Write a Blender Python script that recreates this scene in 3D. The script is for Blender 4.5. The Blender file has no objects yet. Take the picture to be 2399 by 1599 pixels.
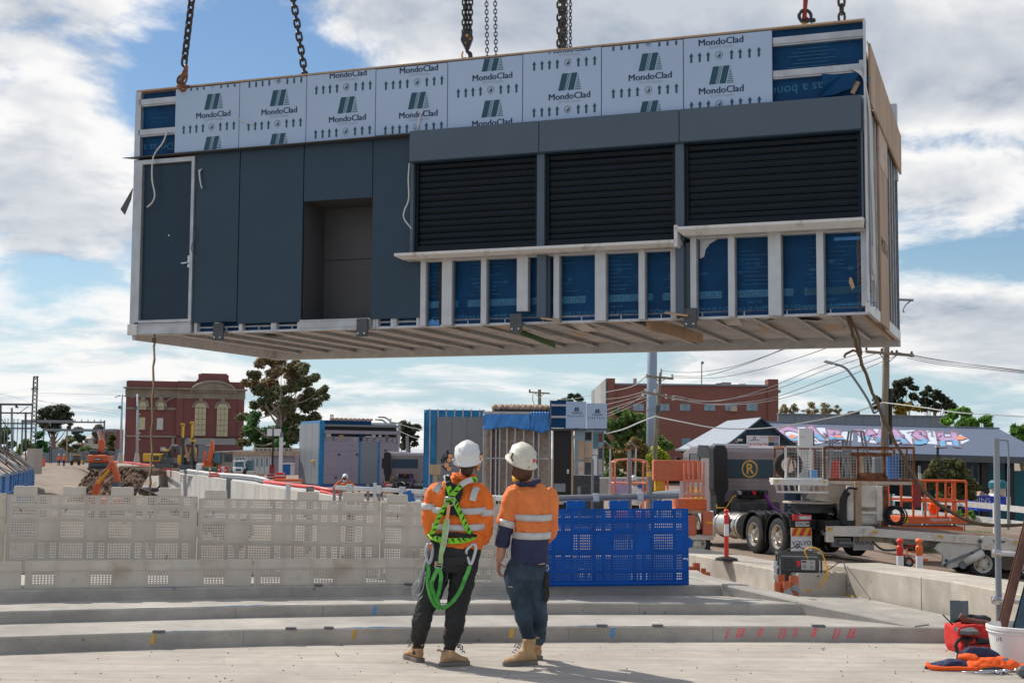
import bpy,bmesh,math,random
from math import sin,cos,pi,radians,sqrt,atan2,hypot
from mathutils import Vector as V,Matrix,noise as mnoise
random.seed(7)
SC=bpy.context.scene
COL=SC.collection
D=bpy.data
# ---------------------------------------------------------------- camera
IW,IH,FP,HZ,ZC=2399.,1599.,3332.,1072.,1.68
PITCH=math.atan((HZ-IH/2)/FP)
ROLL=radians(.6)
FWD=V((0,cos(PITCH),sin(PITCH)))
_u=V((1,0,0)).cross(FWD)
RGT=V((1,0,0))*cos(ROLL)+_u*sin(ROLL)
UPV=_u*cos(ROLL)-V((1,0,0))*sin(ROLL)
CAM=V((0,0,ZC))
def ray(px,py):
    v=FWD*FP+RGT*(px-IW/2)-UPV*(py-IH/2)
    return v/v.y
def at(px,py,d):return CAM+ray(px,py)*d
def gnd(px,py,z=0.):
    r=ray(px,py);return CAM+r*((z-ZC)/r.z)
cd=D.cameras.new('camera');cam=D.objects.new('camera',cd);COL.objects.link(cam)
cd.sensor_width=36;cd.lens=FP/IW*36;cd.clip_end=20000;cd.clip_start=.1
_m=Matrix((RGT,UPV,-FWD)).transposed().to_4x4();_m.translation=CAM
cam.matrix_world=_m
SC.camera=cam
# ---------------------------------------------------------------- light
SUN_EL,SUN_AZ=radians(46),radians(-49)
sd=D.lights.new('sun','SUN');sun=D.objects.new('sun',sd);COL.objects.link(sun)
sd.energy=4.2;sd.angle=radians(.5);sd.color=(1,.94,.84)
sun.rotation_euler=V((-sin(SUN_AZ)*cos(SUN_EL),-cos(SUN_AZ)*cos(SUN_EL),-sin(SUN_EL))).to_track_quat('-Z','Y').to_euler()
SC.view_settings.view_transform='Standard';SC.view_settings.look='None'
SC.view_settings.exposure=0;SC.view_settings.gamma=1;SC.view_settings.use_curve_mapping=False
class NT:
    def __init__(s,tree):s.t=tree;s.n=tree.nodes;s.l=tree.links
    def new(s,typ,**kw):
        n=s.n.new(typ)
        for k,v in kw.items():setattr(n,k,v)
        return n
    def put(s,sock,val):
        if hasattr(val,'links') or hasattr(val,'is_linked'):s.l.new(val,sock)
        else:sock.default_value=val
    def math(s,op,a,b=0.,c=None,clamp=False):
        n=s.new('ShaderNodeMath',operation=op,use_clamp=clamp)
        s.put(n.inputs[0],a);s.put(n.inputs[1],b)
        if c is not None:s.put(n.inputs[2],c)
        return n.outputs[0]
    def mix(s,f,a,b,typ='RGBA',blend='MIX'):
        n=s.new('ShaderNodeMix',data_type=typ)
        if typ=='RGBA':n.blend_type=blend
        i={'RGBA':(6,7,2),'FLOAT':(2,3,0)}[typ]
        s.put(n.inputs[0],f);s.put(n.inputs[i[0]],a);s.put(n.inputs[i[1]],b)
        return n.outputs[i[2]]
    def noise(s,vec,scale,detail=4,rough=.55,dist=0.):
        n=s.new('ShaderNodeTexNoise')
        if vec is not None:s.l.new(vec,n.inputs['Vector'])
        n.inputs['Scale'].default_value=scale;n.inputs['Detail'].default_value=detail
        n.inputs['Roughness'].default_value=rough;n.inputs['Distortion'].default_value=dist
        return n.outputs[0]
    def comb(s,x,y,z=0.):
        n=s.new('ShaderNodeCombineXYZ');s.put(n.inputs[0],x);s.put(n.inputs[1],y);s.put(n.inputs[2],z);return n.outputs[0]
    def smooth(s,x,a,b,lo=0.,hi=1.):
        n=s.new('ShaderNodeMapRange',interpolation_type='SMOOTHSTEP')
        s.put(n.inputs[0],x);n.inputs[1].default_value=a;n.inputs[2].default_value=b
        n.inputs[3].default_value=lo;n.inputs[4].default_value=hi;return n.outputs[0]
def rgb(r,g,b):
    f=lambda c:(c/255/12.92) if c <=10.3 else ((c/255+.055)/1.055)**2.4
    return (f(r),f(g),f(b),1)
def c4(c):return (c[0],c[1],c[2],1)
def make_world():
    w=D.worlds.new('World');SC.world=w;w.use_nodes=True
    T=NT(w.node_tree);T.n.clear()
    sky=T.new('ShaderNodeTexSky',sky_type='NISHITA',sun_disc=False,sun_elevation=SUN_EL,sun_rotation=SUN_AZ)
    sky.altitude=50;sky.air_density=1.0;sky.dust_density=.2;sky.ozone_density=2.0
    co=T.new('ShaderNodeTexCoord').outputs['Generated']
    sp=T.new('ShaderNodeSeparateXYZ');T.l.new(co,sp.inputs[0])
    x,y,z=sp.outputs
    az=T.math('ARCTAN2',x,y)
    el=T.math('ARCSINE',z)
    elc=T.math('MAXIMUM',el,-.02)
    lg=T.math('LOGARITHM',T.math('ADD',elc,.07),math.e)
    def q(dz):return T.comb(T.math('MULTIPLY',az,6.),T.math('ADD',T.math('MULTIPLY',lg,3.4),dz),4.3)
    n0=T.noise(q(0.),1.15,11,.59,.25)
    n1=T.noise(q(.30),1.15,5,.52,.25)
    # the cloud banks that stand in this sky: centre, half widths (radians) and strength
    lobes=[((90,250),(.085,.12),.30),((330,500),(.06,.05),-.05),((600,120),(.10,.045),-.42),((700,150),(.03,.03),.0),((950,70),(.07,.05),.15),
             ((720,60),(.03,.02),.14),((1250,60),(.12,.05),.32),((1800,60),(.20,.07),.34),((2250,250),(.14,.06),.30),
             ((2330,620),(.10,.024),-.42),((2190,335),(.05,.011),-.3),((2300,470),(.08,.03),.22),((2300,740),(.09,.02),.20),
             ((180,850),(.2,.02),.10),((420,170),(.04,.035),-.2),((900,870),(.18,.014),.0),((1250,820),(.10,.010),-.14),((1700,850),(.1,.012),.16),
             ((2250,840),(.12,.02),.16),((2270,930),(.1,.012),-.2),((830,850),(.08,.010),-.10)]
    dens=n0
    for (px,py),(sx,sy),amp in lobes:
        if amp==0:continue
        r=ray(px,py).normalized()
        a0,e0=atan2(r.x,r.y),math.asin(r.z)
        dx=T.math('MULTIPLY',T.math('SUBTRACT',az,a0),1/sx)
        dy=T.math('MULTIPLY',T.math('SUBTRACT',el,e0),1/sy)
        g=T.math('POWER',math.e,T.math('MULTIPLY',T.math('ADD',T.math('MULTIPLY',dx,dx),T.math('MULTIPLY',dy,dy)),-1.))
        dens=T.math('ADD',dens,T.math('MULTIPLY',g,amp*.62))
    mask=T.smooth(dens,.43,.60)
    thick=T.smooth(dens,.52,.82)
    lit=T.math('ADD',T.math('MULTIPLY',T.math('SUBTRACT',n0,n1),3.4),.76,clamp=True)
    k=1/.1
    white=(1.0*k,.985*k,.97*k,1);grey=(.27*k,.345*k,.46*k,1)
    shade=T.math('MULTIPLY',T.math('SUBTRACT',1.3,T.math('MULTIPLY',thick,.85)),lit,clamp=True)
    cl=T.mix(shade,grey,white)
    hs=T.new('ShaderNodeHueSaturation');hs.inputs['Saturation'].default_value=1.12;hs.inputs['Value'].default_value=1.0
    T.l.new(sky.outputs[0],hs.inputs['Color'])
    skyc=T.mix(T.smooth(el,-.02,.17,.92,0.),hs.outputs[0],(.44*k,.64*k,.78*k,1))
    colr=T.mix(T.math('MULTIPLY',mask,.96),skyc,cl)
    bg=T.new('ShaderNodeBackground');T.l.new(colr,bg.inputs[0]);bg.inputs[1].default_value=.1
    out=T.new('ShaderNodeOutputWorld');T.l.new(bg.outputs[0],out.inputs[0])
make_world()
# ---------------------------------------------------------------- materials
def mat(name,col,rough=.6,metal=0.,var=.12,vs=6.,bump=0.,bs=60.,grime=None,gs=2.2,spec=.5,stretch=None,coat=0.,rand=0.):
    m=D.materials.new(name);m.use_nodes=True
    T=NT(m.node_tree);b=T.n['Principled BSDF']
    b.inputs['Roughness'].default_value=rough;b.inputs['Metallic'].default_value=metal
    b.inputs['Specular IOR Level'].default_value=spec
    if coat:b.inputs['Coat Weight'].default_value=coat;b.inputs['Coat Roughness'].default_value=.08
    co=T.new('ShaderNodeTexCoord').outputs['Object']
    if stretch:
        mp=T.new('ShaderNodeMapping');mp.inputs['Scale'].default_value=stretch;T.l.new(co,mp.inputs[0]);co=mp.outputs[0]
    c=c4(col)
    if var:
        n=T.noise(co,vs,5,.6)
        f=T.smooth(n,.3,.7,1-var,1+var)
        c=T.mix(1.,c,T.comb(f,f,f),blend='MULTIPLY')
    if rand:
        g=T.new('ShaderNodeNewGeometry').outputs['Random Per Island']
        f=T.smooth(g,0,1,1-rand,1+rand);c=T.mix(1.,c,T.comb(f,f,f),blend='MULTIPLY')
    if grime:
        gn=T.noise(co,gs,7,.65)
        c=T.mix(T.smooth(gn,.52,.72),c,c4(grime))
        T.put(b.inputs['Roughness'],T.smooth(gn,.4,.75,rough,min(1,rough+.25)))
    T.put(b.inputs['Base Color'],c)
    if bump:
        bn=T.new('ShaderNodeBump');bn.inputs['Strength'].default_value=bump;bn.inputs['Distance'].default_value=.02
        T.l.new(T.noise(co,bs,4,.6),bn.inputs['Height']);T.l.new(bn.outputs[0],b.inputs['Normal'])
    return m
def rib_mat(name,col,axis,pitch,depth=.6,rough=.45,metal=.2,var=.08):
    m=mat(name,col,rough,metal,var)
    T=NT(m.node_tree);b=T.n['Principled BSDF']
    co=T.new('ShaderNodeTexCoord').outputs['Object']
    w=T.new('ShaderNodeTexWave',wave_type='BANDS',bands_direction=axis);T.l.new(co,w.inputs[0]);w.inputs['Scale'].default_value=1/pitch*pi/10
    bn=T.new('ShaderNodeBump');bn.inputs['Strength'].default_value=depth;bn.inputs['Distance'].default_value=.03
    T.l.new(w.outputs[1],bn.inputs['Height']);T.l.new(bn.outputs[0],b.inputs['Normal'])
    return m
def concrete_mat(name,col,streak=(1,1,1),spots=.5,stain=(.30,.25,.19),vs=1.3):
    m=mat(name,col,.85,0,.10,vs)
    T=NT(m.node_tree);b=T.n['Principled BSDF']
    base=b.inputs['Base Color'].links[0].from_socket
    co=T.new('ShaderNodeTexCoord').outputs['Object']
    mp=T.new('ShaderNodeMapping');mp.inputs['Scale'].default_value=streak;T.l.new(co,mp.inputs[0])
    st=T.noise(mp.outputs[0],3.,8,.65)
    f=T.math('MULTIPLY',T.smooth(st,.25,.75,.82,1.12),T.smooth(T.noise(co,.42,6,.62),.3,.72,.88,1.08))
    f=T.math('MULTIPLY',f,T.smooth(T.noise(co,5.5,8,.7),.28,.7,.90,1.06))
    c=T.mix(1.,base,T.comb(f,f,f),blend='MULTIPLY')
    c=T.mix(T.math('MULTIPLY',T.smooth(T.noise(co,1.1,5,.6),.58,.78),.35),c,c4(stain))
    vo=T.new('ShaderNodeTexVoronoi');vo.inputs['Scale'].default_value=7.;T.l.new(co,vo.inputs['Vector'])
    sp=T.math('MULTIPLY',T.smooth(vo.outputs['Distance'],.07,.17,1.,0.),T.math('GREATER_THAN',T.noise(co,4.7,2),.555))
    c=T.mix(T.math('MULTIPLY',sp,spots),c,(.10,.085,.07,1))
    T.put(b.inputs['Base Color'],c)
    bn=T.new('ShaderNodeBump');bn.inputs['Strength'].default_value=.35;bn.inputs['Distance'].default_value=.012
    T.l.new(T.math('ADD',st,T.math('MULTIPLY',T.noise(co,45,4),.4)),bn.inputs['Height']);T.l.new(bn.outputs[0],b.inputs['Normal'])
    return m
_MC={}
def M(name):
    if name in _MC:return _MC[name]
    P=PAL[name];_MC[name]=mat(name,*P[:1],**P[1]) if isinstance(P[1],dict) else None
    return _MC[name]
PAL={
 'galv':((.50,.52,.54),dict(rough=.42,metal=.55,var=.14,vs=3)),'steel_dark':((.10,.105,.11),dict(rough=.5,metal=.5)),
 'steel_grey':((.22,.23,.24),dict(rough=.5,metal=.35)),'steel_bolt':((.55,.55,.56),dict(rough=.3,metal=.9)),
 'stud_white':((.60,.64,.67),dict(rough=.45,var=.06)),'white_paint':((.75,.75,.73),dict(rough=.4,var=.05,grime=(.42,.37,.30),gs=3)),
 'clad_dark':((.033,.066,.100),dict(rough=.38,var=.05,vs=1.2,spec=0.3)),'clad_grey':((.090,.128,.168),dict(rough=.4,var=.04,vs=1.2,spec=0.35)),
 'recess_grey':((.085,.085,.09),dict(rough=.5,var=.08,vs=1.6)),
 'film_white':((.44,.57,.76),dict(rough=.3,var=.03,vs=1,spec=0.3)),'print_teal':((.006,.075,.11),dict(rough=.4,var=0)),'print_navy':((.02,.055,.13),dict(rough=.4,var=0)),
 'print_grey':((.32,.36,.42),dict(rough=.4,var=0)),
 'membrane':((.0006,.05,.145),dict(rough=0.5,var=.22,vs=2.4,bump=.55,bs=3.0,spec=0.2)),'membrane_print':((.02,.17,.32),dict(rough=.4,var=.2,vs=9)),
 'membrane_letter':((.008,.075,.15),dict(rough=.4,var=0)),
 'shutter':((.002,.009,.016),dict(rough=.36,metal=0.0,var=.1,spec=0.25)),'door_dark':((.018,.045,.075),dict(rough=.4,var=.06,vs=2,spec=0.3)),
 'ply':((.50,.355,.235),dict(rough=.75,var=.16,vs=3,stretch=(1,1,.25))),'ply_pale':((.62,.50,.40),dict(rough=.75,var=.12,vs=4,grime=(.40,.26,.17),gs=5)),
 'floor_sheet':((.60,.62,.65),dict(rough=.8,var=.12,vs=2,grime=(.45,.42,.40),gs=1.5)),'joist':((.60,.63,.66),dict(rough=.55,metal=.2,var=.1)),
 'black':((.012,.012,.013),dict(rough=.5)),'rubber':((.022,.022,.023),dict(rough=.75,var=.3,grime=(.10,.085,.07),gs=7)),'black_gloss':((.012,.013,.016),dict(rough=.18)),
 'cable_white':((.70,.69,.66),dict(rough=.5,var=.05)),'rust':((.17,.062,.028),dict(rough=.85,var=.45,vs=9,grime=(.35,.16,.07),gs=5)),
 'chain':((.075,.068,.06),dict(rough=.45,metal=.7,var=.3,vs=20)),'chain_rust':((.24,.11,.055),dict(rough=.7,metal=.3,var=.4,vs=20)),
 'hook_dark':((.045,.05,.055),dict(rough=.4,metal=.5,var=.3,vs=12)),'hook_yellow':((.55,.27,.03),dict(rough=.5,var=.3,vs=10)),
 'rope':((.16,.105,.055),dict(rough=.9,var=.3,vs=30)),'green_board':((.16,.30,.14),dict(rough=.7)),
 'screen_grey':((.60,.545,.465),dict(rough=.62,var=.07,vs=2.5,grime=(.47,.40,.31),gs=1.8,bump=.1,bs=30)),'screen_blue':((.001,.085,.40),dict(rough=.42,var=.10,vs=3,grime=(.01,.07,.30),gs=2,spec=0.2)),
 'tube_galv':((.58,.59,.60),dict(rough=.38,metal=.5,var=.12)),'timber':((.42,.30,.19),dict(rough=.8,var=.2,vs=5,stretch=(1,1,.2))),
 'pole_timber':((.27,.23,.175),dict(rough=.9,var=.25,vs=4,stretch=(3,3,.3))),
 'orange_fab':((.86,.185,.022),dict(rough=.8,var=.10,vs=9)),'orange_faded':((.83,.235,.065),dict(rough=.85,var=.08,vs=8)),'navy_fab':((.028,.034,.085),dict(rough=.85,var=.2,vs=8)),
 'tape':((.56,.56,.55),dict(rough=.35,var=.12,vs=14)),'jean':((.034,.058,.085),dict(rough=.9,var=.5,vs=5)),'pant_black':((.022,.023,.024),dict(rough=.85,var=.3,vs=6)),
 'skin':((.56,.29,.20),dict(rough=.55,var=.10,vs=20)),'hair_brown':((.10,.045,.022),dict(rough=.7,var=.4,vs=30,stretch=(3,3,.6))),'hair_dark':((.045,.03,.022),dict(rough=.7,var=.4,vs=30)),
 'boot':((.47,.29,.145),dict(rough=.8,var=.16,vs=14,grime=(.34,.24,.15),gs=9)),'sole':((.16,.14,.125),dict(rough=.85,var=.2)),'sock':((.02,.02,.021),dict(rough=.9)),
 'helmet_white':((.76,.76,.75),dict(rough=.28,var=.03)),'helmet_dirty':((.70,.66,.55),dict(rough=.4,var=.08,vs=12,grime=(.45,.39,.29),gs=12)),
 'harness_green':((.22,.62,.02),dict(rough=.7,var=.15,vs=14)),'harness_black':((.016,.017,.017),dict(rough=.8)),'lanyard':((.10,.42,.09),dict(rough=.8,var=.2,vs=25)),
 'webbing_pale':((.33,.50,.22),dict(rough=.85,var=.15,vs=18)),'copper':((.72,.33,.16),dict(rough=.5,var=.1)),'yellow':((.80,.42,.015),dict(rough=.5)),'pink':((.75,.03,.10),dict(rough=.6)),
 'machine_orange':((.72,.13,.03),dict(rough=.42,var=.10,vs=3,grime=(.42,.11,.05),gs=3)),'machine_orange_faded':((.62,.17,.085),dict(rough=.6,var=.12,vs=4,grime=(.42,.14,.08),gs=4)),
 'rail_pink':((.72,.27,.17),dict(rough=.55,var=.12)),'machine_yellow':((.72,.43,.02),dict(rough=.45,var=.1)),'machine_grey':((.10,.11,.115),dict(rough=.6)),
 'red_plastic':((.70,.045,.03),dict(rough=.45,var=.08)),'orange_plastic':((.80,.16,.035),dict(rough=.45,var=.08)),'white_plastic':((.76,.75,.76),dict(rough=.4,var=.04)),'red_dark':((.30,.02,.02),dict(rough=.4)),
 'glass':((.03,.045,.055),dict(rough=.06,var=0,spec=.8)),'glass_teal':((.02,.14,.19),dict(rough=.08,var=.05,spec=.8)),'glass_pale':((.17,.28,.34),dict(rough=.08,var=.2,vs=.9,spec=.8)),
 'truck_mauve':((.25,.205,.215),dict(rough=.35,metal=.1,var=.05,coat=.5)),'truck_teal':((.010,.045,.075),dict(rough=.2)),'truck_gold':((.72,.42,.06),dict(rough=.4)),'alloy':((.66,.62,.55),dict(rough=.28,metal=.9,var=.1)),
 'tank_alloy':((.62,.60,.57),dict(rough=.33,metal=.85,var=.08)),'trailer_white':((.70,.665,.60),dict(rough=.6,var=.08,vs=3,grime=(.48,.34,.22),gs=2.6)),'deck_timber':((.20,.13,.085),dict(rough=.9,var=.3,stretch=(.3,3,1))),
 'purple':((.16,.03,.17),dict(rough=.5)),'plate_white':((.62,.62,.60),dict(rough=.5)),
 'stone':((.30,.26,.20),dict(rough=.85,var=.18,vs=.6)),'cream':((.58,.53,.33),dict(rough=.6,var=.06)),'grey_render':((.36,.36,.36),dict(rough=.8,var=.05,vs=.3)),'grey_render_dark':((.27,.275,.285),dict(rough=.8,var=.05)),
 'sky_grey':((.24,.27,.30),dict(rough=.5,metal=.2,var=.06)),'monopole':((.30,.36,.42),dict(rough=.5,metal=.3,var=.08,vs=.8)),'navy_wall':((.014,.04,.075),dict(rough=.5,var=.05)),
 'teal_wall':((.012,.165,.20),dict(rough=.6,var=.08)),'mesh_wire':((.40,.38,.35),dict(rough=.5,metal=.3)),'beige_block':((.50,.44,.37),dict(rough=.85)),
 'tarp':((.055,.27,.68),dict(rough=.35,var=.14,vs=2.5,bump=.5,bs=3.5)),'tarp_deep':((.006,.19,.42),dict(rough=.33,var=.25,vs=2.2,bump=.8,bs=4)),'purple_board':((.335,.285,.345),dict(rough=.7,var=.05)),'module_grey':((.23,.25,.275),dict(rough=.4,var=.03)),
 'insulation':((.50,.36,.27),dict(rough=.95,var=.3,vs=4)),'container_blue':((.01,.11,.36),dict(rough=.5)),'pipe_orange':((.52,.135,.055),dict(rough=.6,var=.14,grime=(.36,.15,.09),gs=6)),'pvc':((.62,.60,.57),dict(rough=.5)),
 'gen_dark':((.055,.06,.062),dict(rough=.5,var=.15,grime=(.12,.11,.10),gs=6)),'gen_panel':((.46,.45,.42),dict(rough=.5)),'tape_grey':((.27,.29,.31),dict(rough=.5)),'green_tape':((.01,.20,.07),dict(rough=.5)),
 'angle_grey':((.12,.16,.19),dict(rough=.5,metal=.3)),'beam_brown':((.16,.068,.045),dict(rough=.6,var=.2)),'beam_blue':((.02,.055,.085),dict(rough=.5,var=.2)),'bucket_white':((.78,.77,.76),dict(rough=.42,var=.03)),
 'bag_red':((.62,.025,.022),dict(rough=.8,var=.12,vs=9)),'bag_grey':((.14,.14,.145),dict(rough=.85)),'hi_orange':((.93,.115,.012),dict(rough=.8,var=.08)),'chrome':((.6,.6,.62),dict(rough=.22,metal=1.)),
 'dirt_pile':((.135,.080,.050),dict(rough=.95,var=.5,vs=1.2,bump=1.,bs=2.5)),'formwork_blue':((.12,.29,.58),dict(rough=.55,var=.15,grime=(.10,.15,.22),gs=2)),'wire':((.42,.42,.41),dict(rough=.6)),'wire_dark':((.10,.10,.11),dict(rough=.6)),
 'bark':((.20,.15,.11),dict(rough=.95,var=.3)),'bark_pale':((.36,.31,.26),dict(rough=.9,var=.3)),'roof_tile':((.23,.10,.07),dict(rough=.8)),'roof_grey':((.17,.17,.175),dict(rough=.7)),'wall_cream':((.48,.45,.39),dict(rough=.8)),
 'spray_pink':((.80,.16,.18),dict(rough=.8,var=.1)),'spray_blue':((.10,.32,.62),dict(rough=.8)),'spray_yellow':((.62,.38,.06),dict(rough=.8)),'shim':((.10,.10,.13),dict(rough=.5)),
 'sign_red':((.65,.03,.04),dict(rough=.5)),'sign_white':((.78,.78,.80),dict(rough=.4,var=0)),'sign_lilac':((.42,.33,.55),dict(rough=.5)),'graf_white':((.62,.68,.80),dict(rough=.6,var=.05)),'graf_blue':((.13,.38,.62),dict(rough=.6,var=.1)),
 'graf_pink':((.46,.28,.50),dict(rough=.6,var=.12)),'graf_orange':((.75,.27,.16),dict(rough=.6)),'graf_line':((.22,.13,.18),dict(rough=.6)),'wallet_black':((.03,.025,.02),dict(rough=.7,var=.4)),'cable_grey':((.40,.43,.46),dict(rough=.5)),
 'bin_blue':((.012,.06,.62),dict(rough=.45)),'carton':((.45,.31,.19),dict(rough=.8)),'lens_red':((.55,.02,.03),dict(rough=.2,coat=.5)),'spray_white':((.82,.82,.84),dict(rough=.7)),
}
# ---------------------------------------------------------------- meshes
class MB:
    def __init__(s):s.v=[];s.f=[];s.mi=[];s.m=0
    def add(s,vs,fs,X=None):
        n=len(s.v)
        s.v+=[tuple(X @ V(p)) for p in vs] if X is not None else [tuple(p) for p in vs]
        s.f+=[tuple(n+i for i in f) for f in fs];s.mi+=[s.m]*len(fs);return s
    def bx(s,x0,x1,y0,y1,z0,z1,X=None):
        return s.add([(x0,y0,z0),(x1,y0,z0),(x1,y1,z0),(x0,y1,z0),(x0,y0,z1),(x1,y0,z1),(x1,y1,z1),(x0,y1,z1)],
                     [(0,3,2,1),(4,5,6,7),(0,1,5,4),(1,2,6,5),(2,3,7,6),(3,0,4,7)],X)
    def box(s,c,d,X=None):return s.bx(c[0]-d[0]/2,c[0]+d[0]/2,c[1]-d[1]/2,c[1]+d[1]/2,c[2]-d[2]/2,c[2]+d[2]/2,X)
    def bar(s,a,b,w,h=None,up=(0,0,1)):
        a,b=V(a),V(b);h=h or w;t=(b-a).normalized();u=V(up)
        if abs(t.dot(u)) > .98:u=V((0,1,0))
        r=t.cross(u).normalized();u=r.cross(t)
        vs=[p+r*(i*w/2)+u*(j*h/2) for p in (a,b) for i,j in ((-1,-1),(1,-1),(1,1),(-1,1))]
        return s.add(vs,[(3,2,1,0),(4,5,6,7),(0,1,5,4),(1,2,6,5),(2,3,7,6),(3,0,4,7)])
    def quad(s,a,b,c,d):return s.add([a,b,c,d],[(0,1,2,3)])
    def poly(s,pts):return s.add(pts,[tuple(range(len(pts)))])
    def loft(s,rings,cap=True):
        n=len(rings[0]);base=len(s.v)
        for r in rings:s.v+=[tuple(p) for p in r]
        fs=[]
        for i in range(len(rings)-1):
            for j in range(n):
                k=(j+1) % n;fs.append((base+i*n+j,base+i*n+k,base+(i+1)*n+k,base+(i+1)*n+j))
        if cap:fs.append(tuple(base+j for j in reversed(range(n))));fs.append(tuple(base+(len(rings)-1)*n+j for j in range(n)))
        s.f+=fs;s.mi+=[s.m]*len(fs);return s
    def tube(s,pts,r,n=8,cap=True,flat=None,ref=None):
        pts=[V(p) for p in pts];R=list(r)+[r[-1]]*len(pts) if isinstance(r,(list,tuple)) else [r]*len(pts)
        rings=[];prev=None
        for i,p in enumerate(pts):
            t=(pts[min(i+1,len(pts)-1)]-pts[max(i-1,0)])
            t=t.normalized() if t.length > 1e-9 else V((0,0,1))
            if ref is not None:a=t.cross(V(ref));a=a.normalized() if a.length > 1e-6 else V((1,0,0))
            elif prev is None:a=t.orthogonal().normalized()
            else:a=(prev-t*prev.dot(t));a=a.normalized() if a.length > 1e-6 else t.orthogonal().normalized()
            prev=a;b=t.cross(a)
            fl=R[i] if flat is None else (flat[i] if isinstance(flat,(list,tuple)) else flat)
            rings.append([p+a*(R[i]*cos(2*pi*k/n))+b*(fl*sin(2*pi*k/n)) for k in range(n)])
        return s.loft(rings,cap)
    def cyl(s,a,b,r,n=12,r2=None):return s.tube([a,b],[r,r if r2 is None else r2],n)
    def lathe(s,prof,n=20,X=None,cap=True):
        m=MB();m.loft([[V((r*cos(2*pi*k/n),r*sin(2*pi*k/n),z)) for k in range(n)] for r,z in prof],cap)
        return s.add(m.v,m.f,X)
    def prism(s,poly,t0,t1,X=None):
        n=len(poly)
        vs=[(x,t0,z) for x,z in poly]+[(x,t1,z) for x,z in poly]
        fs=[tuple(range(n)),tuple(reversed(range(n,2*n)))]+[((i+1) % n,i,n+i,n+(i+1) % n) for i in range(n)]
        return s.add(vs,fs,X)
    def ball(s,c,r,n=12,X=None):
        r=(r,r,r) if isinstance(r,(int,float)) else r;c=V(c)
        h=max(4,n//2)
        m=MB();m.loft([[V((c.x+r[0]*sin(a)*cos(2*pi*k/n),c.y+r[1]*sin(a)*sin(2*pi*k/n),c.z-r[2]*cos(a))) for k in range(n)]
                          for a in [max(.02,min(pi-.02,pi*i/h)) for i in range(h+1)]])
        return s.add(m.v,m.f,X)
    def ring(s,c,r,t,n=14,X=None,k=6,flat=None):
        c=V(c);m=MB();rings=[]
        for i in range(n):
            a=2*pi*i/n;e=V((cos(a),0,sin(a)))
            rings.append([c+e*(r+t*cos(2*pi*j/k))+V((0,(flat or t)*sin(2*pi*j/k),0)) for j in range(k)])
        rings.append(rings[0]);m.loft(rings,False);return s.add(m.v,m.f,X)
    def join(s,o,X=None):
        sv=s.m;n=len(s.v)
        s.v+=[tuple(X @ V(p)) for p in o.v] if X is not None else o.v
        s.f+=[tuple(n+i for i in f) for f in o.f];s.mi+=o.mi;s.m=sv;return s
    def text(s,txt,size,X,bold=0.):
        vs,fs=text_geo(txt,bold);S=X @ Matrix.Scale(size,4);return s.add(vs,fs,S)
_TX={}
def text_geo(txt,bold=0.):
    if (txt,bold) not in _TX:
        cu=D.curves.new('tmp','FONT');cu.body=txt;cu.align_x='CENTER';cu.align_y='CENTER';cu.resolution_u=2;cu.offset=bold
        ob=D.objects.new('tmp',cu);me=D.meshes.new_from_object(ob)
        _TX[(txt,bold)]=([(v.co.x,0,v.co.y) for v in me.vertices],[tuple(p.vertices) for p in me.polygons])
        D.objects.remove(ob);D.meshes.remove(me);D.curves.remove(cu)
    return _TX[(txt,bold)]
def T3(x,y,z):return Matrix.Translation((x,y,z))
def RX(a):return Matrix.Rotation(a,4,'X')
def RY(a):return Matrix.Rotation(a,4,'Y')
def RZ(a):return Matrix.Rotation(a,4,'Z')
def mesh(name,mb,mats,smooth=False):
    me=D.meshes.new(name);me.from_pydata(mb.v,[],mb.f)
    for m in (mats if isinstance(mats,(list,tuple)) else [mats]):me.materials.append(M(m) if isinstance(m,str) else m)
    if len(me.materials) > 1:me.polygons.foreach_set('material_index',mb.mi)
    if smooth:me.polygons.foreach_set('use_smooth',[True]*len(me.polygons))
    me.update();return me
def part(name,mb,mats,parent=None,loc=None,smooth=False,bevel=0.,label=None,rot=None,sharp=None):
    me=mb if isinstance(mb,bpy.types.Mesh) else mesh(name,mb,mats,smooth)
    o=D.objects.new(name,me);COL.objects.link(o)
    if parent is not None:o.parent=parent
    if loc is not None:o.location=loc
    if rot is not None:o.rotation_euler=rot
    if label:o['label']=label
    if smooth and sharp:
        m=o.modifiers.new('split','EDGE_SPLIT');m.split_angle=radians(sharp)
    if bevel:
        m=o.modifiers.new('bevel','BEVEL');m.width=bevel;m.segments=2;m.limit_method='ANGLE';m.angle_limit=radians(40)
    return o
def thing(name,label,cat,loc=(0,0,0),rz=0.,group=None,kind=None):
    o=D.objects.new(name,None);COL.objects.link(o);o.location=loc;o.rotation_euler=(0,0,rz)
    o.empty_display_size=.1
    return tag(o,label,cat,group,kind)
def tag(o,label=None,cat=None,group=None,kind=None):
    if label:o['label']=label
    if cat:o['category']=cat
    if group:o['group']=group
    if kind:o['kind']=kind
    return o
def solo(name,mb,mats,label,cat,loc=None,group=None,**kw):
    return tag(part(name,mb,mats,None,loc,**kw),label,cat,group)
def structure(name,mb,mats,loc=None,**kw):return tag(part(name,mb,mats,None,loc,**kw),kind='structure')
def dup(root,loc,rz=0.,label=None,group=None):
    r=root.copy();COL.objects.link(r);r.location=loc;r.rotation_euler=(0,0,rz)
    if label:r['label']=label
    if group:r['group']=group
    for ch in list(root.children):
        c=ch.copy();COL.objects.link(c);c.parent=r
        for g in ch.children:
            e=g.copy();COL.objects.link(e);e.parent=c
    return r
def lerp(a,b,t):return a+(b-a)*t
def sstep(a,b,x):t=max(0,min(1,(x-a)/(b-a)));return t*t*(3-2*t)
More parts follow.
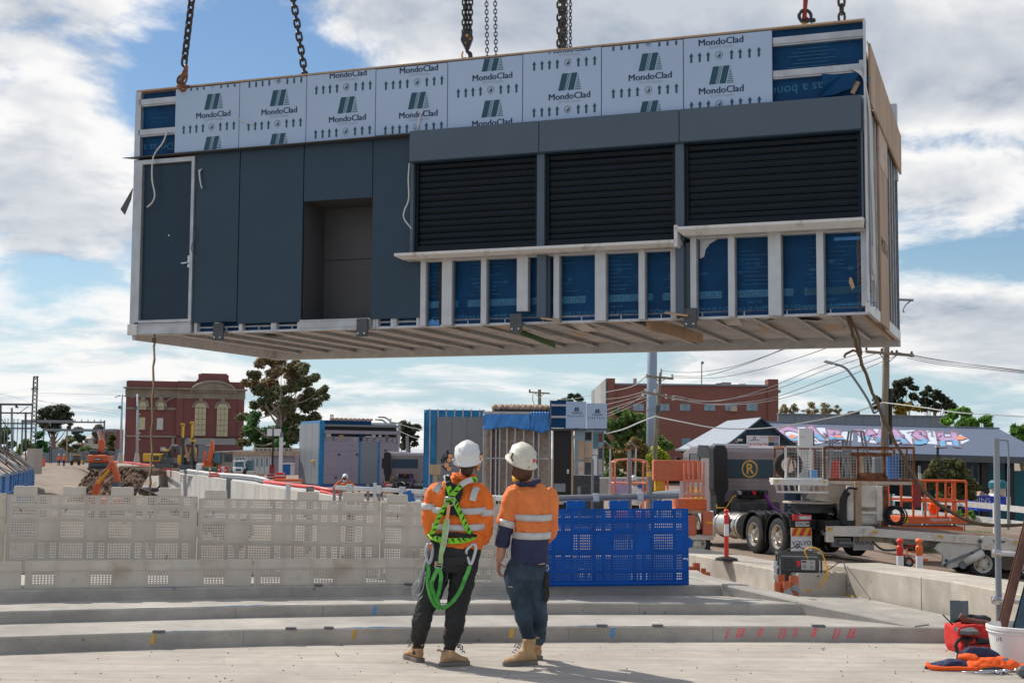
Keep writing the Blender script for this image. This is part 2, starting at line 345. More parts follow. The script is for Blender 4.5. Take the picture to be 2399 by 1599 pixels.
def curve_pts(pts,n=6):
    pts=[V(p) for p in pts];P=[pts[0]*2-pts[1]]+pts+[pts[-1]*2-pts[-2]];out=[]
    for i in range(1,len(P)-2):
        for k in range(n):
            t=k/n;a,b,c,d=P[i-1],P[i],P[i+1],P[i+2]
            out.append(.5*((2*b)+(c-a)*t+(2*a-5*b+4*c-d)*t*t+(3*b-a-3*c+d)*t**3))
    return out+[pts[-1]]
# ================================================================ ground and concrete
WA,WB=gnd(940,1187,.3),gnd(275,1083,.3)
def wall_x(y):return lerp(WA.x,WB.x,(y-WA.y)/(WB.y-WA.y))
def ground_z(x,y):
    z=lerp(-.06,-.85,sstep(17.5,29,y));z-=.42*sstep(8.4,12,x)*sstep(22,29,y)*(1-sstep(40,46,y));z=lerp(z,-.25,sstep(95,160,y))
    if 17 < y < 232:
        inn=sstep(-.345*y-2,-.33*y+1,x)*(1-sstep(wall_x(y)-.3,wall_x(y)+.3,x)) if y > 38 else (1-sstep(-3,-1,x))*sstep(-26,-20,x)*sstep(17.5,22,y)
        xl=-.336*y;tt=(x-xl)/max(1,wall_x(y)-xl);z-=inn*lerp(lerp(2.1,0,sstep(70,175,y)),2.3*(1-sstep(205,228,y)),sstep(.45,.75,tt) if y > 60 else 0)
        if inn > .1:z+=.12*inn*mnoise.noise(V((x*.25,y*.25,0)))
    return z
def ground_sheet():
    def axis(lo,hi,step,far):
        a=[lo+i*step for i in range(int((hi-lo)/step)+1)];d=step
        while a[-1] < far:d*=1.35;a.append(a[-1]+d)
        d=step
        while a[0] >-far:d*=1.35;a.insert(0,a[0]-d)
        return a
    xs=axis(-95,40,1.5,6000);ys=axis(14,240,1.8,9000)
    m=MB();m.v=[(x,y,ground_z(x,y)) for y in ys for x in xs];n=len(xs)
    m.f=[(j*n+i,j*n+i+1,(j+1)*n+i+1,(j+1)*n+i) for j in range(len(ys)-1) for i in range(n-1)];m.mi=[0]*len(m.f)
    g=concrete_mat('earth_gravel',(.265,.20,.15),(1,1,1),.35,(.14,.10,.075),.30)
    structure('ground',m,g,smooth=True)
ground_sheet()
CONC=concrete_mat('concrete_floor',(.455,.41,.355),(.22,2.6,1),.25,(.50,.40,.30),1.0)
CONC_WALL=concrete_mat('concrete_wall',(.50,.45,.38),(1,1,.5),.9,(.36,.31,.24),.9)
CONC_STEP=concrete_mat('concrete_step',(.415,.385,.345),(.5,.5,2),.5,(.34,.31,.27),1.5)
R1=[(-9.5,9.9),(-4.26,12.09),(-3.29,12.46),(-2.25,12.80),(-.75,13.12),(.58,13.30),(2.43,13.47),(2.9,13.49),(2.97,13.49),(3.74,13.50),(3.76,13.50),(4.02,13.50),(4.3,13.49),(4.55,13.47),(4.8,13.45),(9,13.0)]
R2=[(-9.5,10.6),(-4.6,13.02),(-2.4,13.75),(-.93,14.11),(.62,14.31),(2.96,14.50)]
R3=[(-9.5,11.4),(-4.9,13.84),(-2.54,14.52),(-.86,14.95),(.66,15.15),(2.25,15.26)]
def on_line(L,x):
    for (a,b),(c,d) in zip(L,L[1:]):
        if a <=x <=c:return lerp(b,d,(x-a)/(c-a))
    return L[-1][1] if x > L[-1][0] else L[0][1]
def slab(front,back,z0,z1):
    m=MB();xs=sorted(set([p[0] for p in front]))
    f=[(x,on_line(front,x)) for x in xs];c=.012
    n=len(f)
    m.v=[(x,y,z0) for x,y in f]+[(x,y,z1-c) for x,y in f]+[(x,y+c,z1) for x,y in f]+[(x,back(x),z1) for x,y in f]+[(x,back(x),z0) for x,y in f]
    for k in range(4):
        for i in range(n-1):m.f.append((k*n+i,k*n+i+1,(k+1)*n+i+1,(k+1)*n+i))
    m.f.append((n-1,5*n-1,4*n-1,3*n-1,2*n-1));m.f.append((0,n,2*n,3*n,4*n));m.mi=[0]*len(m.f);return m
fl=MB();fl.add([(-9.5,-8,0),(9,-8,0)]+[(x,y+.03,0) for x,y in reversed(R1)],[tuple(range(len(R1)+2))])
structure('floor',fl,CONC)
stairs=tag(D.objects.new('stairs',None),kind='structure');COL.objects.link(stairs)
STEP=[part('step',slab(R1,lambda x:on_line(R2,x)+.05 if x < 2.9 else (19.6 if x < 3.75 else max(on_line(R1,x)+.02,min(19.6,lerp(17.4,13.2,(x-3.75)/1.0)))),-.05,.14),CONC_STEP,stairs),
        part('step',slab(R2,lambda x:on_line(R3,min(x,2.25))+.05,.10,.25),CONC_STEP,stairs),
        part('step',slab(R3,lambda x:on_line(R3,x)+2.,.15,.36),CONC_STEP,stairs)]
def prism_wall(pts,th,z0,zs,side=1):
    m=MB();n=len(pts);P=[V((p[0],p[1],0)) for p in pts];N=[]
    for i in range(n):
        t=(P[min(i+1,n-1)]-P[max(i-1,0)]).normalized();N.append(V((t.y,-t.x,0))*side)
    b=.015
    prof=[(0,'a'),(0,'c'),(b,'z'),(th-b,'z'),(th,'c'),(th,'a')]
    for i in range(n):
        for o,k in prof:q=P[i]+N[i]*o;m.v.append((q.x,q.y,z0 if k=='a' else zs[i]-(b if k=='c' else 0)))
    w=len(prof)
    for i in range(n-1):
        for k in range(w-1):m.f.append((i*w+k,i*w+k+1,(i+1)*w+k+1,(i+1)*w+k))
    m.f.append(tuple(range(w)));m.f.append(tuple((n-1)*w+k for k in reversed(range(w))));m.mi=[0]*len(m.f);return m
tag(part('stair_kerb',prism_wall([(1.70,16.9),(1.93,16.33),(2.25,15.23),(2.96,14.47),(3.80,13.51)],.26,.05,[.40,.39,.372,.262,.152],-1),CONC_STEP),'sloping grey concrete kerb that closes the right end of the steps','kerb')
rw=thing('concrete_wall','pitted concrete upstand wall with a tie joint behind the red tool bag','wall')
part('wall_segment',prism_wall([(3.77,17.05),(4.365,15.25)],.72,.0,[.47,.47],-1),CONC_WALL,rw)
part('wall_segment',prism_wall([(4.37,15.235),(4.53,14.75),(4.75,13.19),(4.95,10.5)],.72,.0,[.47,.47,.475,.48],-1),CONC_WALL,rw)
tag(part('concrete_wall',prism_wall([(1.62,22.7),(2.6,19.1),(3.30,16.48)],.62,.0,[.40,.40,.395],-1),CONC_WALL),'low concrete wall carrying the single bollard, left of the generator','wall')
# spray strokes, painted edges and flat steel packers on the steps
def smear(x,lines,z0,z1,w,mt,lean=.02,seed=0,n=5):
    rn=random.Random(seed);m=MB();L,R=[],[]
    for i in range(n+1):
        t=i/n;xx=x+lean*t;y=on_line(lines,xx)-.003;z=lerp(z0,z1,t)
        L.append((xx-w/2*rn.uniform(.5,1.1),y,z));R.append((xx+w/2*rn.uniform(.5,1.1),y,z))
    m.poly(L+R[::-1]);return m
for i,x in enumerate((2.02,2.12,2.33,2.52,2.66,2.84,3.03,3.17)):
    for k in range(1+(i in (1,3,6,7))):
        part('spray_stroke',smear(x+.04*k,R1,.025+.01*(i % 3),.125,.022+.008*(i % 3),'spray_pink',.035,i+10*k),'spray_pink',STEP[0])
for x,L,st,z,mt in ((.95,R1,0,.14,'spray_blue'),(-1.32,R2,1,.25,'spray_blue'),(-1.4,R1,0,.14,'spray_yellow'),(.02,R1,0,.14,'spray_yellow'),(-3.1,R1,0,.14,'spray_yellow')):
    part('spray_mark',smear(x,L,z-.10,z-.016,.05,mt,.01,int(x*50)),mt,STEP[st])
def edge_paint(x0,x1,L,z,mt,seed):
    rn=random.Random(seed);m=MB();n=9;a,b=[],[]
    for i in range(n+1):
        x=lerp(x0,x1,i/n);y=on_line(L,x)+.014
        a.append((x,y,z+.003));b.append((x,y+rn.uniform(.012,.06)*sin(pi*(i+.4)/(n+.8)),z+.003))
    m.poly(a+b[::-1]);return m
for x0,x1,L,st,z,mt in ((-3.0,-2.62,R1,0,.14,'spray_blue'),(-1.5,-.9,R1,0,.14,'spray_blue'),(.1,.32,R1,0,.14,'spray_blue'),(.62,.95,R1,0,.14,'spray_blue'),(1.1,1.5,R1,0,.14,'spray_white'),
                             (-2.9,-2.3,R2,1,.25,'spray_blue'),(-2.3,-1.9,R2,1,.25,'spray_white'),(-.9,-.3,R2,1,.25,'spray_white'),(2.2,2.5,R2,1,.25,'spray_blue'),(-3.6,-3.1,R2,1,.25,'spray_white'),(-3.6,-3.1,R3,2,.36,'spray_blue'),(-.9,-.5,R2,1,.25,'spray_blue')):
    part('paint_dab',edge_paint(x0,x1,L,z,mt,int(x0*99)),mt,STEP[st])
for i,(x,L,z,w) in enumerate(((-3.05,R1,.14,.10),(-1.95,R1,.14,.09),(-1.62,R1,.14,.08),(-.48,R1,.14,.08),(.86,R1,.14,.10),(1.38,R1,.14,.10),(-1.05,R3,.36,.08),(-1.95,R3,.36,.08),(1.05,R3,.36,.09),(2.9,R1,.14,.12))):
    m=MB();m.bx(x-w/2,x+w/2,on_line(L,x)-.012,on_line(L,x)+.05,z+.001,z+.013)
    solo('steel_packer',m,'shim',['flat dark packer on the lowest step edge, far left','flat dark packer on the lowest step edge, second from left','flat dark packer on the lowest step edge beside the second packer',
        'flat dark packer on the lowest step edge between the legs of the harness man','flat dark packer on the lowest step edge below the middle of the blue screen','flat dark packer on the lowest step edge just left of the pink strokes',
        'flat dark packer on the top step edge left of the harness man','flat dark packer on the top step edge under the middle of the grey screens','flat dark packer on the top step edge under the blue screen','flat dark packer on the lowest step above the pink spray strokes'][i],'packer',group='steel packers on the step edges')
# joints scored across the risers
for L,st,z0,z1,X in ((R1,0,0.,.14,(-2.35,-.02,.27,.55,1.9)),(R2,1,.14,.25,(-2.6,-1.8,1.3,2.4)),(R3,2,.25,.36,(-2.2,.25,-.6))):
    for x in X:
        y=on_line(L,x);m=MB();m.bx(x-.002,x+.002,y-.002,y+.01,z0+.004,z1-.014);part('joint_line',m,'steel_grey',STEP[st])
# little stones and crumbs left on the slab
m=MB();rn=random.Random(3)
for i in range(170):
    x,y=rn.uniform(-4.5,4.6),rn.uniform(10.2,13.2);s=rn.uniform(.003,.009)
    if y < on_line(R1,x)-.02:m.ball((x,y,s*.5),(s,s*rn.uniform(.6,1.4),s*.6),5)
tag(part('concrete_crumbs',m,'steel_grey'),kind='stuff')
# ================================================================ the hanging building module
# local frame: x along the front from its left end, y into the module, z up; the front cladding lies near y = 0
MOD=thing('building_module','large half finished building module hanging on chains, dark panels and black roller shutters','building module',(-7.067,26.22,3.873),-.3528)
LS=1.15
MOD.rotation_euler=(0,-.0052,-.3528);MOD.scale=(LS,LS,LS)
def hg(px,py,d):return at(px,py,d*LS)
BOX=MB().bx(-.5,.5,-.5,.5,-.5,.5)
ML,MD,MH=11.6,4.59,4.0
def P(name,m,mt,**kw):return part(name,m,mt,kw.pop('parent',MOD),**kw)
# carcass: membrane backed walls, roof and floor
P('membrane',MB().bx(.02,.78,.06,.10,2.86,3.95),'membrane')
P('membrane',MB().bx(10.34,ML,.06,.10,2.9,3.98),'membrane')
P('membrane',MB().bx(1.16,3.08,.12,.15,0.0,.3),'membrane')
P('membrane',MB().bx(4.28,5.12,.12,.15,0.0,.3),'membrane')
P('membrane',MB().bx(5.10,ML-.01,.10,.13,.0,1.16),'membrane')
P('sheathing',MB().bx(.02,3.08,.16,.20,.0,3.9).bx(3.08,4.29,.16,.20,2.0,3.9).bx(4.29,ML-.02,.16,.20,.0,3.9),'ply')
P('rear_wall',MB().bx(0,ML,MD-.08,MD,.11,3.4),'membrane')
P('end_wall',MB().bx(0,.05,.1,MD,.0,3.7),'membrane')
P('roof_sheet',MB().add([(0,.1,3.5),(ML,.1,3.5),(ML,MD,3.25),(0,MD,3.25),(0,.1,3.58),(ML,.1,3.58),(ML,MD,3.33),(0,MD,3.33)],[(0,3,2,1),(4,5,6,7),(0,1,5,4),(1,2,6,5),(2,3,7,6),(3,0,4,7)]),'galv')
# parapet capping and corner post
P('capping',MB().bx(.02,ML,-.03,.14,3.965,3.99),'ply')
P('corner_post',MB().bx(-.005,.10,-.02,.10,2.9,3.99),'galv')
P('corner_post',MB().bx(-.01,.075,-.01,.10,.0,2.85),'galv')
for w in (3.79,3.29):P('top_hat_rail',MB().bx(.06,.775,-.02,.06,w-.045,w+.045).bx(.06,.775,.0,.06,w-.07,w-.045),'galv')
for w in (3.80,3.335):P('top_hat_rail',MB().bx(10.36,ML-.005,-.02,.06,w-.045,w+.045).bx(10.36,ML-.005,.0,.06,w-.07,w-.045),'galv')
P('rail_bracket',MB().bx(ML-.08,ML-.02,-.035,-.02,3.24,3.42),'galv')
# torn flap of membrane at the right end of the parapet
m=MB();rn=random.Random(5);pts=[(11.02,3.28),(11.05,3.1),(11.0,2.97),(11.2,2.965),(11.42,3.05),(11.55,3.26)]
fan=[(11.3,-.03,3.24)]+[(a,-.02-.06*(i % 2),b) for i,(a,b) in enumerate(pts)]
m.add(fan,[(0,i,i+1) for i in range(1,len(pts))]);P('loose_membrane',m,'membrane')
P('batten',MB().bar((11.42,.03,2.98),(11.5,.03,3.14),.06),'ply')
# ---- printed cladding sheets
UX=[.775,1.96,3.15,4.335,5.52,6.71,7.91,9.11,10.36]
LOGO_W=[3.68,3.64,3.43,3.40,3.87,3.48,3.66,3.38]
def logo(m,u,w,s=1.):
    k=.105*s;q=lambda x,z:(u+x*s,0,w+z*s)
    m.poly([q(-.150,-.125),q(-.060,-.125),q(-.002,.125),q(-.092,.125)])
    for o in (-.028,-.006):m.poly([q(o-.022,-.122),q(o-.012,-.122),q(o+.046,.125),q(o+.036,.125)])
    m.poly([q(-.005,-.125),q(.085,-.125),q(.142,.125),q(.055,.125)])
    for i in range(10):
        z=-.122+.0255*i;m.poly([q(.100+.0061*i,z),q(.196-.0048*i,z),q(.196-.0048*i,z+.011),q(.100+.0061*i,z+.011)])
def arrow(m,u,w,s=1.):
    q=lambda x,z:(u+x*s,0,w+z*s)
    m.poly([q(-.017,-.075),q(.017,-.075),q(.017,.02),q(-.017,.02)]);m.poly([q(-.034,.02),q(.034,.02),q(0,.078)])
def clip(mb,lo,hi):
    me=D.meshes.new('tmp');me.from_pydata(mb.v,[],mb.f);bm=bmesh.new();bm.from_mesh(me)
    lay=mb.mi
    for f,k in zip(bm.faces,lay):f.material_index=k
    for co,no in (((0,0,lo),(0,0,-1)),((0,0,hi),(0,0,1))):
        bmesh.ops.bisect_plane(bm,geom=bm.verts[:]+bm.edges[:]+bm.faces[:],plane_co=co,plane_no=no,clear_outer=True)
    o=MB();bm.verts.index_update();o.v=[tuple(v.co) for v in bm.verts];o.f=[tuple(v.index for v in f.verts) for f in bm.faces];o.mi=[f.material_index for f in bm.faces]
    bm.free();D.meshes.remove(me);return o
def print_block(m,uc,wc,right=False,s=1.):
    m.m=0;logo(m,uc,wc,s)
    m.m=1;[m.text('MondoClad',.135*s,T3(uc+(.02+o)*s,-.0004*j,wc-.215*s)) for j,o in enumerate((-.004,.0,.004))]
    m.m=2;m.text('By HVG Façades',.05*s,T3(uc+.03*s,0,wc-.29*s));m.m=0
    xs=(-.52,-.40,-.285,-.165,.155,.275,.40) if not right else (-.40,-.28,-.16,.17,.29,.42,.55)
    for x in xs:arrow(m,uc+x*s,wc-.415*s,s*.92)
    m.m=2;m.ring((uc-.005*s,0,wc-.405*s),.048*s,.005*s,20,flat=.001)
    m.poly([(uc+x*s,0,wc+z*s) for x,z in ((-.040,-.44),(-.030,-.445),(.032,-.37),(.024,-.365))])
    m.m=0;m.poly([(uc+x*s,0,wc+z*s) for x,z in ((-.02,-.435),(.012,-.435),(.022,-.405),(.004,-.375),(-.004,-.40),(-.022,-.41))])
    m.m=2;m.text('DO NOT',.018*s,T3(uc,0,wc-.475*s))
for i in range(8):
    u0,u1=UX[i]+.006,UX[i+1]-.006;w0,w1=(2.90 if u0 < 4.3 else 2.915),3.935+.005*(i % 3)
    pn=P('cladding_sheet',MB().bx(u0,u1,-.055,-.02,w0,w1),'film_white',bevel=.004)
    m=MB();uc=(UX[i]+UX[i+1])/2+(.01 if i !=7 else-.11)+(.09 if i not in (7,) else 0)
    for k in (-1,0,1):print_block(m,uc,LOGO_W[i]+.69*k,i==7)
    m=clip(m,w0+.006,w1-.006);m.v=[(a,-.0575,c) for a,b,c in m.v]
    part('printed_film',m,['print_teal','print_navy','print_grey'],pn)['kind']='stuff'
    if i:P('sheet_joint',MB().bx(UX[i]-.006,UX[i]+.006,-.03,-.018,2.9,3.93),'steel_dark')
# thin flashing under the sheets, running past the left end
P('flashing',MB().add([(-.17,-.10,2.868),(4.95,-.18,2.868),(4.95,.02,2.868),(.0,.06,2.868),(-.17,-.10,2.878),(4.95,-.18,2.878),(4.95,.02,2.9),(.0,.06,2.9)],[(0,3,2,1),(4,5,6,7),(0,1,5,4),(1,2,6,5),(2,3,7,6),(3,0,4,7)]),'recess_grey')
# ---- dark lower panels and the recess
for u0,u1,w0,w1 in ((1.155,1.955,.16,2.865),(1.97,3.09,.125,2.865),(3.105,4.272,1.985,2.865)):
    P('wall_panel',MB().bx(u0,u1,.0,.035,w0,w1),'clad_dark',bevel=.004)
P('wall_panel',MB().prism([(4.284,.13),(5.10,.13),(5.10,1.02),(4.955,1.02),(4.955,2.865),(4.284,2.865)],.0,.035),'clad_dark')
rc=MB()
rc.quad((3.10,.035,.16),(3.10,.74,.16),(3.10,.74,1.985),(3.10,.035,1.985));rc.quad((4.275,.035,1.985),(4.275,.74,1.985),(4.275,.74,.16),(4.275,.035,.16))
rc.quad((3.10,.035,1.985),(3.10,.74,1.985),(4.275,.74,1.985),(4.275,.035,1.985));rc.quad((3.10,.035,.16),(4.275,.035,.16),(4.275,.74,.16),(3.10,.74,.16))
P('recess_lining',rc,'recess_grey')
P('recess_back_panel',MB().bx(3.10,4.275,.72,.75,1.165,1.985),'recess_grey');P('recess_back_panel',MB().bx(3.10,4.275,.72,.75,.16,1.155),'recess_grey')
P('recess_sill',MB().bx(3.09,4.285,-.03,.10,-.02,.145).bx(3.09,4.285,-.045,-.03,.125,.145).bx(3.09,4.285,-.045,-.03,.02,.03),'galv')
# ---- door in its steel frame
P('door_frame',MB().bx(.075,.17,-.035,.09,.19,2.83).bx(1.095,1.15,-.035,.09,.17,2.83).bx(.17,1.095,-.035,.09,2.755,2.83).bx(.17,1.095,-.035,.09,.175,.225),'galv',bevel=.004)
dr=P('door',MB().bx(.178,1.088,.03,.075,.228,2.75),'door_dark',bevel=.003)
hm=MB();hm.bx(1.035,1.075,.012,.03,1.05,1.24);hm.cyl((1.055,.02,1.12),(1.055,-.035,1.12),.009);hm.bar((1.055,-.03,1.12),(.945,-.03,1.115),.018,.018)
part('handle',hm,'chrome',dr);part('spy_hole',MB().cyl((.665,.031,1.585),(.665,.024,1.585),.012),'chrome',dr)
P('base_track',MB().bx(.0,1.15,-.03,.10,.0,.165).bx(.0,1.15,-.045,-.03,.145,.165).bx(.0,1.15,-.045,-.03,.0,.014),'galv')
P('corner_plate',MB().bx(-.02,.155,-.05,-.03,-.01,.165),'white_paint')
for u,w in ((1.18,.05),(1.55,.05),(1.60,.03),(1.99,.06),(2.56,.05),(2.62,.03),(3.02,.07),(4.30,.05),(4.36,.03),(4.60,.05),(4.66,.03),(5.02,.04),(5.07,.03)):
    P('base_stud',MB().bx(u,u+w,.02,.12,.0,.17),'stud_white')
# ---- fascia, posts, roller shutters
for u0,u1 in ((4.955,6.995),(7.005,9.065),(9.075,11.55)):
    P('fascia_panel',MB().bx(u0,u1,-.16,.02,2.455,2.915),'clad_grey',bevel=.005)
P('fascia_lining',MB().bx(4.97,11.54,-.14,.05,2.44,2.458),'clad_dark')
for u0,u1,w0 in ((4.95,5.0,1.1),(6.955,7.065,1.09),(9.0,9.12,1.08),(11.535,11.56,1.25)):
    P('shutter_post',MB().bx(u0,u1,-.10,.08,w0,2.452),'clad_grey',bevel=.003)
def shutter(u0,u1,w0,w1):
    sh=P('roller_shutter',MB().bx(u0,u1,.05,.09,w0,w1),'black')
    part('guide',MB().bx(u0,u0+.05,-.03,.05,w0,w1),'shutter',sh);part('guide',MB().bx(u1-.05,u1,-.03,.05,w0,w1),'shutter',sh)
    part('bottom_rail',MB().bx(u0+.05,u1-.05,-.02,.05,w0,w0+.10),'shutter',sh)
    n=int(round((w1-w0-.1)/.098));p=(w1-w0-.1)/n;prof=[(.050,0),(.020,.010),(.008,.30),(.006,.62),(.014,.86),(.030,.93),(.050,1.)]
    m=MB();L=u1-u0-.1;k=len(prof)
    m.v=[(0,y,z*p) for y,z in prof]+[(L,y,z*p) for y,z in prof]
    m.f=[(i,k+i,k+i+1,i+1) for i in range(k-1)]+[tuple(range(k-1,-1,-1)),tuple(range(k,2*k))];m.mi=[0]*len(m.f)
    me=mesh('slat',m,'shutter');rn=random.Random(int(u0*10))
    for i in range(n):
        part('slat',me,None,sh,loc=(u0+.05,rn.uniform(-.003,.003),w0+.1+i*p),rot=(rn.uniform(-.05,.05),0,0))
shutter(5.0,6.955,1.1,2.452);shutter(7.065,9.0,1.09,2.452);shutter(9.12,11.535,1.265,2.452)
# ---- counters (sills) under the shutters, still in protective film
def counter(u0,u1,w0,w1,nm):
    c=P('counter',MB().add([(u0,-.32,w1-.03),(u1,-.32,w1-.03),(u1,.06,w1),(u0,.06,w1),(u0,-.32,w1-.07),(u1,-.32,w1-.07),(u1-.02,-.24,w0),(u0+.1,-.24,w0),(u1-.02,.1,w0),(u0+.1,.1,w0)],
        [(0,1,2,3),(0,4,5,1),(4,7,6,5),(7,9,8,6),(0,3,9,7,4),(1,5,6,8,2)]),'white_paint')
    m=MB();u=u0+.25
    while u < u1-.15:
        for k in (0,.022):m.bar((u+k,-.315,w1-.033),(u+k+.06,-.2,w1-.016),.006,.001)
        if nm and u < u1-.3:m.prism([(u+.12,w0+.075),(u+.20,w0+.085),(u+.18,w0+.115),(u+.14,w0+.115)],-.306,-.3045,T3(0,.017,-.01));m.prism([(u+.24,w0+.075),(u+.27,w0+.075),(u+.29,w0+.115),(u+.25,w0+.115)],-.306,-.3045,T3(0,.017,-.01))
        u+=.31
    part('film_print',m,'print_navy',c)['kind']='stuff';return c
counter(4.80,9.055,.97,1.09,False);counter(9.05,11.57,1.115,1.265,True)
P('counter_end',MB().bx(9.03,9.075,-.32,.1,.96,1.26),'white_paint')
# ---- stud frame over the blue membrane
for u0,u1,w0,w1 in ((5.105,5.19,.0,.975),(5.45,5.61,.0,.975),(6.07,6.155,.0,.975),(6.63,6.80,.17,.975),(7.19,7.275,.0,.975),(7.81,7.97,.0,.975),(8.45,8.54,.0,.975),(8.91,8.995,.0,.975),(9.19,9.275,.0,1.12),(9.72,9.81,.0,1.12),(10.27,10.445,.0,1.12),(10.92,11.015,.0,1.12)):
    st=P('stud',MB().bx(u0,u1,-.04,.10,w0,w1),'stud_white',bevel=.004)
    part('flange',MB().bx(u1-.004,u1+.018,.0,.06,w0,w1),'steel_grey',st)
P('foam_strip',MB().tube([(5.40+.008*(i % 2),.06,w) for i,w in enumerate([.02+.06*k for k in range(16)])],[.03+.008*(i % 3) for i in range(16)],6),'black')
P('head_track',MB().bx(5.1,8.99,-.02,.10,.955,.985).bx(9.19,ML-.03,-.02,.10,1.10,1.13),'stud_white')
P('steel_column',MB().bx(6.965,7.10,-.12,.08,.06,.97).bx(7.10,7.13,-.02,.08,.06,.97),'clad_grey',bevel=.004)
P('steel_column',MB().bx(9.0,9.115,-.12,.08,.03,1.0).bx(9.115,9.18,.0,.08,.03,1.06),'clad_grey',bevel=.004)
m=MB();lt=MB();bx=MB()
for k in range(8):
    u=4.83+.985*k
    if u > 10.9:u=10.77
    u1=min(u+.83,11.585);u0=max(u,5.14)
    bx.bx(u0,u1,.094,.099,.275,.375)
    if u > 5.1:lt.text('SOLITEX EXTASANA',.098,T3((u+u1)/2,.0925,.325) @ RY(pi),.004)
    for j in range(2):m.text('Dry as a bone!',.085,T3(u+.18+.49*j,.0965,.115+.012*j) @ RY(pi))
    m.text('pro clima',.05,T3(u+.3,.0965,.205) @ RY(pi))
    rn=random.Random(k)
    for j in range(9):
        w=.45+.058*j;a=u+rn.uniform(0,.2);m.bx(a,a+rn.uniform(.2,.55),.095,.0985,w,w+.005)
    for j in range(3):m.text('|'*5,.05,T3(u+.25*j+.1,.0965,.62+.1*(j % 2)) @ RY(pi))
for nm,mb_,mt_ in (('membrane_print',m,'membrane_print'),('membrane_band',bx,'membrane_print'),('membrane_lettering',lt,'membrane_letter')):P(nm,mb_,mt_)['kind']='stuff'
m=MB();m.text('a bone! as a bone',.19,T3(10.98,.055,3.13) @ RY(pi));m.v=[(x,y,z+.03*(x-10.9)) for x,y,z in m.v]
for j in range(7):
    w=3.42+.05*j;m.bx(10.55+.07*(j % 3),11.2-.1*(j % 2),.053,.0575,w,w+.006)
m.text('Dry as a',.17,T3(.40,.055,3.05) @ RY(pi));m.bx(.2,.6,.053,.0575,3.52,3.526);m.bx(.15,.65,.053,.0575,3.60,3.604)
P('membrane_print',m,'membrane_print')['kind']='stuff'
P('blue_tape',MB().bx(11.14,11.59,.088,.097,1.0,1.045,RY(0)),'tarp');P('blue_tape',MB().bx(11.53,11.59,.088,.097,.88,.93),'tarp');P('blue_tape',MB().bx(11.53,11.59,.088,.097,.50,.545),'tarp')
P('blue_tape',MB().prism([(5.12,.0),(5.40,.0),(5.40,.10),(5.33,.06),(5.27,.11),(5.2,.05),(5.12,.07)],.04,.05),'tarp')
P('torn_patch',MB().prism([(11.34,.5),(11.37,.49),(11.41,.36),(11.37,.33),(11.33,.43)],.085,.095),'ply')
P('torn_patch',MB().prism([(9.30,1.1),(9.55,1.1),(9.44,1.04),(9.38,.96),(9.36,.86),(9.30,.84)],.085,.095),'stud_white')
# ---- underside: edge channels, joists, floor sheet with the sheeting hanging open
P('edge_channel',MB().bx(0,ML,MD-.06,MD+.12,-.09,.105),'joist');P('edge_channel',MB().bx(0,ML,.04,.10,-.015,.02),'joist')
P('edge_channel',MB().bx(0,.06,.06,MD,-.08,.10),'joist')
for i in range(19):
    u=.55+.585*i
    if u < 11.3:P('floor_joist',MB().bx(u,u+.012,.08,MD-.06,.012,.075).bx(u,u+.075,.08,MD-.06,.012,.022),'joist')
for i in range(10):P('floor_sheet',MB().bx(.05+1.155*i,1.195+1.155*i,.1,MD,.075+.004*(i % 2),.10),'floor_sheet')
rn=random.Random(11)
for u,v,lu,lv,rot,mt in ((.9,.7,.55,.35,.1,'ply_pale'),(4.5,.5,.5,.25,.5,'ply_pale'),(6.05,1.2,.35,.8,-.05,'ply_pale'),(7.15,1.3,.35,.9,.0,'white_paint'),(7.85,.8,.35,.9,.05,'ply_pale'),(8.35,1.6,.3,1.0,0,'ply_pale'),
                              (9.45,1.2,.4,.5,.1,'white_paint'),(10.0,.9,.35,.6,0,'white_paint'),(10.6,1.3,.35,.5,0,'white_paint'),(11.0,1.0,.35,.7,0,'white_paint'),(6.9,2.4,.3,.5,0,'ply_pale'),(5.2,1.3,.3,.5,0,'ply_pale'),
                              (9.9,2.2,.3,.4,0,'ply_pale'),(10.8,2.6,.3,.4,0,'ply_pale'),(3.2,.8,.3,.3,0,'ply_pale')):
    P('packing_sheet',MB().bx(-lu/2,lu/2,-lv/2,lv/2,-.006,.006),mt,loc=(u,v,.058),rot=(rn.uniform(-.12,.12),rn.uniform(-.1,.1),rot))
for u,v,lu,lv in ((9.95,1.05,.35,.40),(10.9,.75,.30,.22),(6.25,1.0,.28,.30),(7.6,.75,.22,.2),(8.15,1.0,.22,.25),(4.45,.35,.3,.2),(1.9,1.4,.3,.3)):
    P('floor_opening',MB().bx(u-lu/2,u+lu/2,v-lv/2,v+lv/2,.066,.074),'black')
P('hanging_board',MB().bx(-.30,.30,-.10,.10,-.008,.008),'green_board',loc=(6.25,2.0,-.05),rot=(.5,.35,.5))
P('hanging_board',MB().bx(-.14,.14,-.04,.04,-.012,.012),'ply',loc=(7.17,-.10,.035),rot=(.2,.15,.1));P('hanging_board',MB().bx(-.16,.16,-.05,.05,-.012,.012),'ply',loc=(9.02,-.14,.05),rot=(.2,.15,.1))
P('floor_batten',MB().bar((8.5,.3,-.03),(8.75,2.6,-.05),.06,.16),'ply')
for u in (1.69,4.18,6.64,9.20):
    lg=P('lifting_bracket',MB().bx(u-.09,u+.09,-.10,-.06,-.14,.13).bx(u-.09,u+.09,-.06,.2,-.02,.0),'steel_dark',bevel=.004)
    for s in (-.05,.05):part('bolt',MB().cyl((u+s,-.10,-.09),(u+s,-.125,-.09),.014,8),'steel_bolt',lg)
